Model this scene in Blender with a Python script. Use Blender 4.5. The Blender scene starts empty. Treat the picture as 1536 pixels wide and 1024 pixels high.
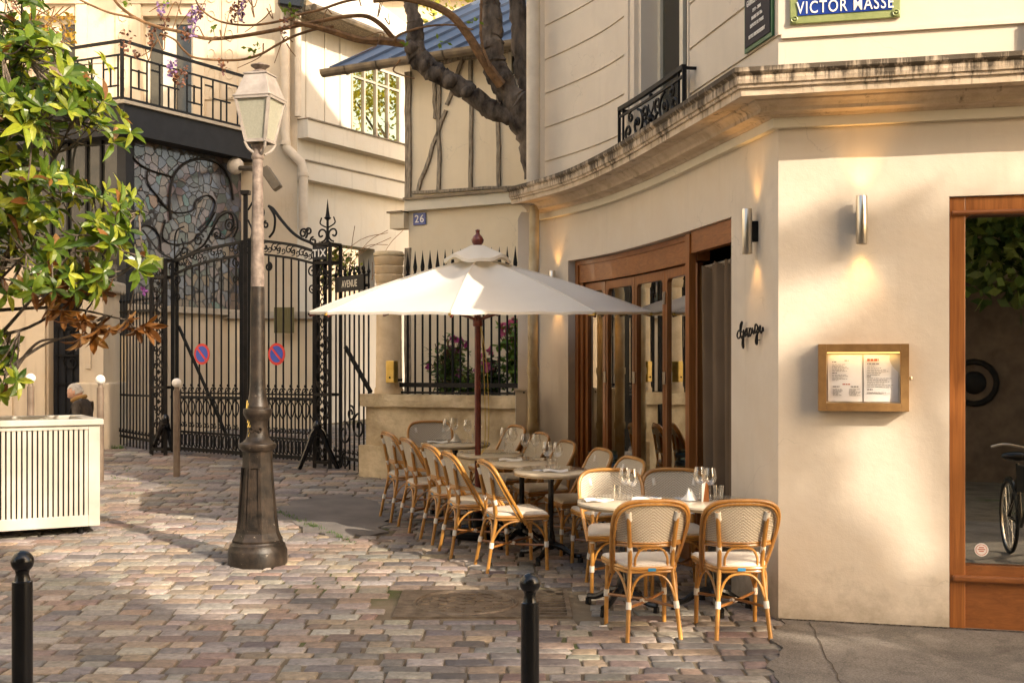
import bpy, bmesh, math, random
from mathutils import Vector, Matrix, noise
R = math.radians
rnd = random.Random(7)
SEEDX = 11
OX = 0.0
SC = bpy.context.scene
COL = SC.collection
F, HZ, CX, CZ = 1800.0, 550.0, 768.0, 1.82       # focal length (px), horizon row, centre column, eye height

def g(y):                                        # the street climbs gently away from the corner
    y = max(-12.0, min(30.0, y))
    return .02*y if y <= 8 else .16+.045*(y-8)
def at(px, py, d): return Vector(((px-CX)/F*d, d, CZ-(py-HZ)/F*d))
def zz(py, d): return CZ-(py-HZ)/F*d
def gp(px, py):                                  # ground point seen at a pixel of the photograph
    t = (py-HZ)/F
    d = CZ/(t+.02)
    if d > 8: d = 2.02/(t+.045)
    return Vector(((px-CX)/F*d, d, g(d)))
def V(*a): return Vector(a)
UPZ = Vector((0, 0, 1))

# ------------------------------------------------------------------ mesh builder
def spline(pts, n=6, closed=False):
    pts = [Vector(p) for p in pts]
    out = []
    N = len(pts)
    rng = range(N) if closed else range(N-1)
    for i in rng:
        if closed:
            p0, p1, p2, p3 = pts[(i-1) % N], pts[i], pts[(i+1) % N], pts[(i+2) % N]
        else:
            p1, p2 = pts[i], pts[i+1]
            p0 = pts[i-1] if i > 0 else p1*2-p2
            p3 = pts[i+2] if i+2 < N else p2*2-p1
        for k in range(n):
            t = k/n
            out.append(.5*((2*p1)+(p2-p0)*t+(2*p0-5*p1+4*p2-p3)*t*t+(3*p1-p0-3*p2+p3)*t**3))
    if not closed: out.append(pts[-1].copy())
    return out

def wmat(o):
    m = o.matrix_basis.copy()
    while o.parent is not None:
        o = o.parent
        m = o.matrix_basis @ m
    return m

class MB:
    def __init__(s):
        s.v, s.f, s.c = [], [], []
    def add(s, vs, fs, col=None):
        b = len(s.v)
        s.v.extend(tuple(v) for v in vs)
        s.f.extend(tuple(b+i for i in f) for f in fs)
        s.c.extend([col]*len(fs))
        return s
    def box(s, c, size, M=None, col=None):
        x, y, z = size[0]/2, size[1]/2, size[2]/2
        vs = [Vector((a*x, b*y, d*z)) for d in (-1, 1) for b in (-1, 1) for a in (-1, 1)]
        if M is not None: vs = [M @ v for v in vs]
        c = Vector(c)
        return s.add([c+v for v in vs], [(0,2,3,1),(4,5,7,6),(0,1,5,4),(2,6,7,3),(0,4,6,2),(1,3,7,5)], col)
    def obox(s, o, U, Vv, W, col=None):           # a box spanned by three edge vectors from a corner
        o, U, Vv, W = Vector(o), Vector(U), Vector(Vv), Vector(W)
        vs = [o, o+U, o+Vv, o+U+Vv, o+W, o+U+W, o+Vv+W, o+U+Vv+W]
        return s.add(vs, [(0,2,3,1),(4,5,7,6),(0,1,5,4),(2,6,7,3),(0,4,6,2),(1,3,7,5)], col)
    def tube(s, pts, r, n=8, cap=True, closed=False, sq=False, col=None, flat=None):
        pts = [Vector(p) for p in pts]
        m = len(pts)
        rs = list(r) if isinstance(r, (list, tuple)) else [r]*m
        if len(rs) != m:
            rs = [rs[min(len(rs)-1, int(i*(len(rs)-1)/max(1, m-1)))] + (rs[min(len(rs)-1, int(i*(len(rs)-1)/max(1, m-1))+1)]-rs[min(len(rs)-1, int(i*(len(rs)-1)/max(1, m-1)))])*((i*(len(rs)-1)/max(1, m-1)) % 1) for i in range(m)]
        vs = []
        up = None
        for i, p in enumerate(pts):
            a = pts[(i-1) % m] if (closed or i > 0) else p
            b = pts[(i+1) % m] if (closed or i < m-1) else p
            t = (b-a)
            if t.length < 1e-9: t = Vector((0, 0, 1))
            t.normalize()
            if up is None:
                up = Vector((0, 0, 1)) if abs(t.z) < .9 else Vector((0, 1, 0))
                if flat is not None: up = Vector(flat)
            x = t.cross(up)
            if x.length < 1e-6: x = t.orthogonal()
            x.normalize()
            y = x.cross(t).normalized()
            up = y if flat is None else Vector(flat)
            for k in range(n):
                an = 2*math.pi*(k+(.5 if sq else 0))/n
                q = 1.414 if sq else 1
                vs.append(p+(x*math.cos(an)+y*math.sin(an))*rs[i]*q)
        fs = []
        for i in range(m if closed else m-1):
            for k in range(n):
                j = (i+1) % m
                fs.append((i*n+k, i*n+(k+1) % n, j*n+(k+1) % n, j*n+k))
        if cap and not closed:
            fs.append(tuple(range(n-1, -1, -1)))
            fs.append(tuple((m-1)*n+k for k in range(n)))
        return s.add(vs, fs, col)
    def lathe(s, prof, c=(0, 0, 0), n=24, a0=0, cap=True, col=None, sx=1, sy=1):
        c = Vector(c)
        vs, fs = [], []
        for (r, z) in prof:
            for k in range(n):
                a = a0+2*math.pi*k/n
                vs.append(c+Vector((r*math.cos(a)*sx, r*math.sin(a)*sy, z)))
        for i in range(len(prof)-1):
            for k in range(n):
                fs.append((i*n+k, i*n+(k+1) % n, (i+1)*n+(k+1) % n, (i+1)*n+k))
        if cap:
            fs.append(tuple(range(n-1, -1, -1)))
            fs.append(tuple((len(prof)-1)*n+k for k in range(n)))
        return s.add(vs, fs, col)
    def poly(s, pts, ext, col=None):               # planar polygon extruded by a vector
        pts = [Vector(p) for p in pts]
        n = len(pts)
        e = Vector(ext)
        vs = pts+[p+e for p in pts]
        fs = [tuple(range(n-1, -1, -1)), tuple(range(n, 2*n))]
        fs += [(i, (i+1) % n, n+(i+1) % n, n+i) for i in range(n)]
        return s.add(vs, fs, col)
    def sweep(s, stations, prof, cap=True, col=None):   # stations: (base xy, offset dir); prof: closed list of (p, z)
        m = len(prof)
        vs, fs = [], []
        for (b, d) in stations:
            for (p, z) in prof:
                vs.append(Vector((b[0]+d[0]*p, b[1]+d[1]*p, z)))
        for i in range(len(stations)-1):
            for k in range(m):
                fs.append((i*m+k, i*m+(k+1) % m, (i+1)*m+(k+1) % m, (i+1)*m+k))
        if cap:
            fs.append(tuple(range(m)))
            fs.append(tuple((len(stations)-1)*m+k for k in range(m-1, -1, -1)))
        return s.add(vs, fs, col)
    def grid(s, fn, nu, nv, col=None):
        vs = [fn(i/nu, j/nv) for j in range(nv+1) for i in range(nu+1)]
        fs = [(j*(nu+1)+i, j*(nu+1)+i+1, (j+1)*(nu+1)+i+1, (j+1)*(nu+1)+i) for j in range(nv) for i in range(nu)]
        return s.add(vs, fs, col)
    def ball(s, c, r, nu=12, nv=8, col=None, sc=(1, 1, 1)):
        c = Vector(c)
        vs, fs = [c+Vector((0, 0, -r*sc[2]))], []
        for j in range(1, nv):
            ph = -math.pi/2+math.pi*j/nv
            for i in range(nu):
                a = 2*math.pi*i/nu
                vs.append(c+Vector((r*math.cos(ph)*math.cos(a)*sc[0], r*math.cos(ph)*math.sin(a)*sc[1], r*math.sin(ph)*sc[2])))
        vs.append(c+Vector((0, 0, r*sc[2])))
        for i in range(nu):
            fs.append((0, 1+(i+1) % nu, 1+i))
            fs.append((len(vs)-1, 1+(nv-2)*nu+i, 1+(nv-2)*nu+(i+1) % nu))
        for j in range(nv-2):
            for i in range(nu):
                a = 1+j*nu+i; b = 1+j*nu+(i+1) % nu
                fs.append((a, b, b+nu, a+nu))
        return s.add(vs, fs, col)
    def build(s, name, m, parent=None, smooth=False, bevel=0, recalc=True, loc=None):
        me = bpy.data.meshes.new(name)
        vs = s.v
        if parent is not None:
            iv = wmat(parent).inverted()
            vs = [tuple(iv @ Vector(v)) for v in vs]
        elif loc is not None:
            L = Vector(loc)
            vs = [tuple(Vector(v)-L) for v in vs]
        me.from_pydata(vs, [], s.f)
        if any(c is not None for c in s.c):
            at_ = me.attributes.new('tint', 'FLOAT_COLOR', 'FACE')
            flat = []
            for c in s.c:
                c = c or (1, 1, 1)
                flat += [c[0], c[1], c[2], 1.0]
            at_.data.foreach_set('color', flat)
        if recalc:
            bm = bmesh.new(); bm.from_mesh(me)
            bmesh.ops.recalc_face_normals(bm, faces=bm.faces)
            bm.to_mesh(me); bm.free()
        if smooth:
            me.polygons.foreach_set('use_smooth', [True]*len(me.polygons))
            try: me.set_sharp_from_angle(angle=R(42))
            except Exception: pass
        me.materials.append(m)
        o = bpy.data.objects.new(name, me)
        COL.objects.link(o)
        if parent is not None: o.parent = parent
        elif loc is not None: o.location = loc
        if bevel:
            b = o.modifiers.new('soft_edge', 'BEVEL'); b.width = bevel; b.segments = 2; b.limit_method = 'ANGLE'; b.angle_limit = R(40)
        return o

def tag(o, label=None, cat=None, group=None, kind=None):
    if label: o['label'] = label
    if cat: o['category'] = cat
    if group: o['group'] = group
    if kind: o['kind'] = kind
    return o
def thing(name, label, cat, loc=(0, 0, 0), M=None, group=None, rz=0):
    o = bpy.data.objects.new(name, None)
    o.empty_display_size = .1
    COL.objects.link(o)
    if M is not None: o.matrix_basis = Matrix.Translation(Vector(loc)) @ M.to_4x4()
    else:
        o.location = loc; o.rotation_euler = (0, 0, rz)
    tag(o, label, cat, group)
    return o
def kids(o): return [c for c in bpy.data.objects if c.parent == o]
def copy_tree(o, parent=None, table=None):
    c = o.copy(); COL.objects.link(c)
    if parent is not None: c.parent = parent
    for ch in table[o.name]: copy_tree(ch, c, table)
    return c
def child_table(root):
    t = {}
    def rec(o):
        t[o.name] = kids(o)
        for c in t[o.name]: rec(c)
    rec(root)
    return t
def text(body, size, m, parent, o, U, Vv, name='lettering', ext=.002, off=0, align='CENTER', sx=1, fit=0, fith=0):
    cu = bpy.data.curves.new(name, 'FONT')
    cu.body = body; cu.size = size; cu.extrude = ext; cu.offset = off
    cu.space_character = 1.14; cu.align_x = align; cu.align_y = 'CENTER'; cu.resolution_u = 3
    ob = bpy.data.objects.new(name, cu); COL.objects.link(ob)
    cu.materials.append(m)
    U = Vector(U).normalized(); Vv = Vector(Vv).normalized(); N = U.cross(Vv)
    M = Matrix((U*sx, Vv, N)).transposed().to_4x4(); M.translation = Vector(o)
    bpy.context.view_layer.update()
    me = bpy.data.meshes.new_from_object(ob.evaluated_get(bpy.context.evaluated_depsgraph_get()))
    bpy.data.objects.remove(ob)
    xs_ = [v.co.x for v in me.vertices]; ys_ = [v.co.y for v in me.vertices]
    kx = fit/(max(xs_)-min(xs_)) if fit else 1; ky = fith/(max(ys_)-min(ys_)) if fith else 1
    cx0, cy0 = (max(xs_)+min(xs_))/2, (max(ys_)+min(ys_))/2
    for v in me.vertices: v.co.x = (v.co.x-cx0)*kx; v.co.y = (v.co.y-cy0)*ky
    me.materials.clear(); me.materials.append(m)
    ob = bpy.data.objects.new(name, me); COL.objects.link(ob)
    if parent is not None:
        ob.parent = parent; ob.matrix_basis = wmat(parent).inverted() @ M
    else: ob.matrix_basis = M
    return ob
def tilt_at(y):                                  # rotation that stands a thing square on the sloping street
    sl = .02 if y < 8 else .045
    return Matrix.Rotation(math.atan(sl), 3, 'X')
def scroll(c, r0, r1, a0, a1, U, W=UPZ, n=18):   # spiral from radius r0 to r1 in the plane U,W
    c, U, W = Vector(c), Vector(U), Vector(W)
    return [c+(U*math.cos(R(a0+(a1-a0)*i/n))+W*math.sin(R(a0+(a1-a0)*i/n)))*(r0+(r1-r0)*i/n) for i in range(n+1)]

# ------------------------------------------------------------------ materials
class NT:
    def __init__(s, name):
        s.m = bpy.data.materials.new(name); s.m.use_nodes = True
        s.t = s.m.node_tree; s.t.nodes.clear()
        s.out = s.n('ShaderNodeOutputMaterial')
    def n(s, k, **kw):
        nd = s.t.nodes.new(k)
        for a, b in kw.items(): setattr(nd, a, b)
        return nd
    def l(s, a, b): s.t.links.new(a, b)
    def coord(s, obj=False, scale=(1, 1, 1)):
        if obj: src = s.n('ShaderNodeTexCoord').outputs['Object']
        else: src = s.n('ShaderNodeNewGeometry').outputs['Position']
        if scale == (1, 1, 1): return src
        mp = s.n('ShaderNodeMapping'); mp.inputs['Scale'].default_value = scale
        s.l(src, mp.inputs['Vector']); return mp.outputs['Vector']
    def noise(s, co, scale, detail=4, rough=.55, dist=0):
        nd = s.n('ShaderNodeTexNoise'); nd.inputs['Scale'].default_value = scale; nd.inputs['Detail'].default_value = detail
        nd.inputs['Roughness'].default_value = rough; nd.inputs['Distortion'].default_value = dist
        s.l(co, nd.inputs['Vector']); return nd.outputs['Fac']
    def ramp(s, fac, stops, interp='LINEAR'):
        r = s.n('ShaderNodeValToRGB'); r.color_ramp.interpolation = interp
        e = r.color_ramp.elements
        while len(e) < len(stops): e.new(.5)
        for i, (p, c) in enumerate(stops):
            e[i].position = p; e[i].color = (*c, 1) if len(c) == 3 else c
        s.l(fac, r.inputs['Fac']); return r.outputs['Color']
    def mix(s, fac, a, b, mode='MIX'):
        m = s.n('ShaderNodeMix', data_type='RGBA', blend_type=mode)
        for sk, v in ((0, fac), (6, a), (7, b)):
            if isinstance(v, (int, float)): m.inputs[sk].default_value = v
            elif isinstance(v, tuple): m.inputs[sk].default_value = (*v, 1)
            else: s.l(v, m.inputs[sk])
        return m.outputs[2]
    def math(s, op, a, b=0.0, clamp=False):
        m = s.n('ShaderNodeMath', operation=op); m.use_clamp = clamp
        for i, v in enumerate((a, b)):
            if isinstance(v, (int, float)): m.inputs[i].default_value = v
            else: s.l(v, m.inputs[i])
        return m.outputs[0]
    def bump(s, h, strength, dist=.01, base=None):
        b = s.n('ShaderNodeBump'); b.inputs['Strength'].default_value = strength; b.inputs['Distance'].default_value = dist
        s.l(h, b.inputs['Height'])
        if base is not None: s.l(base, b.inputs['Normal'])
        return b.outputs['Normal']
    def bsdf(s, col, rough=.6, metal=0, spec=.5, nrm=None, coat=0, trans=None):
        p = s.n('ShaderNodeBsdfPrincipled')
        for k, v in (('Base Color', col), ('Roughness', rough), ('Metallic', metal), ('Specular IOR Level', spec), ('Coat Weight', coat)):
            if isinstance(v, (int, float)): p.inputs[k].default_value = v
            elif isinstance(v, tuple): p.inputs[k].default_value = (*v, 1)
            else: s.l(v, p.inputs[k])
        if nrm is not None: s.l(nrm, p.inputs['Normal'])
        sh = p.outputs['BSDF']
        if trans is not None:
            tr = s.n('ShaderNodeBsdfTranslucent')
            if isinstance(trans[1], tuple): tr.inputs['Color'].default_value = (*trans[1], 1)
            else: s.l(trans[1], tr.inputs['Color'])
            mx = s.n('ShaderNodeMixShader'); mx.inputs[0].default_value = trans[0]
            s.l(sh, mx.inputs[1]); s.l(tr.outputs[0], mx.inputs[2]); sh = mx.outputs[0]
        s.l(sh, s.out.inputs['Surface']); return s.m

def mat(name, c1, c2=None, scale=4, rough=.6, metal=0, bump=0, bscale=60, obj=False, stretch=(1, 1, 1), spec=.4, coat=0, detail=5, lo=.35, hi=.68, bdist=.004, vary=False):
    t = NT(name)
    co = t.coord(obj, stretch)
    col = c1
    if c2 is not None: col = t.ramp(t.noise(co, scale, detail, .6), [(lo, c1), (hi, c2)])
    if vary:
        rv = t.n('ShaderNodeObjectInfo').outputs['Random']
        col = t.mix(1.0, col, t.ramp(rv, [(0, (.80, .76, .70)), (1, (1.12, 1.1, 1.08))]), 'MULTIPLY')
    nr = None
    if bump: nr = t.bump(t.noise(co, bscale, 4, .6), bump, bdist)
    return t.bsdf(col, rough, metal, spec, nr, coat)

def plaster(name, c, warm, dirt=.18, scale=.9, bump=.25, splash=False):
    t = NT(name)
    co = t.coord()
    a = t.ramp(t.noise(co, scale, 6, .62, .4), [(.3, tuple(x*.88 for x in c)), (.72, c)])
    b = t.mix(t.math('MULTIPLY', t.ramp(t.noise(co, 2.7, 5, .7), [(.5, (0, 0, 0)), (.75, (1, 1, 1))]), .35), a, warm)
    st = t.noise(t.coord(False, (5, 5, .35)), 1.5, 5, .65)
    d = t.mix(t.math('MULTIPLY', t.ramp(st, [(.55, (0, 0, 0)), (.8, (1, 1, 1))]), dirt), b, tuple(x*.45 for x in c))
    fine = t.noise(co, 130, 3, .6)
    coarse = t.noise(co, 9, 4, .55)
    n1 = t.bump(coarse, bump*.8, .012)
    nr = t.bump(fine, bump, .002, n1)
    cr = t.n('ShaderNodeTexVoronoi', feature='DISTANCE_TO_EDGE'); cr.inputs['Scale'].default_value = .8
    wob = t.n('ShaderNodeMix', data_type='RGBA', blend_type='ADD'); wob.inputs[0].default_value = .5
    t.l(co, wob.inputs[6])
    nz = t.n('ShaderNodeTexNoise'); nz.inputs['Scale'].default_value = 3; nz.inputs['Detail'].default_value = 6
    t.l(co, nz.inputs['Vector']); t.l(nz.outputs['Color'], wob.inputs[7]); t.l(wob.outputs[2], cr.inputs['Vector'])
    crack = t.math('MULTIPLY', t.math('LESS_THAN', cr.outputs['Distance'], .0022), t.ramp(t.noise(co, .9, 2), [(.52, (0, 0, 0)), (.56, (1, 1, 1))]))
    col = t.mix(t.math('MULTIPLY', crack, .3), d, tuple(x*.5 for x in c))
    if splash:
        sep = t.n('ShaderNodeSeparateXYZ'); t.l(co, sep.inputs[0])
        mr = t.n('ShaderNodeMapRange'); mr.inputs[1].default_value = .12; mr.inputs[2].default_value = .75; mr.inputs[3].default_value = .34; mr.inputs[4].default_value = -.25
        t.l(sep.outputs['Z'], mr.inputs[0])
        f = t.ramp(t.math('ADD', t.noise(co, 4.5, 7, .7), mr.outputs[0]), [(.52, (0, 0, 0)), (.85, (1, 1, 1))])
        col = t.mix(t.math('MULTIPLY', f, .55), col, (.20, .155, .10))
        pt = t.ramp(t.noise(co, 2.2, 8, .62, .8), [(.40, (0, 0, 0)), (.62, (1, 1, 1))])
        col = t.mix(t.math('MULTIPLY', pt, .16), col, (.52, .41, .28))
    return t.bsdf(col, .85, 0, .2, nr)

def glassy(name, tint=(1, 1, 1), base=.05, k=.75, p=4, rough=0.0, refl=(1, 1, 1)):
    t = NT(name)
    tr = t.n('ShaderNodeBsdfTransparent'); tr.inputs[0].default_value = (*tint, 1)
    gl = t.n('ShaderNodeBsdfGlossy'); gl.inputs['Roughness'].default_value = rough; gl.inputs[0].default_value = (*refl, 1)
    fr = t.n('ShaderNodeLayerWeight'); fr.inputs['Blend'].default_value = .5
    mx = t.n('ShaderNodeMixShader')
    t.l(t.math('ADD', t.math('MULTIPLY', t.math('POWER', fr.outputs['Facing'], p), k), base, True), mx.inputs[0]); t.l(tr.outputs[0], mx.inputs[1]); t.l(gl.outputs[0], mx.inputs[2])
    t.l(mx.outputs[0], t.out.inputs['Surface']); return t.m

def tinted(name, rough=.5, spec=.4, var=.25, vscale=30, trans=None, bump=0, bscale=60, obj=False, mult=1.0):
    t = NT(name)
    at_ = t.n('ShaderNodeAttribute', attribute_name='tint')
    co = t.coord(obj)
    v = t.ramp(t.noise(co, vscale, 5, .6), [(.3, (1-var,)*3), (.7, (1+var*.3,)*3)])
    col = t.mix(1.0, at_.outputs['Color'], v, 'MULTIPLY')
    nr = t.bump(t.noise(co, bscale, 4, .6), bump, .004) if bump else None
    tt = None
    if trans:
        tc = t.mix(1.0, col, trans[1], 'MULTIPLY'); tt = (trans[0], tc)
    return t.bsdf(col, rough, 0, spec, nr, 0, tt)

def wood(name, a, b, obj=False, ax=2, rough=.38, coat=.25, sc=1.0):
    t = NT(name)
    st = [22*sc]*3; st[ax] = 1.1*sc
    co = t.coord(obj, tuple(st))
    n1 = t.noise(co, 1.3, 6, .65, 1.2)
    big = t.noise(t.coord(obj, (2, 2, .8)), 1.6, 3)
    col = t.mix(t.math('MULTIPLY', big, .45), t.ramp(n1, [(.3, a), (.7, b)]), tuple(x*.45 for x in a))
    return t.bsdf(col, rough, 0, .45, t.bump(n1, .12, .003), coat)

PL = plaster('limewash_plaster', (.67, .59, .485), (.63, .515, .385), .16, .9, .35, True)
PLU = plaster('pale_ashlar_stone', (.67, .585, .475), (.64, .52, .39), .10, 1.4, .2)
PLC = plaster('cream_render', (.79, .67, .48), (.72, .56, .36), .12)
PLW = plaster('white_grey_render', (.60, .555, .475), (.55, .45, .32), .45, .6, .3)
PLL = plaster('weathered_cream_stone', (.62, .52, .385), (.54, .40, .23), .45, .7, .5)
MOULD = plaster('pale_band_paint', (.70, .64, .51), (.66, .56, .42), .12)
def cornice_mat():
    t = NT('stained_cornice_stone')
    co = t.coord()
    base = t.ramp(t.noise(co, 5, 6, .7, .3), [(.3, (.40, .31, .21)), (.55, (.56, .45, .33)), (.75, (.63, .53, .41))])
    st = t.noise(t.coord(False, (15, 15, .7)), 1.0, 6, .75)
    sep = t.n('ShaderNodeSeparateXYZ'); t.l(co, sep.inputs[0])
    band = t.n('ShaderNodeMapRange'); band.inputs[1].default_value = 3.52; band.inputs[2].default_value = 3.70
    band.inputs[3].default_value = .0; band.inputs[4].default_value = .34
    t.l(sep.outputs['Z'], band.inputs[0])
    big = t.noise(co, 1.7, 4, .7)
    k = t.math('ADD', t.math('ADD', st, band.outputs[0]), t.math('MULTIPLY', t.math('SUBTRACT', big, .5), .75))
    f = t.ramp(k, [(.62, (0, 0, 0)), (.80, (1, 1, 1))])
    col = t.mix(t.math('MULTIPLY', f, .9), base, (.045, .035, .025))
    h = t.noise(co, 24, 6, .7)
    return t.bsdf(col, .9, 0, .2, t.bump(h, .55, .012))
CORN = cornice_mat()
SOFF = CORN
STONE = mat('old_sandstone', (.33, .23, .115), (.72, .57, .35), 2.4, .9, 0, .8, 20, bdist=.02, detail=9, lo=.30, hi=.66)
STONE2 = mat('limestone_column', (.58, .42, .24), (.74, .58, .37), 4, .85, 0, .5, 30, bdist=.008)
WOOD = wood('varnished_mahogany', (.20, .066, .015), (.40, .150, .038))
WOODH = wood('varnished_mahogany_rail', (.20, .066, .015), (.40, .150, .038), ax=1)
WOODX = wood('varnished_mahogany_sill', (.17, .058, .016), (.30, .11, .03), ax=0)
MENU = mat('brown_painted_frame', (.20, .105, .032), (.27, .15, .05), 14, .55, 0, .12, 90)
IRON = mat('black_wrought_iron', (.004, .004, .0045), (.010, .009, .008), 9, .55, .0, .25, 60, spec=.22)
IRONB = mat('dark_brown_iron', (.009, .0075, .006), (.022, .017, .013), 7, .55, 0, .25, 60, spec=.22)
BLACK = mat('black_gloss_paint', (.0035, .0035, .004), (.007, .007, .0075), 20, .24, 0, .05, 120, spec=.4, coat=.15)
AWN = mat('dark_slate_fascia_paint', (.008, .0085, .0105), (.014, .015, .018), 5, .7, 0, .15, 40)
STEEL = mat('brushed_steel', (.52, .47, .40), (.68, .62, .53), 1.0, .28, 1, .1, 3, stretch=(60, 60, 1))
BRASS = mat('brass', (.52, .34, .08), (.66, .46, .14), 14, .32, .9)
ZINC = mat('blue_zinc_sheet', (.085, .108, .15), (.135, .163, .215), 1.3, .5, .25, .1, 6)
GUTTER = mat('tarnished_gutter_zinc', (.13, .105, .075), (.23, .18, .12), 5, .5, .4, .1, 30)
TIMBER = mat('weathered_timber', (.13, .105, .075), (.40, .33, .24), 14, .9, 0, .7, 40, stretch=(3, 3, .5), bdist=.01)
PIPE = mat('painted_pipe', (.52, .44, .34), (.62, .54, .43), 4, .6, 0, .1, 30)
PIPED = mat('rust_stained_pipe', (.34, .235, .10), (.54, .44, .28), 3.5, .7, 0, .2, 30)
BARK = mat('rough_bark', (.022, .016, .012), (.19, .15, .115), 6, .95, 0, 1.0, 22, stretch=(1, 1, .45), bdist=.03)
VINE = mat('brown_vine_bark', (.10, .055, .025), (.24, .13, .055), 12, .8, 0, .4, 60)
RATTAN = mat('varnished_rattan', (.36, .165, .032), (.56, .285, .065), 9, .3, 0, .2, 60, True, spec=.5, coat=.35, vary=True)
RATTAND = mat('dark_varnished_rattan', (.22, .085, .018), (.37, .16, .035), 9, .3, 0, .2, 60, True, spec=.5, coat=.35, vary=True)
WRAP = mat('white_binding', (.68, .62, .52), (.78, .73, .64), 40, .5, 0, .2, 200, True)
def weave_mat():
    t = NT('cream_woven_strap')
    tc = t.n('ShaderNodeTexCoord').outputs['Object']
    mp = t.n('ShaderNodeMapping'); t.l(tc, mp.inputs[0])
    sp = t.n('ShaderNodeSeparateXYZ'); t.l(tc, sp.inputs[0])
    ax = t.math('ABSOLUTE', sp.outputs['X'])
    zy = t.math('SUBTRACT', sp.outputs['Z'], sp.outputs['Y'])
    u = t.math('ADD', ax, zy); v = t.math('SUBTRACT', ax, zy)
    su = t.math('SINE', t.math('MULTIPLY', u, 270)); sv = t.math('SINE', t.math('MULTIPLY', v, 270))
    h = t.math('ADD', t.math('MULTIPLY', su, .5), t.math('MULTIPLY', sv, .25))
    k = t.math('MULTIPLY', su, sv)
    n = t.noise(tc, 45, 3)
    f = t.math('GREATER_THAN', t.math('ADD', k, t.math('MULTIPLY', n, .5)), .93)
    cr = t.ramp(h, [(.0, (.47, .40, .30)), (.5, (.73, .665, .555))])
    col = t.mix(t.math('MULTIPLY', f, .6), cr, (.22, .16, .09))
    return t.bsdf(col, .55, 0, .35, t.bump(h, .4, .004))
WEAVE = weave_mat()
SEATM = mat('white_woven_seat', (.62, .57, .49), (.72, .67, .59), 70, .5, 0, .5, 160, True, vary=True)
BLUETAG = mat('blue_tag', (.03, .22, .42), None, rough=.5)
MARBLE = mat('cream_marble', (.60, .50, .36), (.70, .61, .47), 6, .1, 0, .0, spec=.55, coat=.6, obj=True)
EDGE = mat('beige_table_edge', (.46, .34, .20), (.55, .43, .27), 8, .3, obj=True)
NAPK = mat('white_linen', (.74, .71, .66), (.80, .78, .74), 20, .85, 0, .4, 90, True)
SILVER = mat('table_silver', (.62, .60, .57), None, rough=.18, metal=1)
TUMBL = glassy('clear_glass', (.96, .955, .94), .10, .8, 2.5)
PANE = glassy('window_glass', (.60, .58, .50), .12, 1.3, 1.5, .0, (.98, .96, .90))
PANER = glassy('shop_window_glass', (.62, .58, .48), .48, .6, 3, .0, (.95, .92, .84))
def fabric_mat():
    t = NT('ivory_canvas')
    co = t.coord()
    col = t.ramp(t.noise(co, 2.4, 5), [(.3, (.80, .765, .69)), (.7, (.86, .83, .76))])
    w = t.noise(co, 220, 2)
    n2 = t.bump(t.noise(co, 3.0, 4), .25, .02)
    return t.bsdf(col, .8, 0, .15, t.bump(w, .12, .002, n2), 0, (.34, (.88, .74, .50)))
CANVAS = fabric_mat()
POLE = mat('dark_red_varnished_wood', (.10, .018, .012), (.17, .035, .022), 12, .3, 0, .05, 60, coat=.3)
CORD = mat('yellow_cord', (.50, .35, .08), None, rough=.8)
def curtain_mat():
    t = NT('taupe_velvet')
    co = t.coord()
    col = t.ramp(t.noise(co, 2, 3), [(.3, (.125, .085, .052)), (.7, (.17, .12, .077))])
    return t.bsdf(col, .95, 0, .2, t.bump(t.noise(co, 300, 2), .3, .003))
CURT = curtain_mat()
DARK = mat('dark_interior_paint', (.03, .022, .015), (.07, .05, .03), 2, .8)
def lamp_mat():
    t = NT('flaking_brown_lamp_paint')
    co = t.coord()
    c = t.ramp(t.noise(co, 9, 6, .65), [(.4, (.011, .0085, .0065)), (.75, (.052, .036, .025))])
    f = t.ramp(t.noise(co, 26, 5, .75), [(.67, (0, 0, 0)), (.70, (1, 1, 1))])
    col = t.mix(t.math('MULTIPLY', f, .75), c, (.36, .31, .25))
    dr = t.ramp(t.noise(t.coord(False, (30, 30, 2.0)), 1.0, 5, .7), [(.6, (0, 0, 0)), (.8, (1, 1, 1))])
    col = t.mix(t.math('MULTIPLY', dr, .4), col, (.10, .06, .035))
    return t.bsdf(col, .42, 0, .35, t.bump(t.noise(co, 30, 5, .7), .5, .005))
LAMPP = lamp_mat()
LAMPT = mat('rust_pink_lamp_paint', (.12, .092, .076), (.27, .215, .178), 16, .6, 0, .7, 30, bdist=.008)
LANT = mat('faded_copper_lantern', (.27, .235, .205), (.40, .355, .315), 9, .5, .15, .1, 60)
def frost_mat():
    t = NT('frosted_lantern_glass')
    co = t.coord()
    col = t.ramp(t.noise(co, 60, 5, .7), [(.35, (.42, .42, .34)), (.7, (.62, .61, .52))])
    return t.bsdf(col, .35, 0, .4, t.bump(t.noise(co, 160, 3), .4, .003), 0, (.4, (.75, .72, .56)))
FROST = frost_mat()
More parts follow.
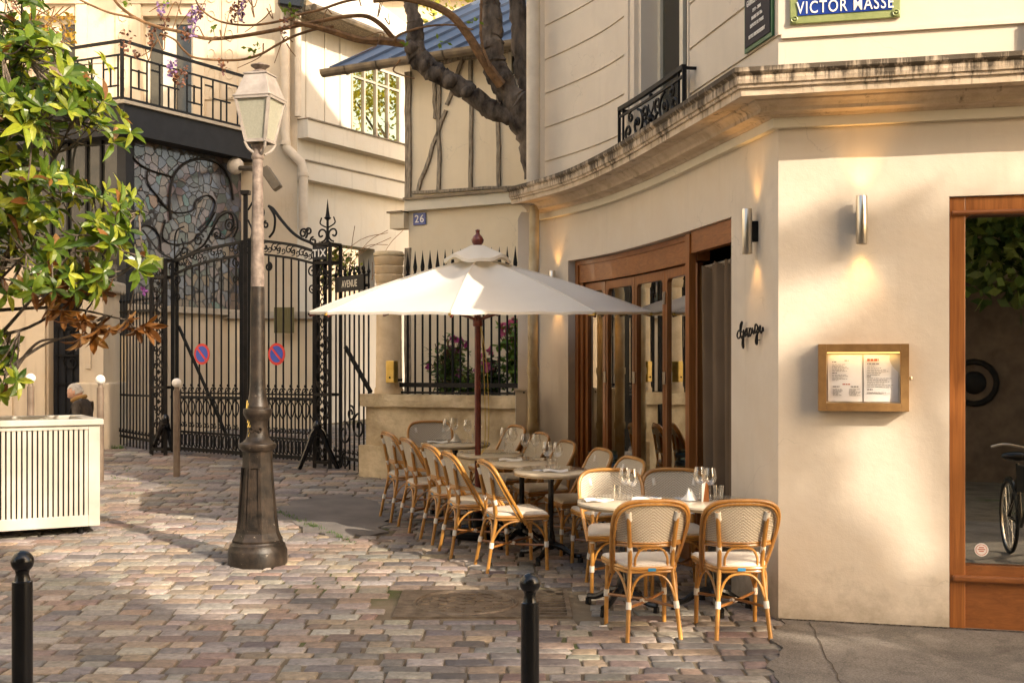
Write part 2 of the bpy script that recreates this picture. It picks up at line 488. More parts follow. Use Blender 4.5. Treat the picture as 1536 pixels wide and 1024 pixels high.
def stained_mat():
    t = NT('stained_glass')
    tc = t.coord()
    nz = t.n('ShaderNodeTexNoise'); nz.inputs['Scale'].default_value = 1.3; nz.inputs['Detail'].default_value = 3; t.l(tc, nz.inputs['Vector'])
    co = t.mix(.35, tc, nz.outputs['Color'], 'ADD')
    def vor(feat):
        v = t.n('ShaderNodeTexVoronoi', feature=feat); v.inputs['Scale'].default_value = 6.6; t.l(co, v.inputs['Vector']); return v
    v = vor('F1'); e = vor('DISTANCE_TO_EDGE')
    sp = t.n('ShaderNodeSeparateColor'); t.l(v.outputs['Color'], sp.inputs[0])
    pal = t.ramp(sp.outputs[0], [(0, (.06, .065, .085)), (.14, (.16, .165, .19)), (.26, (.30, .20, .13)), (.38, (.09, .12, .19)), (.50, (.30, .20, .19)), (.60, (.035, .032, .03)), (.70, (.07, .115, .085)), (.80, (.17, .22, .32)), (.88, (.34, .20, .08)), (.95, (.03, .20, .17)), (.98, (.4, .16, .03))], 'CONSTANT')
    pal = t.mix(.35, pal, t.ramp(t.noise(tc, 7, 4), [(.3, (.10, .09, .085)), (.7, (.32, .28, .25))]))
    pal = t.mix(1.0, pal, (.50, .52, .58), 'MULTIPLY')
    lead = t.ramp(e.outputs['Distance'], [(.035, (1, 1, 1)), (.05, (0, 0, 0))])
    col = t.mix(lead, pal, (.016, .013, .011))
    return t.bsdf(col, t.ramp(lead, [(0, (.16,)*3), (1, (.6,)*3)]), 0, .6, t.bump(lead, .5, .01))
STAIN = stained_mat()
LEAF = tinted('glossy_magnolia_leaf', .3, .5, .25, 30, (.45, (1.5, 1.3, .42)))
LEAFS = tinted('small_tree_leaf', .5, .35, .2, 20, (.3, (1.0, .95, .4)))
PETAL = tinted('flower_petal', .6, .3, .15, 40, (.3, (1, 1, 1)))
SETT = tinted('worn_stone_sett', .62, .4, .45, 26, None, .7, 60)
def joint_mat():
    t = NT('sandy_joint')
    co = t.coord()
    c = t.ramp(t.noise(co, 3, 5), [(.35, (.11, .086, .058)), (.6, (.20, .16, .11))])
    m = t.ramp(t.noise(co, 1.1, 4), [(.56, (0, 0, 0)), (.66, (1, 1, 1))])
    col = t.mix(t.math('MULTIPLY', m, .75), c, (.055, .085, .018))
    return t.bsdf(col, .95, 0, .2, t.bump(t.noise(co, 80, 4), .6, .01))
JOINT = joint_mat()
ASPH = mat('old_asphalt', (.13, .115, .105), (.21, .185, .165), 2.2, .9, 0, .8, 150, bdist=.004)
def pave_mat():
    t = NT('pavement_asphalt')
    co = t.coord()
    a = t.ramp(t.noise(co, 2.6, 7, .7), [(.3, (.125, .11, .092)), (.7, (.225, .20, .17))])
    s = t.ramp(t.noise(co, 85, 3, .8), [(.3, (.55,)*3), (.5, (1,)*3), (.72, (1.45,)*3)])
    st = t.ramp(t.noise(co, 1.1, 5, .6, 1.5), [(.52, (1,)*3), (.60, (.72,)*3), (.70, (.95,)*3)])
    sp = t.ramp(t.noise(co, 16, 2, .5), [(.70, (0,)*3), (.735, (1,)*3)])
    col = t.mix(1.0, t.mix(1.0, a, s, 'MULTIPLY'), st, 'MULTIPLY')
    col = t.mix(t.math('MULTIPLY', sp, .35), col, (.07, .06, .05))
    return t.bsdf(col, .9, 0, .2, t.bump(t.noise(co, 95, 4, .75), .9, .006))
PAVE = pave_mat()
CAST = mat('worn_cast_iron', (.10, .075, .052), (.22, .175, .13), 12, .5, .3, .8, 30, bdist=.008)
PLANT = mat('off_white_planter_metal', (.36, .335, .285), (.53, .495, .43), 1.6, .5, 0, .06, 60)
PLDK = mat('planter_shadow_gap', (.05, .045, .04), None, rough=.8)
SOIL = mat('dark_soil', (.03, .02, .013), (.07, .045, .03), 20, .95, 0, .8, 40)
WHITE = mat('white_enamel', (.78, .76, .72), None, rough=.3)
WBALL = mat('white_ball_paint', (.80, .76, .70), None, rough=.35)
POST = mat('brown_post_paint', (.12, .085, .06), (.20, .15, .11), 6, .5, 0, .1, 50)
BLUE = mat('street_sign_blue', (.012, .035, .20), (.02, .05, .26), 8, .25, coat=.4)
GREENE = mat('sage_green_enamel', (.20, .235, .085), (.30, .33, .14), 9, .35)
GREEND = mat('dark_green_frame', (.02, .09, .035), (.035, .13, .05), 9, .4)
PLAQ = mat('dark_slate_plaque', (.02, .016, .022), (.03, .026, .032), 6, .6, spec=.15)
RED = mat('sign_red', (.62, .03, .02), None, rough=.35)
BLUES = mat('no_parking_blue', (.03, .07, .42), None, rough=.35)
INK = mat('grey_print', (.22, .20, .19), None, rough=.8)
INKR = mat('red_print', (.42, .10, .05), None, rough=.8)
PAPER = mat('menu_paper', (.70, .66, .62), (.76, .73, .69), 10, .7)
CREAMP = mat('cream_window_paint', (.58, .52, .40), (.66, .60, .48), 6, .5)
LACE = mat('gold_lace', (.22, .165, .07), (.36, .28, .13), 9, .9, 0, .2, 60, stretch=(6, 6, 1))
OLIVE = mat('olive_curtain', (.13, .11, .045), (.20, .17, .08), 14, .9, 0, .2, 60, stretch=(8, 8, .4))
DGLASS = mat('dark_window_glass', (.022, .023, .02), (.06, .055, .04), 2.5, .06, 0, 0, spec=.6)
SKIN = mat('skin', (.50, .28, .19), (.56, .33, .23), 20, .55)
HAIR = mat('grey_hair', (.36, .32, .27), (.52, .48, .42), 60, .7, 0, .5, 200)
COAT = mat('dark_brown_coat', (.03, .022, .016), (.055, .042, .03), 20, .9)
SCARF = mat('ochre_scarf', (.30, .17, .05), None, rough=.9)
RUBBER = mat('black_rubber', (.012, .012, .012), None, rough=.6)
TEAK = mat('stone_plinth', (.36, .31, .24), (.48, .42, .33), 3, .9, 0, .4, 30)
def emit(name, c, k):
    t = NT(name); e = t.n('ShaderNodeEmission'); e.inputs[0].default_value = (*c, 1); e.inputs[1].default_value = k
    t.l(e.outputs[0], t.out.inputs['Surface']); return t.m
BULB = emit('warm_bulb', (1, .62, .22), 12)
BULBM = emit('warm_led_strip', (1, .55, .14), .9)
# ------------------------------------------------------------------ the street
C0 = Vector((1.747, 7.87))                       # the restaurant's corner, plan
RD = Vector((.970, -.242)).normalized()          # along the right facade
ND = Vector((-RD.y*-1, -RD.x)); ND = Vector((-.242, -.970)).normalized()
WP = [(1.747,7.87),(1.655,8.35),(1.515,9.06),(1.35,9.89),(1.135,10.79),(.89,11.6),(.60,12.25),(.27,12.85),(.10,13.06)]
WD = [Vector(p) for p in [(q.x, q.y) for q in spline([(x, y, 0) for x, y in WP], 24)]]
def Wx(y):
    for a, b in zip(WD, WD[1:]):
        if a.y <= y <= b.y: return a.x+(b.x-a.x)*(y-a.y)/(b.y-a.y)
    return WD[0].x if y < WD[0].y else WD[-1].x
def WT(y):
    t = Vector((Wx(min(y+.1, 13.0))-Wx(max(y-.1, 7.9)), min(y+.1, 13.0)-max(y-.1, 7.9))); return t.normalized()
def WN(y): t = WT(y); return Vector((-t.y, t.x))
def W3(y, p, z): n = WN(y); return Vector((Wx(y)+n.x*p, y+n.y*p, z))
def Rw(t, p, z): return Vector((C0.x+RD.x*t+ND.x*p, C0.y+RD.y*t+ND.y*p, z))
MIT = Vector((-.862, -.816))
def st_right(t0, t1): return [((C0+RD*t), ND) for t in (t0, t1)]
def st_curve(y0, y1, n): return [(Vector((Wx(y), y)), WN(y)) for y in [y0+(y1-y0)*i/n for i in range(n+1)]]
ST_CORNER = [(C0, MIT)]
def full_path(t1, y1, n=22):
    return [(C0+RD*t1, ND)]+ST_CORNER+st_curve(8.02, y1, n)

m = MB()
xs = [-60, -20, -10, -6, -3, 0, 3, 6, 10, 20, 60]
ys = [-40, -12, -6, 0, 2, 4, 6, 7, 8, 9, 10, 12, 14, 16, 18, 20, 22, 26, 30, 40, 80]
vs = [(x, y, g(y)-.011) for y in ys for x in xs]
nx = len(xs)
m.add(vs, [(j*nx+i, j*nx+i+1, (j+1)*nx+i+1, (j+1)*nx+i) for j in range(len(ys)-1) for i in range(nx-1)])
tag(m.build('ground', JOINT), kind='structure')

SOIL_ = mat('dark_grit', (.025, .02, .014), (.07, .055, .04), 30, .95)
def side_x(y): return 1.40+(y-6.42)*.239+.035*math.sin(y*9.1)+.015*math.sin(y*23)      # edge between setts and pavement
# worn setts, every one a little block of its own height and colour
pal = [((.30,.27,.23),3),((.24,.225,.21),4),((.17,.165,.165),3),((.095,.095,.105),1.6),((.225,.165,.135),1.5),((.33,.255,.18),2.4),((.20,.148,.13),1.0),((.27,.205,.15),1.2),((.36,.33,.285),1.5),((.19,.15,.125),2)]
pc = [p for p, w in pal]; pw = [w for p, w in pal]
plates = []                                       # (x0, x1, y0, y1) kept clear of setts
MH = (gp(596, 905), gp(857, 905))
mh_y0, mh_y1 = gp(700, 925).y, gp(700, 884).y
mh_x0, mh_x1 = gp(596, 905).x, gp(856, 905).x
plates.append((mh_x0, mh_x1, mh_y0, mh_y1))
apatch = [gp(408, 770), gp(440, 752), gp(500, 741), gp(556, 750), gp(588, 776), gp(575, 800), gp(520, 806), gp(455, 796)]
def inpoly(x, y, P):
    c = False
    for i in range(len(P)):
        a, b = P[i], P[i-1]
        if (a.y > y) != (b.y > y) and x < (b.x-a.x)*(y-a.y)/(b.y-a.y)+a.x: c = not c
    return c
m = MB()
y = 3.0
row = 0
while y < 21.5:
    dep = rnd.uniform(.125, .16) if y < 13 else rnd.uniform(.17, .22)
    xl = -(.46*y+1.0); xr = .46*y+1.0
    x = xl-rnd.random()*.3
    while x < xr:
        ln = max(.11, rnd.gauss(.215, .05)) if y < 13 else rnd.uniform(.22, .36)
        cxm, cym = x+ln/2, y+dep/2
        wob = .03*math.sin(cxm*1.3+y*.4)+.012*math.sin(cxm*4.1+row)
        gy = cym+wob
        ok = True
        for (a, b, c_, d_) in plates:
            if a-ln/2 < cxm < b+ln/2 and c_-dep/2 < gy < d_+dep/2: ok = False
        if gy < 7.95 and cxm > side_x(gy): 
            ok = ok and cxm < side_x(gy)+.26
        if gy >= 7.9 and cxm > Wx(gy)+.15: ok = False
        if inpoly(cxm, gy, apatch): ok = False
        if ok:
            h = rnd.gauss(0, .0013)
            col = list(rnd.choices(pc, pw)[0])
            col = [c*.72+m_*.28 for c, m_ in zip(col, (.27, .208, .168))]
            k = rnd.uniform(.76, 1.2)
            patch = .9+.25*noise.noise(Vector((cxm*.5, gy*.5, 3)))
            col = tuple(min(.6, 1.22*c*k*patch*(1+.1*(rnd.random()-.5))) for c in col)
            jx, jy = rnd.uniform(.006, .013), rnd.uniform(.005, .012)
            def ring(ins, dz):
                r_ = []
                for sx, sy in ((-1,-1),(1,-1),(1,1),(-1,1)):
                    px_ = cxm+sx*(ln/2-jx-ins); py_ = gy+sy*(dep/2-jy-ins)
                    r_.append((px_+rs[sx*2+sy][0], py_+rs[sx*2+sy][1], g(py_)+h+dz+tl[0]*sx+tl[1]*sy))
                return r_
            rs = {k_: (rnd.gauss(0, .005), rnd.gauss(0, .0035)) for k_ in (-3, -1, 1, 3)}
            tl = (rnd.gauss(0, .0009), rnd.gauss(0, .0009))
            vsx = ring(-.001, -.03)+ring(0, -.007)+ring(.0045, -.0005)+ring(.013, .0022)
            fs = []
            for q in range(3):
                for e in range(4): fs.append((q*4+e, q*4+(e+1) % 4, (q+1)*4+(e+1) % 4, (q+1)*4+e))
            fs.append((12, 13, 14, 15))
            m.add(vsx, fs, col)
        x += ln
    y += dep; row += 1
tag(m.build('street', SETT, smooth=True, recalc=False), kind='structure')

apatch0 = apatch; apatch = []
for i in range(8):
    a_, b_ = apatch0[i], apatch0[(i+1) % 8]
    for k in range(7):
        p_ = a_.lerp(b_, k/7); apatch.append(V(p_.x+rnd.gauss(0, .045), p_.y+rnd.gauss(0, .05), 0))
NP = len(apatch)
m = MB()                                          # asphalt repair behind the lamp post
vs = [V(p.x, p.y, g(p.y)+.008) for p in apatch]
cpt = V(sum(p.x for p in apatch)/NP, sum(p.y for p in apatch)/NP, 0); cpt.z = g(cpt.y)+.012
m.add(vs+[cpt]+[V(p.x, p.y, g(p.y)-.03) for p in apatch], [(i, (i+1) % NP, NP) for i in range(NP)]+[(i, NP+1+i, NP+1+(i+1) % NP, (i+1) % NP) for i in range(NP)])
tag(m.build('road', ASPH), kind='structure')
m = MB()                                          # pavement along the right facade, ragged where it meets the setts
L, Q = [], []
for i in range(70):
    yy = 1.0+i*(8.05-1.0)/69
    xl = side_x(yy) if yy > 3 else side_x(3)
    L.append(V(xl+rnd.uniform(-.008, .008), yy, g(yy)+.012)); Q.append(V(9, yy, g(yy)+.012))
n = len(L)
m.add(L+Q+[p-V(0, 0, .05) for p in L], [(i, n+i, n+i+1, i+1) for i in range(n-1)]+[(i, i+1, 2*n+i+1, 2*n+i) for i in range(n-1)])
pv = tag(m.build('pavement', PAVE), kind='structure')
m = MB()
a, b = gp(1214, 936), gp(1262, 1030)
cr = [a.lerp(b, i/14)+V(rnd.uniform(-.012, .012), 0, 0) for i in range(15)]
cr = [V(p.x, p.y, g(p.y)+.0165) for p in cr]
m.add([p+V(-.003, 0, 0) for p in cr]+[p+V(.003, 0, 0) for p in cr], [(i, i+1, 16+i, 15+i) for i in range(14)])
m.build('crack', DARK, pv)
m = MB()                                          # grit gathered along the foot of the walls
for i in range(150):
    tt = i*.018; w0, w1 = rnd.uniform(.008, .03), rnd.uniform(.008, .03)
    a_, b_ = C0+RD*tt+ND*.001, C0+RD*(tt+.018)+ND*.001; c_, d_ = C0+RD*(tt+.018)+ND*w1, C0+RD*tt+ND*w0
    m.add([V(p.x, p.y, g(p.y)+.0172) for p in (a_, b_, c_, d_)], [(0, 1, 2, 3)])
m.build('grit_line', SOIL_, pv, recalc=False)
# grass in the joints beside the asphalt repair and at the foot of the walls
m = MB()
def tuft(p, n, h):
    for _ in range(n):
        a = rnd.uniform(0, 6.28); q = p+V(rnd.gauss(0, .03), rnd.gauss(0, .015), 0)
        e = V(math.cos(a)*h*.6, math.sin(a)*h*.6, h*rnd.uniform(.6, 1.1)); w = V(-math.sin(a), math.cos(a), 0)*.004
        gcol = (rnd.uniform(.05, .11), rnd.uniform(.12, .2), .02)
        m.add([q-w, q+w, q+e*.6+w*.6, q+e], [(0, 1, 2, 3)], gcol)
for i in range(45):
    t = rnd.random(); p = gp(415+120*t, 768+48*t)
    tuft(V(p.x, p.y, g(p.y)), 7, .035)
for i in range(22):
    p = gp(rnd.uniform(150, 320), rnd.uniform(700, 745)); tuft(V(p.x, p.y, g(p.y)), 4, .03)
for i in range(26):
    p = gp(545+rnd.uniform(0, 60), 712); tuft(V(p.x, p.y+.02, g(p.y)), 6, .05)
for i in range(10):
    p = gp(168+rnd.uniform(0, 14), 673); tuft(V(p.x, p.y, g(p.y)), 6, .07)
tag(m.build('grass', LEAFS, recalc=False), kind='stuff')

# manhole plate and drain grate set in the setts
def on_ground(x, y, dz): return V(x, y, g(y)+dz)
cx_, cy_ = gp(697, 905).x, (mh_y0+mh_y1)/2
t_ = thing('manhole_cover', 'rectangular worn iron plate with an oval manhole lid set in the setts', 'manhole', on_ground(cx_, cy_, 0))
m = MB()
x0, x1 = mh_x0, gp(795, 905).x
m.poly([on_ground(x0, mh_y0, .001), on_ground(x1, mh_y0, .001), on_ground(x1, mh_y1, .001), on_ground(x0, mh_y1, .001)], (0, 0, -.05))
m.build('plate', CAST, t_)
m = MB()
rr = (mh_y1-mh_y0)/2*.86; rx = (gp(776, 905).x-gp(621, 905).x)/2; cxx = (gp(776, 905).x+gp(621, 905).x)/2
for k_, w_ in ((1.0, .012), (.93, .008)):
    m.tube([on_ground(cxx+rx*k_*math.cos(a/32*6.283), cy_+rr*k_*math.sin(a/32*6.283), .003) for a in range(32)], w_, 6, closed=True)
m.build('rim', CAST, t_, smooth=True)
m = MB()
for i in range(10):
    for j in range(6):
        u, v = -.8+i*.177, -.7+j*.28
        if u*u+v*v < .72 and rnd.random() < .85:
            m.box(on_ground(cxx+u*rx, cy_+v*rr, .004), (.045+rnd.random()*.03, .022, .008), Matrix.Rotation(rnd.choice((.6, -.6)), 3, 'Z'))
m.build('lid_lettering', CAST, t_)
gx0, gx1 = gp(800, 905).x, gp(848, 905).x
t_ = thing('drain_grate', 'small slotted iron drain grate beside the oval manhole', 'drain grate', on_ground((gx0+gx1)/2, cy_, 0))
m = MB()
m.poly([on_ground(gx0, mh_y0+.02, -.03), on_ground(gx1, mh_y0+.02, -.03), on_ground(gx1, mh_y1-.02, -.03), on_ground(gx0, mh_y1-.02, -.03)], (0, 0, -.04))
for a, b, c_, d_ in ((gx0-.02, gx1+.03, mh_y0, mh_y0+.03), (gx0-.02, gx1+.03, mh_y1-.03, mh_y1), (gx0-.02, gx0+.01, mh_y0+.03, mh_y1-.03), (gx1, gx1+.03, mh_y0+.03, mh_y1-.03)):
    m.poly([on_ground(a, c_, .004), on_ground(b, c_, .004), on_ground(b, d_, .004), on_ground(a, d_, .004)], (0, 0, -.05))
m.build('frame', CAST, t_)
m = MB()
for i in range(11):
    yy = mh_y0+.045+i*(mh_y1-mh_y0-.09)/10
    m.box(on_ground((gx0+gx1)/2, yy, -.004), (gx1-gx0, .018, .016))
m.build('bars', CAST, t_)
m = MB(); p = gp(905, 941); m.tube([p+V(-.025, 0, .012), p+V(.025, .006, .012)], .004, 6)
tag(m.build('cigarette_end', NAPK), 'discarded white cigarette end lying on the setts by the front chairs', 'cigarette end')

# ------------------------------------------------------------------ the restaurant on the corner
rb = thing('restaurant_building', 'cream corner building with concave front, stained stone cornice and timber doors', 'building', (C0.x, C0.y, g(C0.y)))
ZM, ZT = 3.377, 3.443                              # pale band under the cornice
DZ, WZ = 2.905, 2.90                               # tops of door and window openings
DY0, DY1 = 8.69, 12.3
WT0, WT1 = 1.059, 2.75
m = MB()
rect = lambda p0, p1, z0, z1: [(p0, z0), (p1, z0), (p1, z1), (p0, z1)]
m.sweep([(C0+RD*WT0, ND)]+ST_CORNER+st_curve(8.02, DY0, 8), rect(-.22, 0, -.3, ZT))
m.sweep(st_right(5.2, WT1), rect(-.22, 0, -.3, ZT))
m.sweep(st_right(WT1, WT0), rect(-.22, 0, WZ, ZT))
m.sweep(st_curve(DY0, DY1, 18), rect(-.22, 0, DZ, ZT))
m.sweep(st_curve(DY1, 13.04, 6), rect(-.22, 0, -.3, ZT))
m.poly([V(.30, 13.03, -.3), V(1.0, 14.6, -.3), V(1.2, 14.6, -.3), V(.5, 12.98, -.3)], (0, 0, 12.6))
m.build('wall', PL, rb)
m = MB(); m.sweep(full_path(5.2, 12.88), rect(0, .05, ZM, ZT-.003)); m.build('moulding', MOULD, rb)
m = MB()
prof = [(-.05,3.441),(.06,3.441),(.075,3.458),(.16,3.463),(.165,3.485),(.185,3.505),(.215,3.522),(.22,3.533),(.345,3.53),(.347,3.575),(.362,3.578),(.366,3.596),(.377,3.602),(.382,3.628),(.379,3.650),(.395,3.664),(.402,3.672),(.402,3.70),(.05,3.725),(-.05,3.725)]
stn = [(C0+RD*(5.2-.14*i), ND) for i in range(37)]+ST_CORNER+st_curve(8.02, 12.82, 50)
m.sweep(stn, prof)
for i, v in enumerate(m.v):                        # frost-worn edges
    if v[2] > 3.51:
        k = noise.noise(Vector(v)*7)*.006
        m.v[i] = (v[0]+k, v[1]+k, v[2]+k*.6)
m.build('cornice', CORN, rb)
# upper storey in coursed blocks with recessed joints
UY0, UY1, UZ = 9.70, 10.80, 6.3
zs = [3.72]+[3.985+.36*k for k in range(24)]
m = MB()
for a, b in zip(zs, zs[1:]):
    lo, hi = a+(.011 if a > 3.8 else 0), b-.011
    def runs(z0, z1, p):
        if z0 < UZ:
            m.sweep([(C0+RD*5.2, ND)]+ST_CORNER+st_curve(8.02, 9.57, 8), rect(-.25, p, z0, z1))
            m.sweep(st_curve(11.12, 12.72, 8), rect(-.25, p, z0, z1))
        else:
            m.sweep(full_path(5.2, 12.72), rect(-.25, p, z0, z1))
    runs(lo, hi, 0); runs(hi, b+.011, -.016)
m.build('upper_wall', PLU, rb)
m = MB()                                           # window surround of the upper storey
for y0, y1, p in ((9.57, 9.60, .012), (9.60, 9.70, -.05), (10.80, 10.86, -.03), (10.86, 10.93, .012), (10.93, 11.0, .0), (11.0, 11.06, .018), (11.06, 11.12, .006)):
    m.sweep(st_curve(y0, y1, 2), rect(-.25, p, 3.72, UZ))
m.build('window_surround', PLU, rb)
w = MB()
w.sweep(st_curve(9.70, 10.80, 4), rect(-.24, -.20, 3.722, 3.78))
for y0, y1 in ((9.70, 9.76), (10.22, 10.30), (10.74, 10.80)): w.sweep(st_curve(y0, y1, 1), rect(-.24, -.19, 3.78, UZ))
fr = w.build('window_frame', CREAMP, rb)
w = MB()
for y0, y1 in ((9.76, 10.22), (10.30, 10.74)): w.sweep(st_curve(y0, y1, 1), rect(-.222, -.217, 3.78, UZ))
w.build('pane', glassy('upper_window_glass', (.55, .52, .42), .05, .5, 3), fr)
w = MB()
def cur(y0, y1, nf):
    pts = []
    for i in range(nf*4+1):
        y_ = y0+(y1-y0)*i/(nf*4)
        pts.append((y_, -.33+.03*math.sin(i*1.57)))
    for (ya, pa), (yb, pb) in zip(pts, pts[1:]):
        w.add([W3(ya, pa, 3.75), W3(yb, pb, 3.75), W3(yb, pb, UZ), W3(ya, pa, UZ)], [(0, 1, 2, 3)])
cur(9.78, 10.12, 4)
w.build('curtain', OLIVE, rb)
w = MB(); w.sweep(st_curve(10.36, 10.62, 2), rect(-.36, -.34, 3.75, UZ)); w.build('lace_curtain', LACE, rb)
w = MB(); w.sweep(st_curve(9.6, 10.95, 3), rect(-1.2, -1.1, 3.72, UZ)); w.build('room_wall', DARK, rb)
# guard rail of the upper window
gr = thing('window_guard_rail', 'black wrought iron guard rail with scrolls in front of the upper window', 'railing', W3(10.2, .1, 3.72))
pR = .10
def gpt(y, z, p=pR): return W3(y, p, z)
GY0, GY1, GZ = 9.42, 11.0, 4.17
m = MB()
m.tube([gpt(GY0+(GY1-GY0)*i/10, GZ) for i in range(11)], .018, 4, sq=True)
m.tube([gpt(GY0+(GY1-GY0)*i/10, GZ-.07) for i in range(11)], .010, 4, sq=True)
m.tube([gpt(GY0+(GY1-GY0)*i/10, 3.765) for i in range(11)], .010, 4, sq=True)
m.build('rails', IRON, gr)
for y_ in (GY0, GY0+.12, GY1-.10, GY1):
    m = MB(); m.tube([gpt(y_, 3.72), gpt(y_, GZ)], .014 if y_ in (GY0, GY1) else .010, 4, sq=True); m.build('post', IRON, gr)
for y_ in (GY0, GY1):
    m = MB()
    m.tube([gpt(y_, GZ-.01), W3(y_, 0, GZ-.01)], .011, 4, sq=True); m.tube([gpt(y_, 3.80), W3(y_, 0, 3.80)], .008, 4, sq=True); m.build('bracket', IRON, gr)
m = MB()
def gsc(yc, zc, r, a0, a1, r1=.012):
    pts = []
    for i in range(19):
        t = i/18; a = R(a0+(a1-a0)*t); rad = r+(r1-r)*t
        pts.append(gpt(yc+rad*math.cos(a)*1.15, zc+rad*math.sin(a)))
    m.tube(pts, .0125, 5)
ym = (GY0+GY1)/2
for s in (-1, 1):
    gsc(ym+s*.33, 3.95, .125, 90 if s > 0 else 90, 90+s*520)
    gsc(ym+s*.16, 4.01, .07, -90, -90-s*430)
    gsc(ym+s*.16, 3.86, .075, 90, 90+s*430)
    gsc(ym+s*.56, 3.92, .075, -90, -90+s*430)
    gsc(ym+s*.50, 4.04, .05, 90, 90-s*400)
    gsc(ym+s*.56, 3.81, .04, 90, 90-s*400)
    gsc(ym+s*.05, 3.82, .045, 0, s*400)
    m.tube([gpt(ym+s*.07*math.sin(i*.6), 3.77+i*.036) for i in range(9)], .008, 5)
m.ball(gpt(ym, 3.93), .035, 8, 6); m.ball(gpt(ym+.36, 3.96), .022, 8, 6); m.ball(gpt(ym-.36, 3.96), .022, 8, 6); m.ball(gpt(ym, 4.12), .02, 8, 6)
m.build('scrollwork', IRON, gr, smooth=True)

# shell that keeps the inside dark
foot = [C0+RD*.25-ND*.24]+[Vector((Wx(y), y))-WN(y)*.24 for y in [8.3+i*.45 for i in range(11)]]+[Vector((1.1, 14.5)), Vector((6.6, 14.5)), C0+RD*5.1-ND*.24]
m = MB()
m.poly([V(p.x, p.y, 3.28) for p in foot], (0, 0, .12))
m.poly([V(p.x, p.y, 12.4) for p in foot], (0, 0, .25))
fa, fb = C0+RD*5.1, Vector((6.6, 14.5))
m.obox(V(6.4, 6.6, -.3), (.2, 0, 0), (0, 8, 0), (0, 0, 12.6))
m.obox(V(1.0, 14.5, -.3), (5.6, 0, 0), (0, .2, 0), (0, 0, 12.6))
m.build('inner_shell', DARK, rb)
m = MB()
m.poly([V(p.x, p.y, g(8.5)-.02) for p in foot], (0, 0, .05))
m.build('inner_floor', WOODX, rb)
# folding timber doors
df = thing('folding_doors', 'mahogany folding doors with four tall glass leaves under a timber header', 'doors', W3(10.4, -.1, g(10.4)))
PF = -.10
YP = 9.62                                         # post between the leaves and the open end
m = MB()
def stp(y0, y1, n, p0, p1, z0, z1, mm): mm.sweep(st_curve(y0, y1, n), rect(p0, p1, z0, z1))
stp(YP, DY1-.02, 8, PF-.09, PF+.015, 2.675, DZ-.004, m)
stp(YP, DY1-.02, 8, PF-.07, PF+.03, DZ-.05, DZ-.006, m)
stp(DY0+.01, YP-.002, 3, PF-.0, PF+.07, 2.73, DZ-.004, m)
m.build('header', WOODH, df)
m = MB(); stp(YP, YP+.09, 1, PF+.03, PF+.085, g(YP)-.03, 2.885, m); m.build('post', WOOD, df)
m = MB(); stp(DY1-.12, DY1-.02, 1, PF-.12, PF+.005, g(DY1)-.03, 2.672, m); stp(DY1-.07, DY1-.02, 1, PF+.006, PF+.03, g(DY1)-.03, 2.86, m); m.build('jamb', WOOD, df)
m = MB(); stp(YP+.11, DY1-.12, 8, PF-.12, PF+.02, g(10)-.1, g(12)+.04, m); m.build('threshold', WOODH, df)
# leaf boundaries measured on the facade
LB = [YP+.092, 10.46, 11.17, 11.80, DY1-.125]
zb = g(11.5)+.03
for i in range(4):
    y0, y1 = LB[i]+.004, LB[i+1]-.004
    lf = MB(); st = .052
    A, B = W3(y0, PF-.02, 0), W3(y1, PF-.02, 0)
    U = (B-A); Ln = U.length; U.normalize(); N = V(U.y, -U.x, 0)
    if N.x > 0: N = -N
    def pnl(u0, u1, z0, z1, w0=-.05, w1=0): lf.obox(A+U*u0+N*w0+V(0, 0, z0), U*(u1-u0), N*(w1-w0), V(0, 0, z1-z0))
    pnl(0, st, zb, 2.665); pnl(Ln-st, Ln, zb, 2.665)
    pnl(st, Ln-st, 2.585, 2.665); pnl(st, Ln-st, zb, zb+.32)
    r_ = .05                                       # rounded upper corners of the glass
    for s, u0 in ((1, st), (-1, Ln-st)):
        pts = [A+U*u0+V(0, 0, 2.585)]+[A+U*(u0+s*r_*(1-math.cos(a*.3927)))+V(0, 0, 2.585-r_*(1-math.sin(a*.3927))) for a in range(5)]
        lf.poly([p-N*.048 for p in pts], N*.046)
    o = lf.build('door_leaf', WOOD, df, bevel=.004)
    gl = MB(); gl.obox(A+U*st-N*.028+V(0, 0, zb+.32), U*(Ln-2*st), N*.006, V(0, 0, 2.585-zb-.32)); gl.build('pane', PANE, o)
    if i in (0, 1, 2):
        for zh in ((1.72,) if i != 0 else (1.72, 2.42)):
            hb = MB(); hb.obox(A+U*(Ln-.022)+N*.001+V(0, 0, zh-.055), U*.05, N*.014, V(0, 0, .11)); hb.build('hinge', STEEL, o, bevel=.003)
# curtain at the open end of the doors
m = MB()
CA, CB = W3(8.74, PF+.035, 0), W3(9.40, PF+.01, 0)
def cfn(u, v):
    p = CA.lerp(CB, u); n_ = V(-1, -.2, 0)
    wv = (.03+.018*v)*math.sin(u*27+v*1.2)+.02*math.sin(u*11+2+v)
    top = 2.62-.03*abs(math.sin(u*13))
    sh = .16*(1-v)*(.5-u)*.35
    return p+n_*wv+(CB-CA).normalized()*sh+V(0, 0, g(9)+.02+(top-g(9)-.02)*v)
m.grid(cfn, 56, 24)
tag(m.build('curtain', CURT, smooth=True, recalc=False, loc=CA), 'taupe curtain hanging in the open end of the timber doors', 'curtain')
m = MB(); m.tube([CA+V(0, 0, 2.60)+(CA-CB)*.15, CB+V(0, 0, 2.60)+(CB-CA)*.1], .02, 10)
tag(m.build('curtain_rail', STEEL, smooth=True, loc=CA+V(0, 0, 2.6)), 'thick pale rail carrying the taupe curtain in the doorway', 'curtain rail')
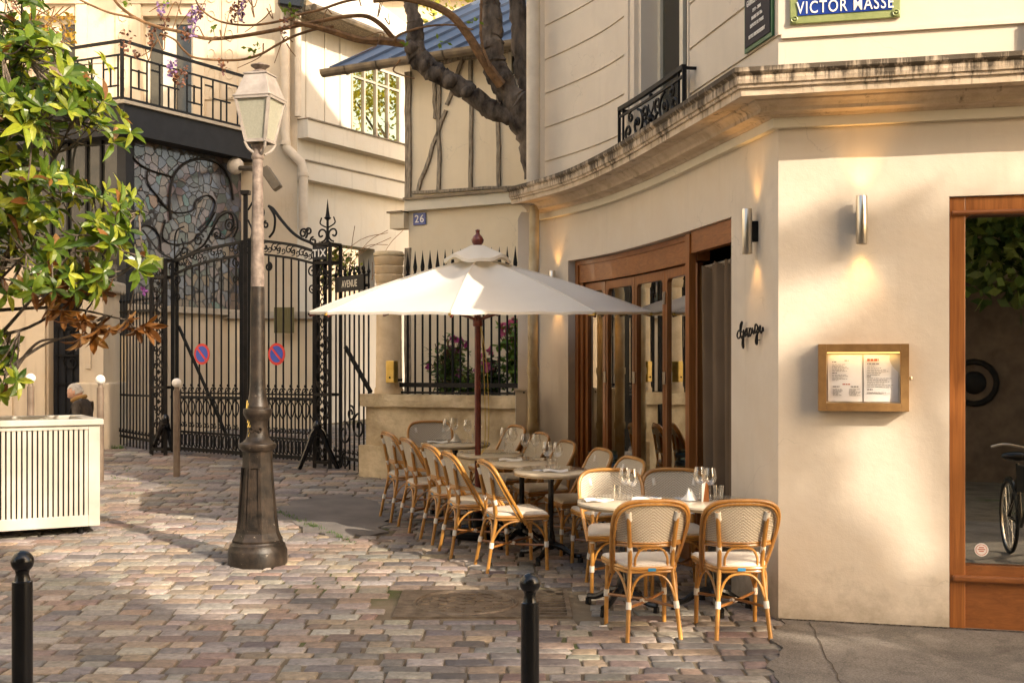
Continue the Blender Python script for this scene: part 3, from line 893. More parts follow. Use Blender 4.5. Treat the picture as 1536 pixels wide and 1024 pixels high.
# shelf of bottles glimpsed inside
sh = thing('bottle_shelf', 'dark shelf of amber bottles glimpsed beside the curtain in the open doorway', 'shelf', V(2.3, 10.6, g(10)))
m = MB(); m.obox(V(2.3, 9.6, g(10)), (.3, 0, 0), (0, 3.2, 0), (0, 0, 2.5)); m.build('cabinet', WOOD, sh)
# shop window on the right facade
sw = thing('shop_window', 'large mahogany framed shop window with timber panel below, on the sunny facade', 'window', Rw(1.9, 0, g(7.5)))
def rbx(mm, t0, t1, p0, p1, z0, z1): mm.obox(Rw(t0, p0, z0), Rw(t1, p0, z0)-Rw(t0, p0, z0), Rw(t0, p1, z0)-Rw(t0, p0, z0), V(0, 0, z1-z0))
gz = g(7.5)-.02
m = MB()
rbx(m, WT0+.004, WT0+.098, -.15, -.02, gz, WZ-.004); rbx(m, WT1-.1, WT1-.004, -.15, -.02, gz, WZ-.004)
rbx(m, WT0+.098, WT1-.1, -.15, -.02, WZ-.115, WZ-.004)
fr = m.build('frame', WOOD, sw, bevel=.004)
m = MB(); rbx(m, WT0+.098, WT1-.1, -.16, -.035, gz, gz+.43); m.build('lower_panel', WOODX, sw)
m = MB(); rbx(m, WT0+.02, WT1-.02, -.03, .012, gz+.33, gz+.372); m.build('sill', WOODX, sw, bevel=.012)
m = MB(); m.tube([Rw(WT0+.02, -.012, WZ-.105), Rw(WT1-.02, -.012, WZ-.105)], .016, 10); m.build('top_bead', WOODX, sw, smooth=True)
m = MB(); rbx(m, WT0+.098, WT1-.1, -.10, -.092, gz+.43, WZ-.115); m.build('pane', PANER, sw)
m = MB()
for s, t0 in ((1, WT0+.098), (-1, WT1-.1)):
    pts = [Rw(t0, -.09, WZ-.115)]+[Rw(t0+s*.05*(1-math.cos(a*.3927)), -.09, WZ-.115-.05*(1-math.sin(a*.3927))) for a in range(5)]
    m.poly(pts, V(ND.x, ND.y, 0)*.06)
m.build('corner_blocks', WOOD, sw)
stk = thing('round_sticker', 'small round white sticker on the lower corner of the shop window', 'sticker', Rw(1.26, -.088, gz+.53))
m = MB()
def disc(mm, c, U, Wv, r, N, th, n=24): mm.poly([c+U*math.cos(k*6.2832/n)*r+Wv*math.sin(k*6.2832/n)*r for k in range(n)], N*th)
RDv, NDv = V(RD.x, RD.y, 0), V(ND.x, ND.y, 0)
disc(m, Rw(1.262, -.091, gz+.525), RDv, UPZ, .042, NDv, .003); m.build('disc', WHITE, stk)
m = MB()
for k in range(26):
    a = k*6.283/26
    c = Rw(1.262, -.0875, gz+.525)+RDv*math.cos(a)*.033+UPZ*math.sin(a)*.033
    m.box(c, (.005, .002, .005))
for zq, wq in ((.012, .03), (.0, .045), (-.012, .028)): m.obox(Rw(1.262-wq/2, -.0878, gz+.525+zq), RDv*wq, NDv*.002, V(0, 0, .006))
m.build('print', INKR, stk)
# pilaster on the upper facade at the right edge
m = MB()
rbx(m, 1.52, 1.80, 0, .05, 3.73, 3.98); rbx(m, 1.56, 1.76, 0, .035, 3.98, 6.5); m.build('pilaster', PLU, rb)
m = MB(); rbx(m, .02, 5.1, .002, .02, 3.965, 3.992); m.build('string_course', PLU, rb)
# downpipes at the end of the curved front
def pipe(name, label, pts, r, mt, cols=()):
    t = thing(name, label, 'downpipe', pts[-1])
    mm = MB(); mm.tube(pts, r, 14); mm.build('tube', mt, t, smooth=True)
    for p in cols:
        mm = MB(); mm.tube([p-V(0, 0, .035), p+V(0, 0, .035)], r*1.18, 14); mm.build('collar', mt, t, smooth=True)
x_, y_ = .223, 12.55
pipe('downpipe', 'thick pale downpipe standing on the cornice beside the tree', [V(x_, y_, 12.4), V(x_, y_, 3.71)], .072, PIPE)
x_, y_ = at(799, 400, 12.45).x, 12.45
pipe('downpipe', 'rust stained downpipe beside the end of the folding doors', [V(x_+.02, y_+.12, 3.5), V(x_+.015, y_+.1, 3.0), V(x_, y_, 2.6), V(x_, y_, g(y_)-.02)], .052, PIPED, (V(x_, y_, zz(556, y_)), V(x_, y_, zz(640, y_))))
m = MB()
a = at(777, 320, 12.75)
for i in range(1):
    pts = [V(at(777, 0, 12.8).x, 12.8, g(12.8)-.1), V(at(777, 0, 12.8).x, 12.8, zz(328, 12.8)), V(at(782, 0, 12.8).x, 12.8, zz(318, 12.8)), V(at(806, 0, 12.8).x, 12.8, zz(318, 12.8)), V(at(806, 0, 12.8).x, 12.8, g(12.8)-.1)]
    m.poly(pts, (0, .3, 0))
m.build('end_pier', PL, rb)
mb = thing('meter_box', 'tall narrow beige meter box at the foot of the downpipe', 'meter box', V(at(781, 0, 12.6).x, 12.6, g(12.6)))
m = MB(); a = at(773, 0, 12.6); b = at(790, 0, 12.6)
m.obox(V(a.x, 12.6, g(12.6)-.02), (b.x-a.x, 0, 0), (0, .14, 0), (0, 0, zz(586, 12.6)-g(12.6)+.02)); m.build('body', PIPE, mb, bevel=.006)
m = MB(); m.obox(V(a.x-.015, 12.585, zz(586, 12.6)), (b.x-a.x+.03, 0, 0), (0, .17, 0), (0, 0, .025)); m.build('lid', PIPE, mb)
m = MB(); m.ball(V(b.x-.03, 12.597, 1.55), .01, 8, 6); m.build('lock', IRON, mb)

# ---- fittings on the facade
def sconce(label, c, N, lit):
    t = thing('wall_lamp', label, 'wall lamp', c)
    N = Vector(N).normalized(); T = V(-N.y, N.x, 0)
    cc = c+N*.075
    mm = MB(); mm.lathe([(.033, -.155), (.036, -.15), (.036, .15), (.033, .155), (.031, .15), (.031, -.15), (.033, -.155)], cc, 24, cap=False); mm.build('tube', STEEL, t, smooth=True)
    mm = MB(); mm.obox(c-T*.02-V(0, 0, .07), T*.04, N*.045, V(0, 0, .14)); mm.build('bracket', IRON, t)
    for s in (-1, 1):
        mm = MB(); mm.lathe([(.0, 0), (.029, 0), (.029, .012), (0, .012)], cc+V(0, 0, s*.105-.006), 16, cap=False); mm.build('bulb', BULB, t, smooth=True)
        ld = bpy.data.lights.new('lamp_glow', 'SPOT'); ld.energy = 3.0*lit; ld.color = (1, .50, .13); ld.spot_size = R(76); ld.spot_blend = .9; ld.shadow_soft_size = .02
        lo = bpy.data.objects.new('lamp_glow', ld); COL.objects.link(lo); lo.parent = t
        lo.location = N*.07+V(0, 0, s*.125); lo.rotation_euler = (0 if s < 0 else math.pi, 0, 0)
y_ = 8.22
sconce('brushed steel up-and-down wall lamp between the doors and the corner', W3(y_, 0, zz(347, 8.2)), V(*WN(y_), 0), .55)
sconce('brushed steel up-and-down wall lamp on the sunny facade above the menu case', Rw(.522, 0, zz(332, 7.74)), NDv, 1.0)
sconce('brushed steel wall lamp half hidden behind the parasol near the downpipe', W3(12.48, 0, zz(428, 12.4)), V(*WN(12.48), 0), .7)
# script lettering of thin rod
sg = thing('script_sign', 'small black metal script lettering fixed between the doors and corner', 'sign', W3(8.3, 0, 2.05))
pa, pb = 8.035, 8.50
trace = [(52,47),(44,44),(40,56),(43,64),(48,58),(50,40),(53,24),(51,22),(48,32),(48,50),(51,63),(55,58),(56,42),(56,62),(57,84),(55,88),(53,80),(54,66),(58,58),(62,44),(64,38),(60,48),(61,58),(65,50),(65,40),(66,56),(69,58),(71,42),(73,38),(70,50),(72,58),(76,50),(77,40),(78,38),(79,44),(81,52),(84,42),(85,30),(88,28),(91,36),(88,46),(85,50),(90,47),(90,62),(90,77),(87,78),(86,68),(89,54),(93,48),(95,36),(97,32),(97,44),(99,50),(102,44),(103,36),(104,46)]
pts = []
for (u, v) in trace:                               # u,v in the enlarged crop, 17.06 per pixel
    px_ = 1090+u*10/17.06; py_ = 470+v*10/17.06
    k = (px_-1114)/(1152-1114); yq = pb+(pa-pb)*k
    pts.append(W3(yq, .03, zz(py_, yq)))
m = MB(); m.tube(spline(pts, 5), .0062, 6); m.build('lettering', IRON, sg, smooth=True)
for i in (4, 20, 46):
    m = MB(); m.tube([pts[i], pts[i]-V(*WN(8.3), 0)*.03], .004, 6); m.build('standoff', IRON, sg)
# menu case
mc = thing('menu_case', 'brown framed wall menu case with two printed pages, lit from inside', 'menu case', Rw(.53, 0, 1.67))
t0, t1, z0, z1 = .252, .81, 1.537, 1.966
P_ = .095
m = MB()
bw = .052
rbx(m, t0, t0+bw, 0.002, P_, z0, z1); rbx(m, t1-bw, t1, 0.002, P_, z0, z1); rbx(m, t0+bw, t1-bw, 0.002, P_, z0, z0+bw); rbx(m, t0+bw, t1-bw, 0.002, P_, z1-bw, z1)
m.build('frame', MENU, mc, bevel=.002)
m = MB(); rbx(m, t0+bw, t1-bw, .002, .05, z0+bw, z1-bw); m.build('backboard', CREAMP, mc)
m = MB(); rbx(m, t0+bw+.004, t1-bw-.004, .075, .088, z1-bw-.007, z1-bw-.0005); m.build('light_strip', BULBM, mc)
ld = bpy.data.lights.new('case_light', 'AREA'); ld.shape = 'RECTANGLE'; ld.size = .42; ld.size_y = .012; ld.energy = .10; ld.color = (1, .62, .25)
lo = bpy.data.objects.new('case_light', ld); COL.objects.link(lo); lo.parent = mc
lo.matrix_basis = wmat(mc).inverted() @ (Matrix.Translation(Rw(.53, .078, z1-bw-.009)) @ Matrix(((RDv.x, -NDv.x, 0), (RDv.y, -NDv.y, 0), (0, 0, 1))).to_4x4())
mid = (t0+t1)/2
for s, (a, b) in enumerate(((t0+bw+.010, mid-.004), (mid+.004, t1-bw-.012))):
    pg = MB()
    pg.grid(lambda u, v: Rw(a+(b-a)*u, .055+.006*math.sin(u*3.1+s)+.004*math.sin(v*5), z0+bw+.008+(z1-z0-2*bw-.026)*v), 10, 10)
    po = pg.build('page', PAPER, mc, smooth=True, recalc=False)
    ink, inkr = MB(), MB()
    def line(mm, u0, u1, v, h=.0045):
        x = u0
        while x < u1:
            wq = rnd.uniform(.03, .11); e = min(x+wq, u1)
            tt = a+(b-a)*x; te = a+(b-a)*e; zq = z0+bw+.008+(z1-z0-2*bw-.026)*v
            mm.obox(Rw(tt, .0655, zq), RDv*(te-tt), NDv*.001, V(0, 0, h)); x = e+.018
    if s == 0:
        line(ink, .12, .24, .84, .007); line(ink, .48, .6, .87, .006)
        for k, e in enumerate((.5, .44, .56, .6, .47, .55)): line(ink, .12, e, .79-.028*k, .003)
        line(ink, .12, .26, .60, .007)
        for k, e in enumerate((.55, .6, .42, .56, .3)): line(ink, .12, e, .565-.028*k, .003)
        line(inkr, .42, .64, .36, .007); line(ink, .14, .34, .31, .007); line(ink, .66, .9, .31, .007)
        for k in range(6): line(ink, .14, .3+.16*rnd.random(), .26-.026*k, .003); line(ink, .62, .76+.2*rnd.random(), .26-.026*k, .003)
    else:
        line(inkr, .10, .44, .87, .014); line(ink, .10, .46, .80, .007)
        for k, e in enumerate((.3, .52, .66, .74, .5, .46)): line(ink, .10, e, .75-.036*k, .003)
        line(ink, .10, .2, .53, .007)
        for k, e in enumerate((.82, .7, .74, .6, .84, .78)): line(ink, .10, e, .495-.036*k, .003)
        line(ink, .10, .26, .25, .007); line(ink, .10, .66, .195, .003); line(ink, .10, .75, .175, .003)
    ink.build('print', INK, po); inkr.build('heading_print', INKR, po)
m = MB(); c = Rw(t1+.012, .05, 1.748); m.lathe([(0, -.012), (.011, -.01), (.012, 0), (.011, .01), (0, .012)], c, 12, cap=False); m.build('lock', STEEL, mc, smooth=True)
# street name plate
ss = thing('street_name_sign', 'blue enamel street name plate with green border on the sunny upper wall', 'street sign', Rw(.42, 0, 4.1))
t0, t1 = .074, .762
zb_ = zz(33.5, 7.78)
m = MB(); rbx(m, t0, t1, .002, .022, zb_, zb_+.44); m.build('border', GREENE, ss, bevel=.004)
m = MB(); rbx(m, t0+.05, t1-.05, .022, .027, zb_+.05, zb_+.39); m.build('panel', BLUE, ss)
for tt in (t0+.028, t1-.028):
    m = MB(); c = Rw(tt, .022, zb_+.028)
    m.tube([c+RDv*math.cos(k*.393)*.019+UPZ*math.sin(k*.393)*.019+NDv*.004 for k in range(24)], .0055, 6, closed=True); m.ball(c+NDv*.003, .009, 8, 6)
    m.build('rosette', GREENE, ss, smooth=True)
text('VICTOR MASSE', .098, WHITE, ss, Rw((t0+t1)/2, .0285, zb_+.100), RDv, UPZ, ext=.002, off=.0004, fit=.605, fith=.080)
pq = thing('wall_plaque', 'dark plaque with green frame and pale lettering on the shaded upper wall', 'plaque', W3(8.15, 0, 4.2))
pA, pB = 7.925, 8.40
def pqm(mm, y0, y1, p0, p1, z0, z1):
    A, B = W3(y0, p0, z0), W3(y1, p0, z0); n_ = V(*WN(8.2), 0); mm.obox(A, B-A, n_*(p1-p0), V(0, 0, z1-z0))
zq = zz(80, 8.37)
m = MB(); pqm(m, pA, pB, .003, .02, zq, zq+.75); m.build('frame', GREEND, pq, bevel=.003)
m = MB(); pqm(m, pA+.025, pB-.025, .02, .026, zq+.03, zq+.72); m.build('panel', PLAQ, pq)
U = (W3(pA, .03, 0)-W3(pB, .03, 0)).normalized()
cm = (pA+pB)/2
for tx, sz, dz in (('PLACE', .035, .40), ('GABRIEL KASPEREIT', .058, .325), ('1919 - 2006', .032, .255), ('MAIRE DU IXe', .032, .205), ('DEPUTE DE PARIS', .032, .155), ('NOTRE ARRONDISSEMENT', .034, .085)):
    text(tx, sz, WHITE, pq, W3(cm, .0285, zq+dz), U, UPZ, ext=.001, off=.001, sx=.82 if len(tx) < 16 else .62)
# ------------------------------------------------------------------ half-timbered house beyond the low wall
def P2(px, d): return Vector(((px-CX)/F*d, d))
class Plane:
    def __init__(s, a, b):
        s.a, s.b = Vector(a), Vector(b); s.u = (s.b-s.a); s.L = s.u.length; s.u.normalize()
        s.n = Vector((s.u.y, -s.u.x))               # towards the viewer when a is on the left
    def p(s, u, w, z): q = s.a+s.u*u+s.n*w; return Vector((q.x, q.y, z))
    def hit(s, px):                                  # distance along the plane seen in a column of the picture
        k = (px-CX)/F
        # a.x+u.x*t = k*(a.y+u.y*t)
        return (k*s.a.y-s.a.x)/(s.u.x-k*s.u.y)
    def d(s, u): return s.a.y+s.u.y*u
    def z(s, px, py): return zz(py, s.d(s.hit(px)))
    def pp(s, px, py, w=0): u = s.hit(px); return s.p(u, w, zz(py, s.d(u)))
    def bx(s, m, u0, u1, w0, w1, z0, z1):
        m.obox(s.p(u0, w0, z0), s.p(u1, w0, z0)-s.p(u0, w0, z0), s.p(u0, w1, z0)-s.p(u0, w0, z0), V(0, 0, z1-z0)); return m

H = Plane((-1.46, 16.95), (1.2, 15.42))
hs = thing('timbered_house', 'small cream half-timbered house under a blue zinc roof', 'house', H.p(H.L/2, 0, g(16)))
zl = zz(288, 16.4)                                  # ledge between the floors
zr = 6.1
m = MB(); H.bx(m, 0, H.L, -3.5, 0, -.2, zl-.02); m.build('lower_wall', PLC, hs)
m = MB(); H.bx(m, 0, H.L, -3.5, -.03, zl-.02, zr+.1); m.build('upper_wall', PLC, hs)
m = MB(); H.bx(m, H.hit(612), H.L, -.02, .09, zl-.20, zl-.05); m.build('moulding', MOULD, hs)
m = MB(); H.bx(m, H.hit(612), H.L, -.02, .13, zl-.05, zl-.015); m.build('zinc_ledge', GUTTER, hs)
m = MB(); H.bx(m, H.hit(592), H.hit(613), -.1, .12, zl-.44, zl-.22); m.build('corbel', PLC, hs)
m = MB(); H.bx(m, H.hit(589), H.hit(612), -.1, .15, zl-.22, zl-.195); m.build('corbel_cap', GUTTER, hs)
def beam(p0, p1, w, nm='timber_beam'):
    a = H.pp(*p0, w=-.035); b = H.pp(*p1, w=-.035)
    wd = w*.86/F*16.4/2
    m = MB()
    t = (b-a).normalized(); s = t.cross(V(H.n.x, H.n.y, 0)).normalized()
    pts = []
    n = 7
    vs = []
    for i in range(n+1):
        q = a.lerp(b, i/n)
        j = rnd.uniform(-.012, .012)
        for sg_, ww in ((-1, 0), (1, 0), (1, .045), (-1, .045)):
            vs.append(q+s*(sg_*wd+j)+V(H.n.x, H.n.y, 0)*ww)
    fs = [(i*4+k, i*4+(k+1) % 4, i*4+4+(k+1) % 4, i*4+4+k) for i in range(n) for k in range(4)]+[(0, 1, 2, 3), (n*4+3, n*4+2, n*4+1, n*4)]
    m.add(vs, fs)
    m.build(nm, TIMBER, hs)
beam((611.5, 310), (611.5, 108), 12)
beam((658, 286), (658, 95), 6.5); beam((706, 284), (706, 90), 6.5); beam((747, 281), (747, 80), 6.5)
beam((625, 288), (668, 165), 6); beam((670, 158), (693, 90), 6); beam((652, 92), (652, 178), 6)
beam((618, 289), (775, 280), 5, 'sill_beam'); beam((618, 101), (790, 70), 7, 'wall_plate')
beam((611.5, 372), (611.5, 640), 14, 'corner_post')
# little window under the eave
m = MB(); u0, u1 = H.hit(764), H.hit(784); zt, zb2 = H.z(774, 78), H.z(774, 155)
H.bx(m, u0, u0+.05, -.02, .03, zb2, zt); H.bx(m, u1-.05, u1, -.02, .03, zb2, zt); H.bx(m, u0+.05, u1-.05, -.02, .03, zt-.05, zt); H.bx(m, u0+.05, u1-.05, -.02, .03, zb2, zb2+.05); H.bx(m, u0+.05, u1-.05, -.02, .025, (zt+zb2)/2, (zt+zb2)/2+.04)
wf = m.build('window', CREAMP, hs)
m = MB(); H.bx(m, u0+.05, u1-.05, -.025, .0, zb2+.05, zt-.05); m.build('pane', DGLASS, wf)
# zinc roof with standing seams and a gutter
E0u, E1u = H.hit(514)+.02, H.L+.6
ov = .38
slope = .5
def rf(u, s, dz=0): return H.p(u, ov-s, zz(100, 17.0)+.0+s*slope+dz)
m = MB()
m.add([rf(E0u, 0), rf(E1u, 0), rf(E1u, 5), rf(E0u, 5), rf(E0u, 0, -.06), rf(E1u, 0, -.06), rf(E1u, 5, -.06), rf(E0u, 5, -.06)], [(0, 1, 2, 3), (7, 6, 5, 4), (0, 4, 5, 1), (1, 5, 6, 2), (2, 6, 7, 3), (3, 7, 4, 0)])
k = 0
while E0u+k*.52 < E1u:
    u = E0u+k*.52+.02
    a, b = rf(u, .02), rf(u, 5)
    m.obox(a-V(0, 0, .01), (b-a), V(H.u.x, H.u.y, 0)*.035, V(0, 0, .05)); k += 1
m.build('roof', ZINC, hs)
m = MB()
gpts = lambda u: H.p(u, ov+.05, zz(100, 17.0)-.03)
hp = []
for i in range(2):
    pass
vs, fs = [], []
us = [E0u-.03, E1u]
for u in us:
    for k in range(9):
        a = math.pi*k/8+math.pi
        vs.append(H.p(u, ov+.06+.085*math.cos(a), zz(100, 17.0)-.02+.10*math.sin(a)))
for u in us:
    for k in range(9):
        a = math.pi*k/8+math.pi
        vs.append(H.p(u, ov+.06+.075*math.cos(a), zz(100, 17.0)-.02+.088*math.sin(a)))
fs += [(k, k+1, 10+k, 9+k) for k in range(8)]+[(18+k, 27+k, 28+k, 19+k) for k in range(8)]+[tuple(range(9))]
m.add(vs, fs)
u = E0u+.4
while u < E1u:
    m.tube([H.p(u, ov+.06+.09*math.cos(math.pi*k/8+math.pi), zz(100, 17.0)-.02+.105*math.sin(math.pi*k/8+math.pi)) for k in range(9)], .012, 5); u += .55
m.build('gutter', GUTTER, hs)
np_ = thing('house_number', 'blue enamel plate with the white number 26 on the half-timbered house', 'number plate', H.pp(629, 328))
m = MB(); H.bx(m, H.hit(621), H.hit(639.5), .002, .02, H.z(630, 337.5), H.z(630, 319.5)); m.build('plate', BLUE, np_)
text('26', .15, WHITE, np_, H.pp(630.2, 328.3, .021), (H.u.x, H.u.y, 0), UPZ, ext=.001, off=.001)

# ------------------------------------------------------------------ low stone wall with iron railing, column and flower bed
LW = Plane((P2(549, 14.85).x, 14.85), (P2(790, 13.9).x, 13.9))
lw = thing('low_stone_wall', 'weathered yellow sandstone garden wall with a projecting coping', 'wall', LW.p(1, 0, g(14.5)))
zc1, zc0 = zz(591, 14.8), zz(609, 14.8)
gb = g(14.85)-.15
m = MB(); LW.bx(m, 0, LW.L, -.34, 0, gb, zc0); m.build('wall_face', STONE, lw)
def rough_slab(u0, u1, w0, w1, z0, z1, nm, mt, par, n=40):
    m = MB()
    pr = [(w0, z0), (w1, z0), (w1, (z0+z1)/2), (w1, z1), (w0, z1)]
    vs, fs = [], []
    for i in range(n+1):
        u = u0+(u1-u0)*i/n
        for (w, z) in pr:
            k = noise.noise(V(u*6, w*5, z*6))*.018
            vs.append(LW.p(u, w+k, z+k*.7))
    for i in range(n):
        for k in range(5): fs.append((i*5+k, i*5+(k+1) % 5, i*5+5+(k+1) % 5, i*5+5+k))
    fs += [tuple(range(5)), tuple(n*5+k for k in range(4, -1, -1))]
    m.add(vs, fs); m.build(nm, mt, par)
rough_slab(-.05, LW.L, -.40, .055, zc0, zc1, 'coping', STONE, lw)
rough_slab(-.06, LW.hit(586), -.36, .07, gb, zz(668, 14.75), 'footing', STONE, lw, 8)
cl = thing('stone_column', 'round limestone column with ringed top standing on the low wall', 'column', LW.p(LW.hit(572), -.17, zc1))
cc = LW.p(LW.hit(572.5), -.17, 0); dcl = cc.y
s_ = dcl/F
zy = lambda py: zz(py, dcl)
m = MB(); m.lathe([(22*s_, zc1+.002), (22*s_, zy(584)), (20*s_, zy(580)), (19*s_, zy(500)), (18.5*s_, zy(425))], (cc.x, cc.y, 0), 28); m.build('shaft', STONE2, cl, smooth=True)
for a, b, r0, r1 in ((425, 412, 20, 21.5), (411.5, 399, 21, 22), (398.5, 385, 21.5, 23)):
    m = MB(); m.lathe([(r0*s_-.01, zy(a)), (r0*s_, zy(a)+.012), (r1*s_, zy(b)-.012), (r1*s_-.012, zy(b))], (cc.x, cc.y, 0), 28); m.build('ring', STONE2, cl, smooth=True)
m = MB(); m.lathe([(23*s_, zy(384.5)), (23.5*s_, zy(382)), (21*s_, zy(378)), (0, zy(377))], (cc.x, cc.y, 0), 28, cap=False); m.build('cap', STONE, cl, smooth=True)
ab = thing('brass_ashtray', 'square brass wall ashtray fixed beside the column above the low wall', 'ashtray', LW.pp(591, 560, .03))
m = MB(); LW.bx(m, LW.hit(585), LW.hit(597.5), .0, .10, zz(574, 14.7), zz(541, 14.7)); m.build('box', BRASS, ab, bevel=.01)
m = MB(); c = LW.pp(591, 566, .102); m.ball(c, .012, 8, 6); m.build('lock', IRON, ab)
m = MB(); LW.bx(m, LW.hit(585), LW.hit(597.5), -.1, 0, zz(574, 14.7)+.02, zz(574, 14.7)+.05); m.build('bracket', IRON, ab)
# railing on the wall
rl = thing('iron_railing', 'black iron railing with spear points along the low stone wall', 'railing', LW.p(1, -.17, zc1))
zt_ = zz(398, 14.5)
u0, u1 = LW.hit(601), LW.hit(778)
m = MB(); LW.bx(m, LW.hit(586), u1, -.19, -.15, zz(581, 14.5), zz(574, 14.5)); LW.bx(m, LW.hit(586), u1, -.185, -.155, zc1+.01, zc1+.035); m.build('lower_rail', IRONB, rl)
m = MB(); LW.bx(m, u0-.15, u1, -.19, -.15, zz(432, 14.5), zz(426, 14.5)); m.build('upper_rail', IRONB, rl)
nb = 16
for i in range(nb):
    u = u0+(u1-u0-.02)*i/(nb-1)
    p = LW.p(u, -.17, 0)
    m = MB(); m.tube([V(p.x, p.y, zc1+.0), V(p.x, p.y, zt_-.12)], .0125 if i % 3 else .015, 6)
    m.lathe([(.012, -.13), (.026, -.10), (.028, -.085), (.014, -.07), (.022, -.04), (.026, 0.0), (.012, .1), (.001, .2)], (p.x, p.y, zt_), 8)
    m.build('spear_bar', IRON, rl, smooth=True)
# garden bed and plants seen through the railing
bed = MB(); bed.obox(LW.p(.3, -.36, g(14.5)-.1), V(LW.u.x, LW.u.y, 0)*1.6, V(-LW.n.x, -LW.n.y, 0)*.8, V(0, 0, zc1-g(14.5)+.08))
tag(bed.build('flower_bed', SOIL), kind='structure')
def leafquad(m, p, d, n, ln, wd, col):
    d = d.normalized(); s = d.cross(n)
    if s.length < 1e-4: s = d.orthogonal()
    s.normalize()
    m.add([p, p+d*ln*.5+s*wd*.5, p+d*ln, p+d*ln*.5-s*wd*.5], [(0, 1, 2, 3)], col)
def rvec(): 
    v = V(rnd.gauss(0, 1), rnd.gauss(0, 1), rnd.gauss(0, 1)); return v.normalized()
def plant(name, label, base, h, w, nleaf, nfl, gcol, fcol, ln=.09):
    t = thing(name, label, 'plant', base)
    m = MB(); st = MB()
    tips = []
    for i in range(max(5, nleaf//22)):
        e = base+V(rnd.gauss(0, w*.45), rnd.gauss(0, .10), h*rnd.uniform(.55, 1.05)); tips.append(e)
        st.tube([base+V(rnd.gauss(0, w*.2), 0, 0), base.lerp(e, .5)+V(0, 0, h*.1), e], .006, 4)
    for i in range(nleaf):
        e = rnd.choice(tips); f = rnd.uniform(.25, 1.0)
        p = base.lerp(e, f)+V(rnd.gauss(0, .07), rnd.gauss(0, .06), rnd.gauss(0, .04))
        k = rnd.uniform(.55, 1.35); c = (gcol[0]*k, gcol[1]*k, gcol[2]*k)
        dd = V(rnd.gauss(0, 1), rnd.gauss(0, 1), rnd.gauss(-.1, .6))
        leafquad(m, p, dd, V(0, 0, 1)+rvec()*.5, ln*rnd.uniform(.6, 1.2), ln*.45, c)
    st.build('stems', VINE, t); m.build('leaves', LEAFS, t, recalc=False)
    for i in range(nfl):
        e = rnd.choice(tips)+V(rnd.gauss(0, .05), rnd.gauss(-.03, .05), rnd.gauss(.02, .06)); fm = MB()
        for k in range(9):
            q = rnd.uniform(.7, 1.2); leafquad(fm, e, rvec(), rvec(), .07, .055, tuple(min(.8, x*q) for x in fcol))
        fm.build('flower', PETAL, t, recalc=False)
zb3 = zc1-.08
def ub(px): return LW.p(LW.hit(px), -.55, zb3)
plant('flowering_shrub', 'leafy plant with few magenta flowers behind the railing beside the column', ub(640), .74, .22, 700, 7, (.12, .19, .05), (.50, .07, .26), .11)
plant('flowering_shrub', 'low bright green plant behind the middle of the railing', ub(682), .36, .26, 480, 3, (.16, .24, .05), (.50, .12, .36), .12)
plant('flowering_shrub', 'dark leafy plant with small pink buds just left of the parasol pole', ub(706), .58, .16, 420, 6, (.10, .17, .05), (.55, .12, .24), .11)
plant('flowering_shrub', 'tall lush plant with many pink blossoms behind the railing by the downpipe', ub(757), .95, .28, 1300, 34, (.17, .29, .05), (.72, .16, .30), .14)

# ------------------------------------------------------------------ buildings behind the gate
YB = 21.3
FW = Plane((-15.0, YB), (P2(446, YB).x, YB))        # frontal wall with the French windows
lb = thing('balcony_house', 'pale ornate house with black balcony over a stained glass bay', 'house', V(-6.15, 19, g(19)))
def fz(py): return zz(py, YB)
m = MB()
u_ = FW.hit
wins = [(u_(42), u_(113), fz(152), fz(24)), (u_(214), u_(289), fz(190), fz(24))]
ZTOP = 9.8
def cols_with_holes(mm, pl, u0, u1, z0, z1, holes, th=.35):
    cur = u0
    for (a, b, c, d) in sorted(holes):
        pl.bx(mm, cur, a, -th, 0, z0, z1)
        if c > z0: pl.bx(mm, a, b, -th, 0, z0, c)
        pl.bx(mm, a, b, -th, 0, d, z1); cur = b
    pl.bx(mm, cur, u1, -th, 0, z0, z1)
cols_with_holes(m, FW, 0, FW.L, -.3, ZTOP, wins)
m.build('wall', PLL, lb)
for (a, b, c, d) in wins:
    m = MB()
    FW.bx(m, a-.22, a-.02, 0, .05, c, d+.2); FW.bx(m, b+.02, b+.22, 0, .05, c, d+.2); FW.bx(m, a-.25, b+.25, 0, .07, d+.2, d+.33); FW.bx(m, a-.32, b+.32, 0, .14, d+.33, d+.42)
    m.build('window_surround', PLL, lb)
    m = MB()
    FW.bx(m, a, a+.07, -.25, -.18, c, d); FW.bx(m, b-.07, b, -.25, -.18, c, d); mid_ = (a+b)/2
    FW.bx(m, mid_-.13, mid_+.10, -.25, -.17, c, d); FW.bx(m, a+.07, mid_-.13, -.25, -.18, d-.1, d); FW.bx(m, mid_+.1, b-.07, -.25, -.18, d-.1, d)
    wf = m.build('french_window', CREAMP, lb)
    m = MB(); FW.bx(m, a+.07, mid_-.13, -.24, -.22, c, d-.1); FW.bx(m, mid_+.1, b-.07, -.24, -.22, c, d-.1); m.build('pane', DGLASS, wf)
for px in (185, 318, 345):                          # carved vertical strips
    m = MB(); uu = u_(px); FW.bx(m, uu-.13, uu+.13, 0, .03, fz(150), ZTOP); m.build('wall_strip', PLL, lb)
    m = MB()
    for k in range(9):
        zq = fz(140)+k*.34; c = FW.p(uu, .035, zq)
        m.tube([c+V(.07*math.cos(a*.785), 0, .10*math.sin(a*.785)) for a in range(8)], .012, 5, closed=True)
    m.build('carved_ornament', PLL, lb)
m = MB(); FW.bx(m, u_(20), FW.L, 0, .06, fz(-30), fz(-40)); m.build('cornice', PLL, lb)
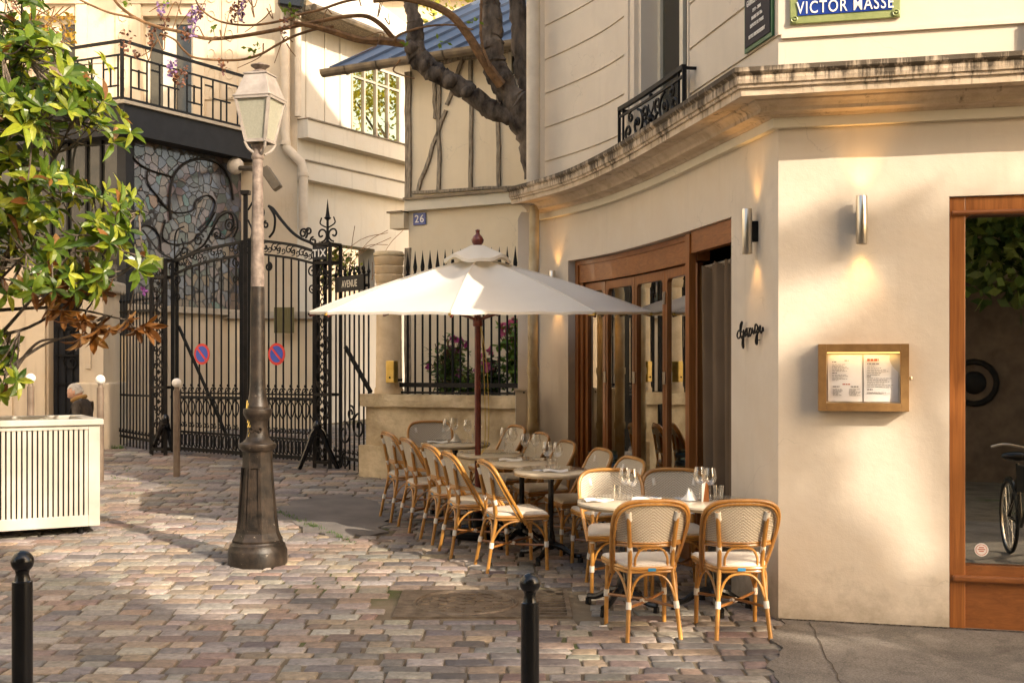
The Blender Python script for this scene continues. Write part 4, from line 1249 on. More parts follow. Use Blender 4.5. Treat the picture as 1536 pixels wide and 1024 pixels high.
# the wedge-shaped bay with stained glass
B0 = Vector((P2(190, 19.0).x, 19.0))
BR = Plane(B0, (P2(366, YB-.05).x, YB-.05))          # its right face
BL = Plane((B0.x-2.24*1.9, B0.y+1.9), B0)            # its left face
zf1, zf0 = zz(163, 19), zz(206, 19)
zsg = zz(466, 19.2)
m = MB()
m.poly([BR.p(0, 0, -.2), BR.p(BR.L, 0, -.2), BR.p(BR.L, -.3, -.2), BL.p(0, -.3, -.2), BL.p(0, 0, -.2)], (0, 0, zsg+.2)); m.build('bay_base', PLL, lb)
m = MB(); BR.bx(m, .0, BR.L, -.2, .10, zsg, zsg+.10); m.build('bay_sill', TEAK, lb)
m = MB(); BR.bx(m, .12, BR.L-.02, -.2, -.05, zsg+.10, zf0); m.build('stained_glass', STAIN, lb)
m = MB(); BR.bx(m, -.02, .12, -.2, .0, zsg-.4, zf0); BL.bx(m, BL.L-.14, BL.L-.021, -.2, 0, zsg-.4, zf0); m.build('corner_post', AWN, lb)
lead = MB()                                          # wrought leading in front of the glass: big arch and branches
def bp(px, py, w=-.03): return BR.pp(px, py, w)
arch = spline([bp(258, 330), bp(256, 300), bp(262, 265), bp(280, 245), bp(305, 238), bp(330, 246), bp(346, 268), bp(352, 300)], 5)
lead.tube(arch, .022, 6)
for tr in ([(192, 218), (205, 240), (225, 254), (250, 262), (262, 266)], [(223, 256), (224, 275), (240, 296), (250, 310)], [(240, 300), (262, 318), (290, 316), (298, 300), (315, 293), (325, 305), (318, 325), (300, 345)],
           [(250, 330), (246, 355), (262, 366), (290, 362), (312, 340), (325, 318)], [(200, 350), (222, 338), (240, 352), (244, 380)], [(320, 340), (335, 318), (350, 322), (352, 345), (338, 358), (325, 352)]):
    lead.tube(spline([bp(*q) for q in tr], 5), .014, 5)
lead.build('leading', IRONB, lb, smooth=True)
m = MB(); BL.bx(m, .0, BL.L-.15, -.2, -.05, 2.5, zf0); m.build('side_glazing', DGLASS, lb)
m = MB()
for px in (75, 100, 128, 150): uu = BL.hit(px); BL.bx(m, uu-.02, uu+.02, -.05, -.01, zsg-1.6, zf0)
c = BL.pp(118, 255, -.02)
m.tube([c+V(.42*math.cos(a*.3927), 0, .55*math.sin(a*.3927)) for a in range(16)], .02, 5, closed=True)
m.build('side_ironwork', IRON, lb)
m = MB()
BR.bx(m, -.28, BR.L+.1, -.2, .26, zf0, zf1); BL.bx(m, 0, BL.L+.1, -.2, .22, zf0+.001, zf1-.001)
m.build('balcony_fascia', AWN, lb)
m = MB(); m.poly([BR.p(-.33, .31, zf1), BR.p(BR.L+.1, .31, zf1), BR.p(BR.L+.1, -.3, zf1), BL.p(0, -.3, zf1), BL.p(0, .3, zf1)], (0, 0, .05)); m.build('balcony_slab', TEAK, lb)
# balcony rail of lattice bars
RA = Plane(BR.p(-.30, .24, 0).xy, BR.p(BR.L, .24, 0).xy); RBp = Plane(BL.p(0, .24, 0).xy, BR.p(-.30, .24, 0).xy)
brl = thing('balcony_rail', 'black geometric lattice balcony railing above the stained glass bay', 'railing', RA.p(0, 0, zf1+.05))
zb_, zt_ = zf1+.09, zz(66, 18.8)
def rail(nm, pl, u0, u1, z, r):
    m = MB(); m.tube([pl.p(u0, 0, z), pl.p(u1, 0, z)], r, 4, sq=True); m.build(nm, IRON, brl)
hh = zt_-zb_
for pl in (RA, RBp):
    rail('top_rail', pl, 0, pl.L, zt_, .022); rail('mid_rail', pl, 0, pl.L, zb_+hh*.76, .014); rail('bottom_rail', pl, 0, pl.L, zb_, .016)
m = MB(); m.tube([RA.p(0, 0, zf1+.05), RA.p(0, 0, zt_)], .025, 4, sq=True); m.build('corner_post', IRON, brl)
lat = MB()
def bar(pl, a, za, b, zb): lat.tube([pl.p(a, 0, zb_+hh*za), pl.p(b, 0, zb_+hh*zb)], .0125, 4, sq=True)
for pl in (RA, RBp):
    n = int(pl.L/.52); w = pl.L/n
    for i in range(n):
        u = i*w
        bar(pl, u+w*.3, 0, u+w*.3, .76 if i % 2 else .76); bar(pl, u+w*.85, 0, u+w*.85, .76)
        bar(pl, u+w*.30, .53, u+w*.85, .53) if i % 2 == 0 else bar(pl, u+w*.3, .40, u+w, .40)
        bar(pl, u+w*.28, .22, u+w*.88, .22) if i % 2 == 0 else bar(pl, u, .62, u+w*.3, .62)
        bar(pl, u+w*.57, .20, u+w*.57, .56) if i % 2 == 0 else bar(pl, u+w*.62, 0, u+w*.62, .40)
lat.build('lattice', IRON, brl)
# side building that runs back to the half-timbered house
SB0 = Vector((P2(446, YB).x, YB))
SBp = Plane(SB0, SB0+Vector((.593, 1)).normalized()*4.0)
sb = thing('side_house', 'whitewashed house with two stepped ledges running back behind the gate', 'house', SBp.p(0, 0, g(21)))
uw0, uw1 = SBp.hit(535), SBp.hit(606)
m = MB()
zl1, zl2 = SBp.z(500, 195), SBp.z(500, 255)
zwt = SBp.z(535, 90)
uo0, uo1 = SBp.hit(478), SBp.hit(562)
SBp.bx(m, 0, uo0, -.4, 0, -.3, zl1); SBp.bx(m, uo0, uo1, -.4, 0, SBp.z(520, 368), zl1); SBp.bx(m, uo1, SBp.L, -.4, 0, -.3, zl1); SBp.bx(m, uo0, uo1, -.4, 0, -.3, SBp.z(520, 470))
SBp.bx(m, 0, uw0, -.4, -.12, zl1, 8.2); SBp.bx(m, uw1, SBp.L, -.4, -.12, zl1, 8.2); SBp.bx(m, uw0, uw1, -.4, -.12, zwt, 8.2)
m.build('wall', PLW, sb)
for z_, w_ in ((zl1, .24), (zl2, .20)):
    m = MB(); SBp.bx(m, 0, SBp.L, .001, w_, z_-.32, z_); m.build('ledge', PLW, sb)
    m = MB(); SBp.bx(m, 0, SBp.L, -.1, w_+.03, z_, z_+.025); m.build('ledge_flashing', GUTTER, sb)
for px in (467, 495, 518):
    m = MB(); uu = SBp.hit(px); SBp.bx(m, uu-.02, uu+.02, -.12, -.10, zl1+.03, 8.1); m.build('panel_joint', PLW, sb)
m = MB()
for k in range(5):
    uu = uw0+(uw1-uw0)*k/4; SBp.bx(m, uu-.022, uu+.022, -.18, -.10, zl1+.026, zwt)
SBp.bx(m, uw0, uw1, -.17, -.11, zwt-.30, zwt-.26)
wf = m.build('window_frame', TEAK, sb)
m = MB(); SBp.bx(m, uw0, uw1, -.16, -.14, zl1+.026, zwt); m.build('pane', glassy('tree_reflecting_glass', (.25, .26, .12), .7, .3, 2, .01, (1, .95, .62)), wf)
m = MB(); SBp.bx(m, uw0-.3, uw1+.3, -1.6, -1.5, zl1-.2, zwt+.3); m.build('room_wall', OLIVE, sb)
m = MB(); SBp.bx(m, -.1, SBp.L+.3, -.4, .42, 8.08, 8.16); m.build('eave', TIMBER, sb)
m = MB(); m.tube([SBp.p(-.1, .46, 8.1), SBp.p(SBp.L+.3, .46, 8.1)], .07, 8); m.build('gutter', GUTTER, sb)
m = MB(); m.add([SBp.p(-.1, .44, 8.17), SBp.p(SBp.L+.3, .44, 8.17), SBp.p(SBp.L+.3, -3.5, 11.2), SBp.p(-.1, -3.5, 11.2), SBp.p(-.1, .44, 8.15), SBp.p(SBp.L+.3, .44, 8.15), SBp.p(SBp.L+.3, -3.5, 11.1), SBp.p(-.1, -3.5, 11.1)], [(0, 1, 2, 3), (7, 6, 5, 4), (0, 4, 5, 1), (1, 5, 6, 2), (2, 6, 7, 3), (3, 7, 4, 0)]); m.build('roof', PLW, sb)
m = MB(); SBp.bx(m, SBp.hit(470), SBp.hit(570), -2.2, -2.1, -.2, SBp.z(520, 340)); m.build('courtyard_wall', DARK, sb)
# pipes on the frontal strip
wy = YB-.10
def wp(px, py, d=.0): return at(px, py, wy-d)
pipe('downpipe', 'cream downpipe that steps sideways round the ledges of the whitewashed house', [wp(428, -60), wp(428, 200), wp(430, 222), wp(452, 245), wp(455, 260), wp(455, 345)], .085, PIPE, (wp(428, 215), wp(455, 262)))
pipe('downpipe', 'thin straight cream downpipe near the lantern on the pale house', [wp(447, -60), wp(447, 175)], .06, PIPE)
fl = thing('floodlight', 'small dark floodlight on a short arm under the balcony fascia', 'floodlight', at(405, 255, 20.4))
m = MB(); m.tube([at(360, 252, 20.8), at(395, 254, 20.4)], .045, 8); m.build('arm', GUTTER, fl)
m = MB(); m.box(at(407, 268, 20.3), (.16, .2, .42), Matrix.Rotation(-.6, 3, 'Y')); m.build('lamp_head', GUTTER, fl, bevel=.02)
m = MB(); m.ball(at(353, 249, 20.85), .15, 12, 8, sc=(1, .7, 1)); m.build('cover', PIPE, fl, smooth=True)
sp = thing('wall_speaker', 'black loudspeaker under the eave of the whitewashed house', 'loudspeaker', at(435, 5, 20.9))
m = MB(); m.box(at(438, 4, 20.9), (.45, .3, .26), Matrix.Rotation(.15, 3, 'Y')); m.build('body', BLACK, sp, bevel=.05)
m = MB(); m.tube([at(447, 14, 20.95), at(458, 22, 21.1)], .03, 6); m.build('bracket', BLACK, sp)
# taller pale building and trees further back
hb = thing('rear_building', 'tall pale building glimpsed above the roofs', 'building', V(-3, 33, g(30)))
m = MB(); m.obox(V(-22, 33, 0), (27, 0, 0), (0, 5, 0), (0, 0, 15)); m.build('wall', PLL, hb)
m = MB(); m.obox(V(-22.2, 32.6, 12.0), (27.4, 0, 0), (0, .4, 0), (0, 0, .5)); m.build('cornice', PLL, hb)

def leafy(m, c, rad, n, ln, cols, flat=1.0):
    for _ in range(n):
        d = rvec(); r = rnd.random()**.45
        p = c+V(d.x*rad[0]*r, d.y*rad[1]*r, d.z*rad[2]*r)
        k = rnd.uniform(.6, 1.3); c0 = rnd.choice(cols)
        leafquad(m, p, rvec(), rvec(), ln*rnd.uniform(.6, 1.2), ln*.5, tuple(x*k for x in c0))
def tree(name, label, base, h, crowns, ln, cols, n, group=None):
    t = thing(name, label, 'tree', base, group=group)
    m = MB(); m.tube(spline([base-V(0, 0, .1), base+V(.1, 0, h*.4), base+V(-.1, .1, h*.75)], 4), [.22, .17, .1], 8); m.build('trunk', BARK, t, smooth=True)
    m = MB(); lm = MB()
    for (c, r) in crowns:
        lm.tube([base+V(0, 0, h*.5), base.lerp(c, .6)+V(0, 0, h*.12), c], [.09, .06, .02], 6)
        nb_ = int(n*r[0]*r[1]*r[2]/2+40)
        for q in range(max(5, nb_//60)):
            d = rvec(); rr_ = rnd.uniform(.25, .95)
            leafy(m, c+V(d.x*r[0]*rr_, d.y*r[1]*rr_, d.z*r[2]*rr_), (.5*r[0]**.5, .5*r[1]**.5, .42*r[2]**.5), 60, ln, cols)
    lm.build('limbs', BARK, t, smooth=True)
    m.build('crown', LEAFS, t, recalc=False)
YG = [(.30, .31, .03), (.22, .26, .03), (.36, .33, .05)]
tree('garden_tree', 'yellow-green tree showing between the zinc roof and pale building', V(.6, 27.5, g(28)), 8, [(V(.3, 27.5, 10.2), (2.6, 1.6, 1.5)), (V(-1.3, 27.5, 9.6), (1.2, 1.3, 1.0)), (V(3, 27, 8.6), (2, 1.6, 2.4)), (V(2.7, 25.2, 8.2), (1.7, 1.0, 1.8)), (V(5, 26.3, 8.8), (2, 1.2, 2.2))], .16, YG, 260)
bt = thing('courtyard_shrub', 'leafy vine in the dark opening behind the gate pillar', 'shrub', SBp.p(SBp.hit(515), -.6, 3.2))
m = MB(); leafy(m, SBp.p(SBp.hit(520), -.55, SBp.z(520, 395)), (.75, .4, .5), 420, .14, [(.16, .22, .03), (.25, .28, .04), (.08, .10, .03)])
m.build('leaves', LEAFS, bt, recalc=False)
m = MB()
for k in range(7):
    a = SBp.pp(rnd.uniform(490, 560), rnd.uniform(380, 430), .1); b = SBp.pp(rnd.uniform(500, 595), rnd.uniform(325, 400), .25)
    m.tube(spline([a, a.lerp(b, .5)+V(0, 0, .15), b], 4), .006, 4)
    for q in range(4): pass
m.build('twigs', VINE, bt)
# ------------------------------------------------------------------ wrought iron gate
GT = Plane(P2(245, 17.2), P2(490, 15.7))
UG = V(GT.u.x, GT.u.y, 0)
gate = thing('iron_gate', 'tall double-leaf black wrought iron gate with arched scroll crest', 'gate', GT.p(GT.L/2, 0, g(16.4)))
def q(px, py, w=0): return GT.pp(px, py, w)
def gz_(u): return g(GT.d(u))
def pillar(px0, px1, py_top, name='gate_pillar'):
    u0, u1 = GT.hit(px0), GT.hit(px1)
    zt = zz(py_top, GT.d(u0)); zb = gz_(u0)-.05
    m = MB()
    for u in (u0, u1):
        for w in (-.11, .11): m.tube([GT.p(u, w, zb), GT.p(u, w, zt)], .022, 4, sq=True)
    for z in (zb+.12, zb+1.0, zt-.24, zt):
        for w in (-.11, .11): m.tube([GT.p(u0, w, z), GT.p(u1, w, z)], .018, 4, sq=True)
        for u in (u0, u1): m.tube([GT.p(u, -.11, z), GT.p(u, .11, z)], .018, 4, sq=True)
    o = m.build(name, IRONB, gate)
    s = MB(); um = (u0+u1)/2; hw = (u1-u0)/2
    z = zb+.18; k = 0
    while z < zt-.45:
        for sg in (-1, 1):
            s.tube(scroll(GT.p(um+sg*hw*.45, .11, z+.10), hw*.42, .012, -90, -90-sg*430, UG), .010, 5)
            s.tube(scroll(GT.p(um+sg*hw*.45, .11, z+.30), hw*.42, .012, 90, 90+sg*430, UG), .010, 5)
            s.tube(spline([GT.p(um, .11, z), GT.p(um+sg*hw*.8, .11, z+.2), GT.p(um, .11, z+.4)], 5), .009, 5)
        s.box(GT.p(um, .11, z+.2), (.05, .02, .05), Matrix.Rotation(.785, 3, 'Y')); z += .42; k += 1
    s.build('scrollwork', IRONB, o, smooth=True)
    return u0, u1, zt, o
uL0, uL1, zLt, oL = pillar(236, 257, 392)
uR0, uR1, zRt, oR = pillar(480, 503, 368)
def plate(px0, px1, py0, py1, txt, par, mt, back):
    m = MB(); u0, u1 = GT.hit(px0), GT.hit(px1); z0, z1 = zz(py1, GT.d(u0)), zz(py0, GT.d(u0))
    GT.bx(m, u0, u1, .135, .155, z0, z1); o = m.build('plate', back, par)
    text(txt, (z1-z0)*.8, mt, o, GT.p((u0+u1)/2, .158, (z0+z1)/2), UG, UPZ, ext=.001, off=.003, sx=.95)
plate(229, 256, 389, 404, 'TCL', oL, IRON, GREENE)
plate(481, 500, 372, 391, 'TIX', oR, WHITE, AWN)
sp_ = MB(); c = GT.p((uR0+uR1)/2, 0, 0); zb_ = zRt
sp_.lathe([(.05, 0), (.05, .03), (.018, .06), (.016, .32), (.05, .35), (.03, .37), (.022, .42), (.001, .60)], (c.x, c.y, zb_), 8)
for sg in (-1, 1):
    sp_.tube(scroll(V(c.x, c.y, zb_+.14)+UG*sg*.10, .10, .015, -90, -90-sg*420, UG), .013, 5); sp_.tube(spline([V(c.x, c.y, zb_+.22), V(c.x, c.y, zb_+.28)+UG*sg*.12, V(c.x, c.y, zb_+.36)+UG*sg*.10], 4), .01, 5)
sp_.build('finial', IRON, oR, smooth=True)
for (ua, ub_, up_, lo_, pxs) in ((uL1, GT.hit(365), [(259, 393), (303, 376), (356, 364), (365, 362)], [(259, 412), (303, 395), (356, 384), (365, 382)], (265, 277, 288, 299, 310, 321, 332, 343, 354)),
                                 (GT.hit(372), uR0, [(372, 359), (400, 362), (442, 368), (478, 379)], [(372, 379), (400, 382), (442, 388), (478, 397)], (381, 392, 403, 414, 425, 437, 448, 459, 470))):
    m = MB()
    for u in (ua+.03, ub_-.03): 
        pyu = up_[0][1] if u < (ua+ub_)/2 else up_[-1][1]
        m.tube([GT.p(u, 0, gz_(u)+.04), GT.p(u, 0, zz(pyu, GT.d(u)))], .024, 4, sq=True)
    ulist = spline([q(*p) for p in up_], 6); llist = spline([q(*p) for p in lo_], 6)
    m.tube(ulist, .019, 4, sq=True); m.tube(llist, .016, 4, sq=True)
    z1 = lambda u: gz_(u)+.10
    m.tube([GT.p(ua, 0, z1(ua)), GT.p(ub_, 0, z1(ub_))], .024, 4, sq=True)
    zr_ = zz(597, 16.4)
    m.tube([GT.p(ua, 0, zr_), GT.p(ub_, 0, zr_)], .02, 4, sq=True); m.tube([GT.p(ua, 0, zr_+.06), GT.p(ub_, 0, zr_+.06)], .012, 4, sq=True)
    m.tube([GT.p(ua, 0, gz_(ua)+.34), GT.p(ub_, 0, gz_(ub_)+.34)], .014, 4, sq=True)
    leaf = m.build('gate_leaf', IRON, gate)
    b = MB(); s = MB()
    def topz(u):
        for a, c_ in zip(llist, llist[1:]):
            ua_, uc_ = (a.xy-GT.a).dot(GT.u), (c_.xy-GT.a).dot(GT.u)
            if ua_ <= u <= uc_: return a.z+(c_.z-a.z)*(u-ua_)/max(1e-6, uc_-ua_)
        return llist[-1].z
    us_ = [GT.hit(p) for p in pxs]
    st = us_[1]-us_[0]
    for u in us_:
        b.tube([GT.p(u, 0, gz_(u)+.06), GT.p(u, 0, topz(u))], .0125, 6)
        for sg in (-1, 1):                         # small fleurs above the dog rail and hearts below it
            s.tube(scroll(GT.p(u+sg*.028, .01, zr_+.12), .028, .008, -90, -90-sg*300, UG, n=10), .008, 5)
            s.tube(spline([GT.p(u, .01, zr_-.02), GT.p(u+sg*.055, .01, zr_-.10), GT.p(u+sg*.045, .01, zr_-.20), GT.p(u, .01, zr_-.27)], 4), .009, 5)
            s.tube(scroll(GT.p(u+sg*.034, .01, gz_(u)+.44), .034, .01, 90, 90+sg*330, UG, n=10), .009, 5)
        s.ball(GT.p(u, .01, zr_+.17), .022, 6, 5); s.ball(GT.p(u, .012, zr_-.02), .028, 6, 5)
        um = u+st/2
        if um < ub_-.03:
            b.tube([GT.p(um, 0, gz_(um)+.06), GT.p(um, 0, zr_+.05)], .010, 6)
            s.tube([GT.p(um+.040*math.cos(a*.5236), .01, gz_(um)+.23+.095*math.sin(a*.5236)) for a in range(12)], .009, 5, closed=True)
            s.lathe([(.0, -.02), (.02, 0), (.012, .03), (.0, .075)], GT.p(um, 0, zr_+.06), 6, cap=False)
        s.tube([GT.p(u+.040*math.cos(a*.5236), .01, gz_(u)+.23+.095*math.sin(a*.5236)) for a in range(12)], .009, 5, closed=True)
    n = 12
    for i in range(n):                              # running scrolls between the two arched rails
        t = (i+.5)/n; a = ulist[int(t*(len(ulist)-1))]; c_ = llist[int(t*(len(llist)-1))]; mid_ = (a+c_)/2
        rr_ = (a.z-c_.z)*.34
        s.tube(scroll(mid_+UG*-.02+V(0, 0, .02), rr_, .01, 60, 60+400, UG, n=12), .009, 5)
        s.tube(scroll(mid_+UG*.05-V(0, 0, .02), rr_*.7, .01, 240, 240+360, UG, n=12), .008, 5)
    for sg, u in ((1, ua+.07), (-1, ub_-.07)):
        z = topz(u)-.10
        s.tube(scroll(GT.p(u+sg*.05, .01, z), .075, .012, 90, 90-sg*430, UG), .011, 5); s.tube(scroll(GT.p(u+sg*.05, .01, z-.22), .06, .012, -90, -90+sg*430, UG), .011, 5)
        s.tube(spline([GT.p(u-sg*.02, .01, z+.02), GT.p(u+sg*.0, .01, z-.2), GT.p(u-sg*.02, .01, z-.5)], 4), .01, 5)
    b.build('bars', IRON, leaf); s.build('scrollwork', IRON, leaf, smooth=True)
cp = MB(); u = GT.hit(368.5)
cp.tube([GT.p(u, 0, gz_(u)-.03), GT.p(u, 0, zz(290, GT.d(u)))], .028, 4, sq=True); cp.box(GT.p(u, 0, zz(289, GT.d(u))), (.12, .12, .05)); cp.build('centre_post', IRONB, gate)
cr = MB()                                           # crest of scrolls over the arch
def cs(pts, r=.016): cr.tube(spline([q(*p) for p in pts], 6), r, 6)
def sc(px, py, r, a0, a1, w=.013): cr.tube(scroll(q(px, py), r, .02, a0, a1, UG, n=24), w, 6)
cs([(262, 392), (285, 380), (305, 368), (318, 345), (330, 325), (345, 318), (354, 326), (356, 342), (350, 356)]); cs([(354, 340), (346, 346), (338, 340), (340, 330), (348, 330)], .012)
cs([(262, 388), (262, 360), (266, 345), (276, 340)], .012); cs([(262, 388), (275, 372), (272, 358)], .012); cs([(262, 390), (240, 378), (225, 360), (214, 345)], .013)
sc(276, 377, .085, 200, 700); sc(298, 360, .10, 20, 520); sc(325, 352, .10, 180, -320); sc(344, 338, .09, 90, 600); sc(288, 384, .05, 0, 430); sc(312, 372, .05, 180, -250)
cs([(403, 309), (410, 314), (422, 330), (438, 348), (452, 358), (466, 364), (474, 370)], .021); cs([(404, 310), (412, 325), (411, 345), (404, 356)], .016)
sc(388, 346, .13, 90, 560); sc(399, 337, .05, 90, 480); sc(388, 318, .11, -90, 380); sc(455, 350, .075, -60, 460); sc(463, 347, .05, 200, -260); sc(470, 362, .06, 90, 500); sc(381, 375, .06, 0, 440); sc(380, 400, .08, 90, 560); sc(380, 420, .07, -90, -560); sc(403, 400, .06, 90, -430)
cs([(372, 315), (382, 300), (392, 305), (394, 320)], .013); cs([(372, 330), (378, 345), (376, 360)], .013)
cr.build('crest_scrollwork', IRON, gate, smooth=True)
br = MB(); br.tube([q(264, 489, -.05), q(337, 655, -.05)], .016, 4, sq=True); br.build('diagonal_brace', IRON, gate)
def nopark(px, label):
    c = q(px, 531, .05)
    t = thing('no_parking_sign', label, 'sign', c, group=None)
    N = V(GT.n.x, GT.n.y, 0)
    m = MB(); disc(m, c, UG, UPZ, .148, N, .006, 32); m.build('rim', RED, t)
    m = MB(); disc(m, c+N*.0065, UG, UPZ, .112, N, .002, 32); m.build('disc', BLUES, t)
    m = MB(); a = (UG-UPZ*-1*-1); dgn = (UG*.707-UPZ*.707); pr = (UG*.707+UPZ*.707)
    m.obox(c+N*.009-dgn*.112-pr*.015, dgn*.224, pr*.03, N*.002); m.build('slash', RED, t)
nopark(307, 'round no parking sign on the gate leaf left of the lamp post')
nopark(419, 'round no parking sign on the gate leaf right of the lamp post')
# iron guards that keep wheels off the gate posts
def guard(label, apex, feet):
    t = thing('wheel_guard', label, 'wheel guard', feet[0])
    for f in feet:
        m = MB(); a = apex+V(0, 0, 0); f = Vector(f)
        m.tube(spline([a, a.lerp(f, .22)+V(0, 0, .05), a.lerp(f, .5)+V(0, 0, .02)+(f-a).normalized()*.02, f], 5), [.045, .042, .036, .03], 8); m.build('leg', BLACK, t, smooth=True)
    m = MB(); m.ball(apex+V(0, 0, .03), .06, 10, 8, sc=(1, 1, 1.3)); m.build('knob', BLACK, t, smooth=True)
guard('black forked iron wheel guard before the right gate pillar', at(476, 642, 15.4), [gp(449, 703), gp(507, 703), gp(478, 690)])
guard('black curved iron wheel guard at the foot of the left gate pillar', at(248, 632, 16.7), [gp(226, 679), gp(258, 674)])
# railing panels either side of the gate
def fence(label, pl, u1, top, extra):
    t = thing('side_railing', label, 'railing', pl.p(u1/2, 0, g(pl.d(u1/2))))
    zb = lambda u: g(pl.d(u))
    m = MB(); 
    for zf in (lambda u: zb(u)+.16, lambda u: top-.30): m.tube([pl.p(0, 0, zf(0)), pl.p(u1, 0, zf(u1))], .018, 4, sq=True)
    for zf in extra: m.tube([pl.p(0, 0, zf), pl.p(u1, 0, zf)], .015, 4, sq=True)
    m.build('rails', IRON, t)
    n = max(3, int(u1/.105)); s = MB()
    for i in range(n+1):
        u = u1*i/n
        m = MB(); m.tube([pl.p(u, 0, zb(u)+.02), pl.p(u, 0, top-.14)], .012, 6); p = pl.p(u, 0, top-.16); m.lathe([(.012, 0), (.026, .03), (.012, .06), (.0, .2)], p, 6, cap=False); m.build('bar', IRON, t)
        for sg in (-1, 1): s.tube(scroll(pl.p(u+sg*.03, .01, zb(u)+.24), .03, .008, 90, 90+sg*330, V(pl.u.x, pl.u.y, 0), n=10), .008, 5)
    s.build('scrollwork', IRON, t, smooth=True)
    return t
SL = Plane(P2(181, 18.2), P2(235, 17.3)); SR = Plane(P2(504, 15.6), P2(553, 14.95))
fl_ = fence('black iron railing panel between the stone pier and left gate pillar', SL, SL.L, zz(436, 17.7), (zz(593, 17.7),))
fr_ = fence('black iron railing panel with a name board beside the stone column', SR, SR.L, zz(395, 15.3), (zz(415, 15.3),))
Us = V(SR.u.x, SR.u.y, 0)
m = MB(); SR.bx(m, .06, SR.L-.04, .02, .05, zz(436, 15.2), zz(414, 15.2)); bo = m.build('name_board', IRON, fr_)
text('AVENUE', .125, CREAMP, bo, SR.p(SR.L/2+.02, .052, zz(425, 15.2)), Us, UPZ, ext=.001, off=.002, sx=.74)
m = MB(); m.tube([SR.pp(514, 520, -.04), SR.pp(552, 588, -.04)], .020, 4, sq=True); m.build('diagonal_brace', IRON, fr_)
m = MB()
for i, (px, py, r) in enumerate(((518, 650, .16), (540, 640, .17), (528, 620, .10), (520, 690, .10), (545, 680, .09))):
    m.tube(scroll(SR.pp(px, py, .015), r, .03, 90, 90+(470 if i % 2 else -470), Us, n=26), .014, 6)
for k in range(5): m.tube(scroll(SR.pp(508+k*9.5, 403, .015), .045, .01, -90, 330, Us, n=12), .010, 5)
m.build('large_scrolls', IRON, fr_, smooth=True)
# plain sign on the wall behind the gate, and the wall itself
cw = thing('courtyard_house_wall', 'cream courtyard wall standing behind the iron gate', 'wall', V(-3, 20.5, g(20)))
m = MB(); a, b = P2(205, 20.9), P2(480, 20.9); m.obox(V(a.x, a.y, -.2), V(b.x-a.x, 0, 0), (0, .3, 0), (0, 0, zz(478, 20.9)+.2)); m.build('face', PLC, cw)
m = MB(); m.obox(V(a.x-.1, a.y-.1, zz(478, 20.9)), V(b.x-a.x+.2, 0, 0), (0, .45, 0), (0, 0, .12)); m.build('coping', TEAK, cw)
m = MB(); c = at(425, 480, 20.6); m.obox(c+V(-.16, 0, -.22), (.34, 0, 0), (0, .03, 0), (0, 0, .44))
ns = tag(m.build('notice_board', OLIVE, loc=c), 'small olive notice board on the wall behind the right gate leaf', 'notice board')
# left: pier, dark door, garden wall
pr = thing('stone_pier', 'pale stone gate pier with panelled shaft and broad lower block', 'pier', gp(160, 676))
d_ = 18.3; a, b, c_ = P2(128, d_), P2(181, d_), P2(134, d_)
m = MB(); zq = zz(573, d_); m.obox(V(a.x, d_-.5, g(d_)-.2), (b.x-a.x, 0, 0), (0, .9, 0), (0, 0, zq-g(d_)+.2)); m.build('lower_block', PLL, pr, bevel=.03)
m = MB(); m.obox(V(c_.x, d_-.42, zq), (b.x-c_.x-.12, 0, 0), (0, .8, 0), (0, 0, 1.35)); m.build('shaft', PLL, pr)
m = MB(); m.obox(V(c_.x+.1, d_-.45, zq+.2), (b.x-c_.x-.4, 0, 0), (0, .03, 0), (0, 0, .95)); m.build('panel', PLL, pr, bevel=.01)
m = MB(); m.obox(V(c_.x-.08, d_-.5, zq+1.35), (b.x-c_.x+.04, 0, 0), (0, .9, 0), (0, 0, .18)); m.build('cap', TEAK, pr, bevel=.03)
gw = thing('garden_wall', 'cream stone wall with a dark door behind the planter', 'wall', V(-8, 19.2, g(19)))
d2 = 19.0; a, b, c_ = P2(-260, d2), P2(73, d2), P2(132, d2)
zw = zz(390, d2)
m = MB(); m.obox(V(a.x, d2, -.1), (b.x-a.x, 0, 0), (0, .4, 0), (0, 0, zw)); m.obox(V(b.x, d2, zz(440, d2)), (c_.x-b.x, 0, 0), (0, .4, 0), (0, 0, zw-.1-zz(440, d2))); m.build('face', PLL, gw)
m = MB(); m.obox(V(a.x, d2-.05, zz(575, d2)-1.5), (P2(20, d2).x-a.x, 0, 0), (0, .05, 0), (0, 0, 1.5)); m.obox(V(P2(42, d2).x, d2-.08, .4), (b.x-P2(42, d2).x-.03, 0, 0), (0, .08, 0), (0, 0, zw-.5)); m.build('plinth', PLL, gw)
m = MB(); m.obox(V(b.x, d2+.2, .3), (c_.x-b.x, 0, 0), (0, .08, 0), (0, 0, 3.0)); dr = m.build('door', AWN, gw)
m = MB()
for k in range(5): m.tube([V(b.x+.08+k*.12, d2+.18, .9), V(b.x+.08+k*.12, d2+.18, 3.0)], .012, 5)
for k in range(3):
    m.tube(scroll(V(b.x+.3, d2+.17, 1.9+k*.45), .16, .02, 90, 560, V(1, 0, 0)), .014, 5); m.tube([V(b.x+.05, d2+.17, 1.55+k*.45), V(c_.x-.05, d2+.17, 1.55+k*.45)], .016, 4, sq=True)
m.build('ironwork', IRON, dr, smooth=True)

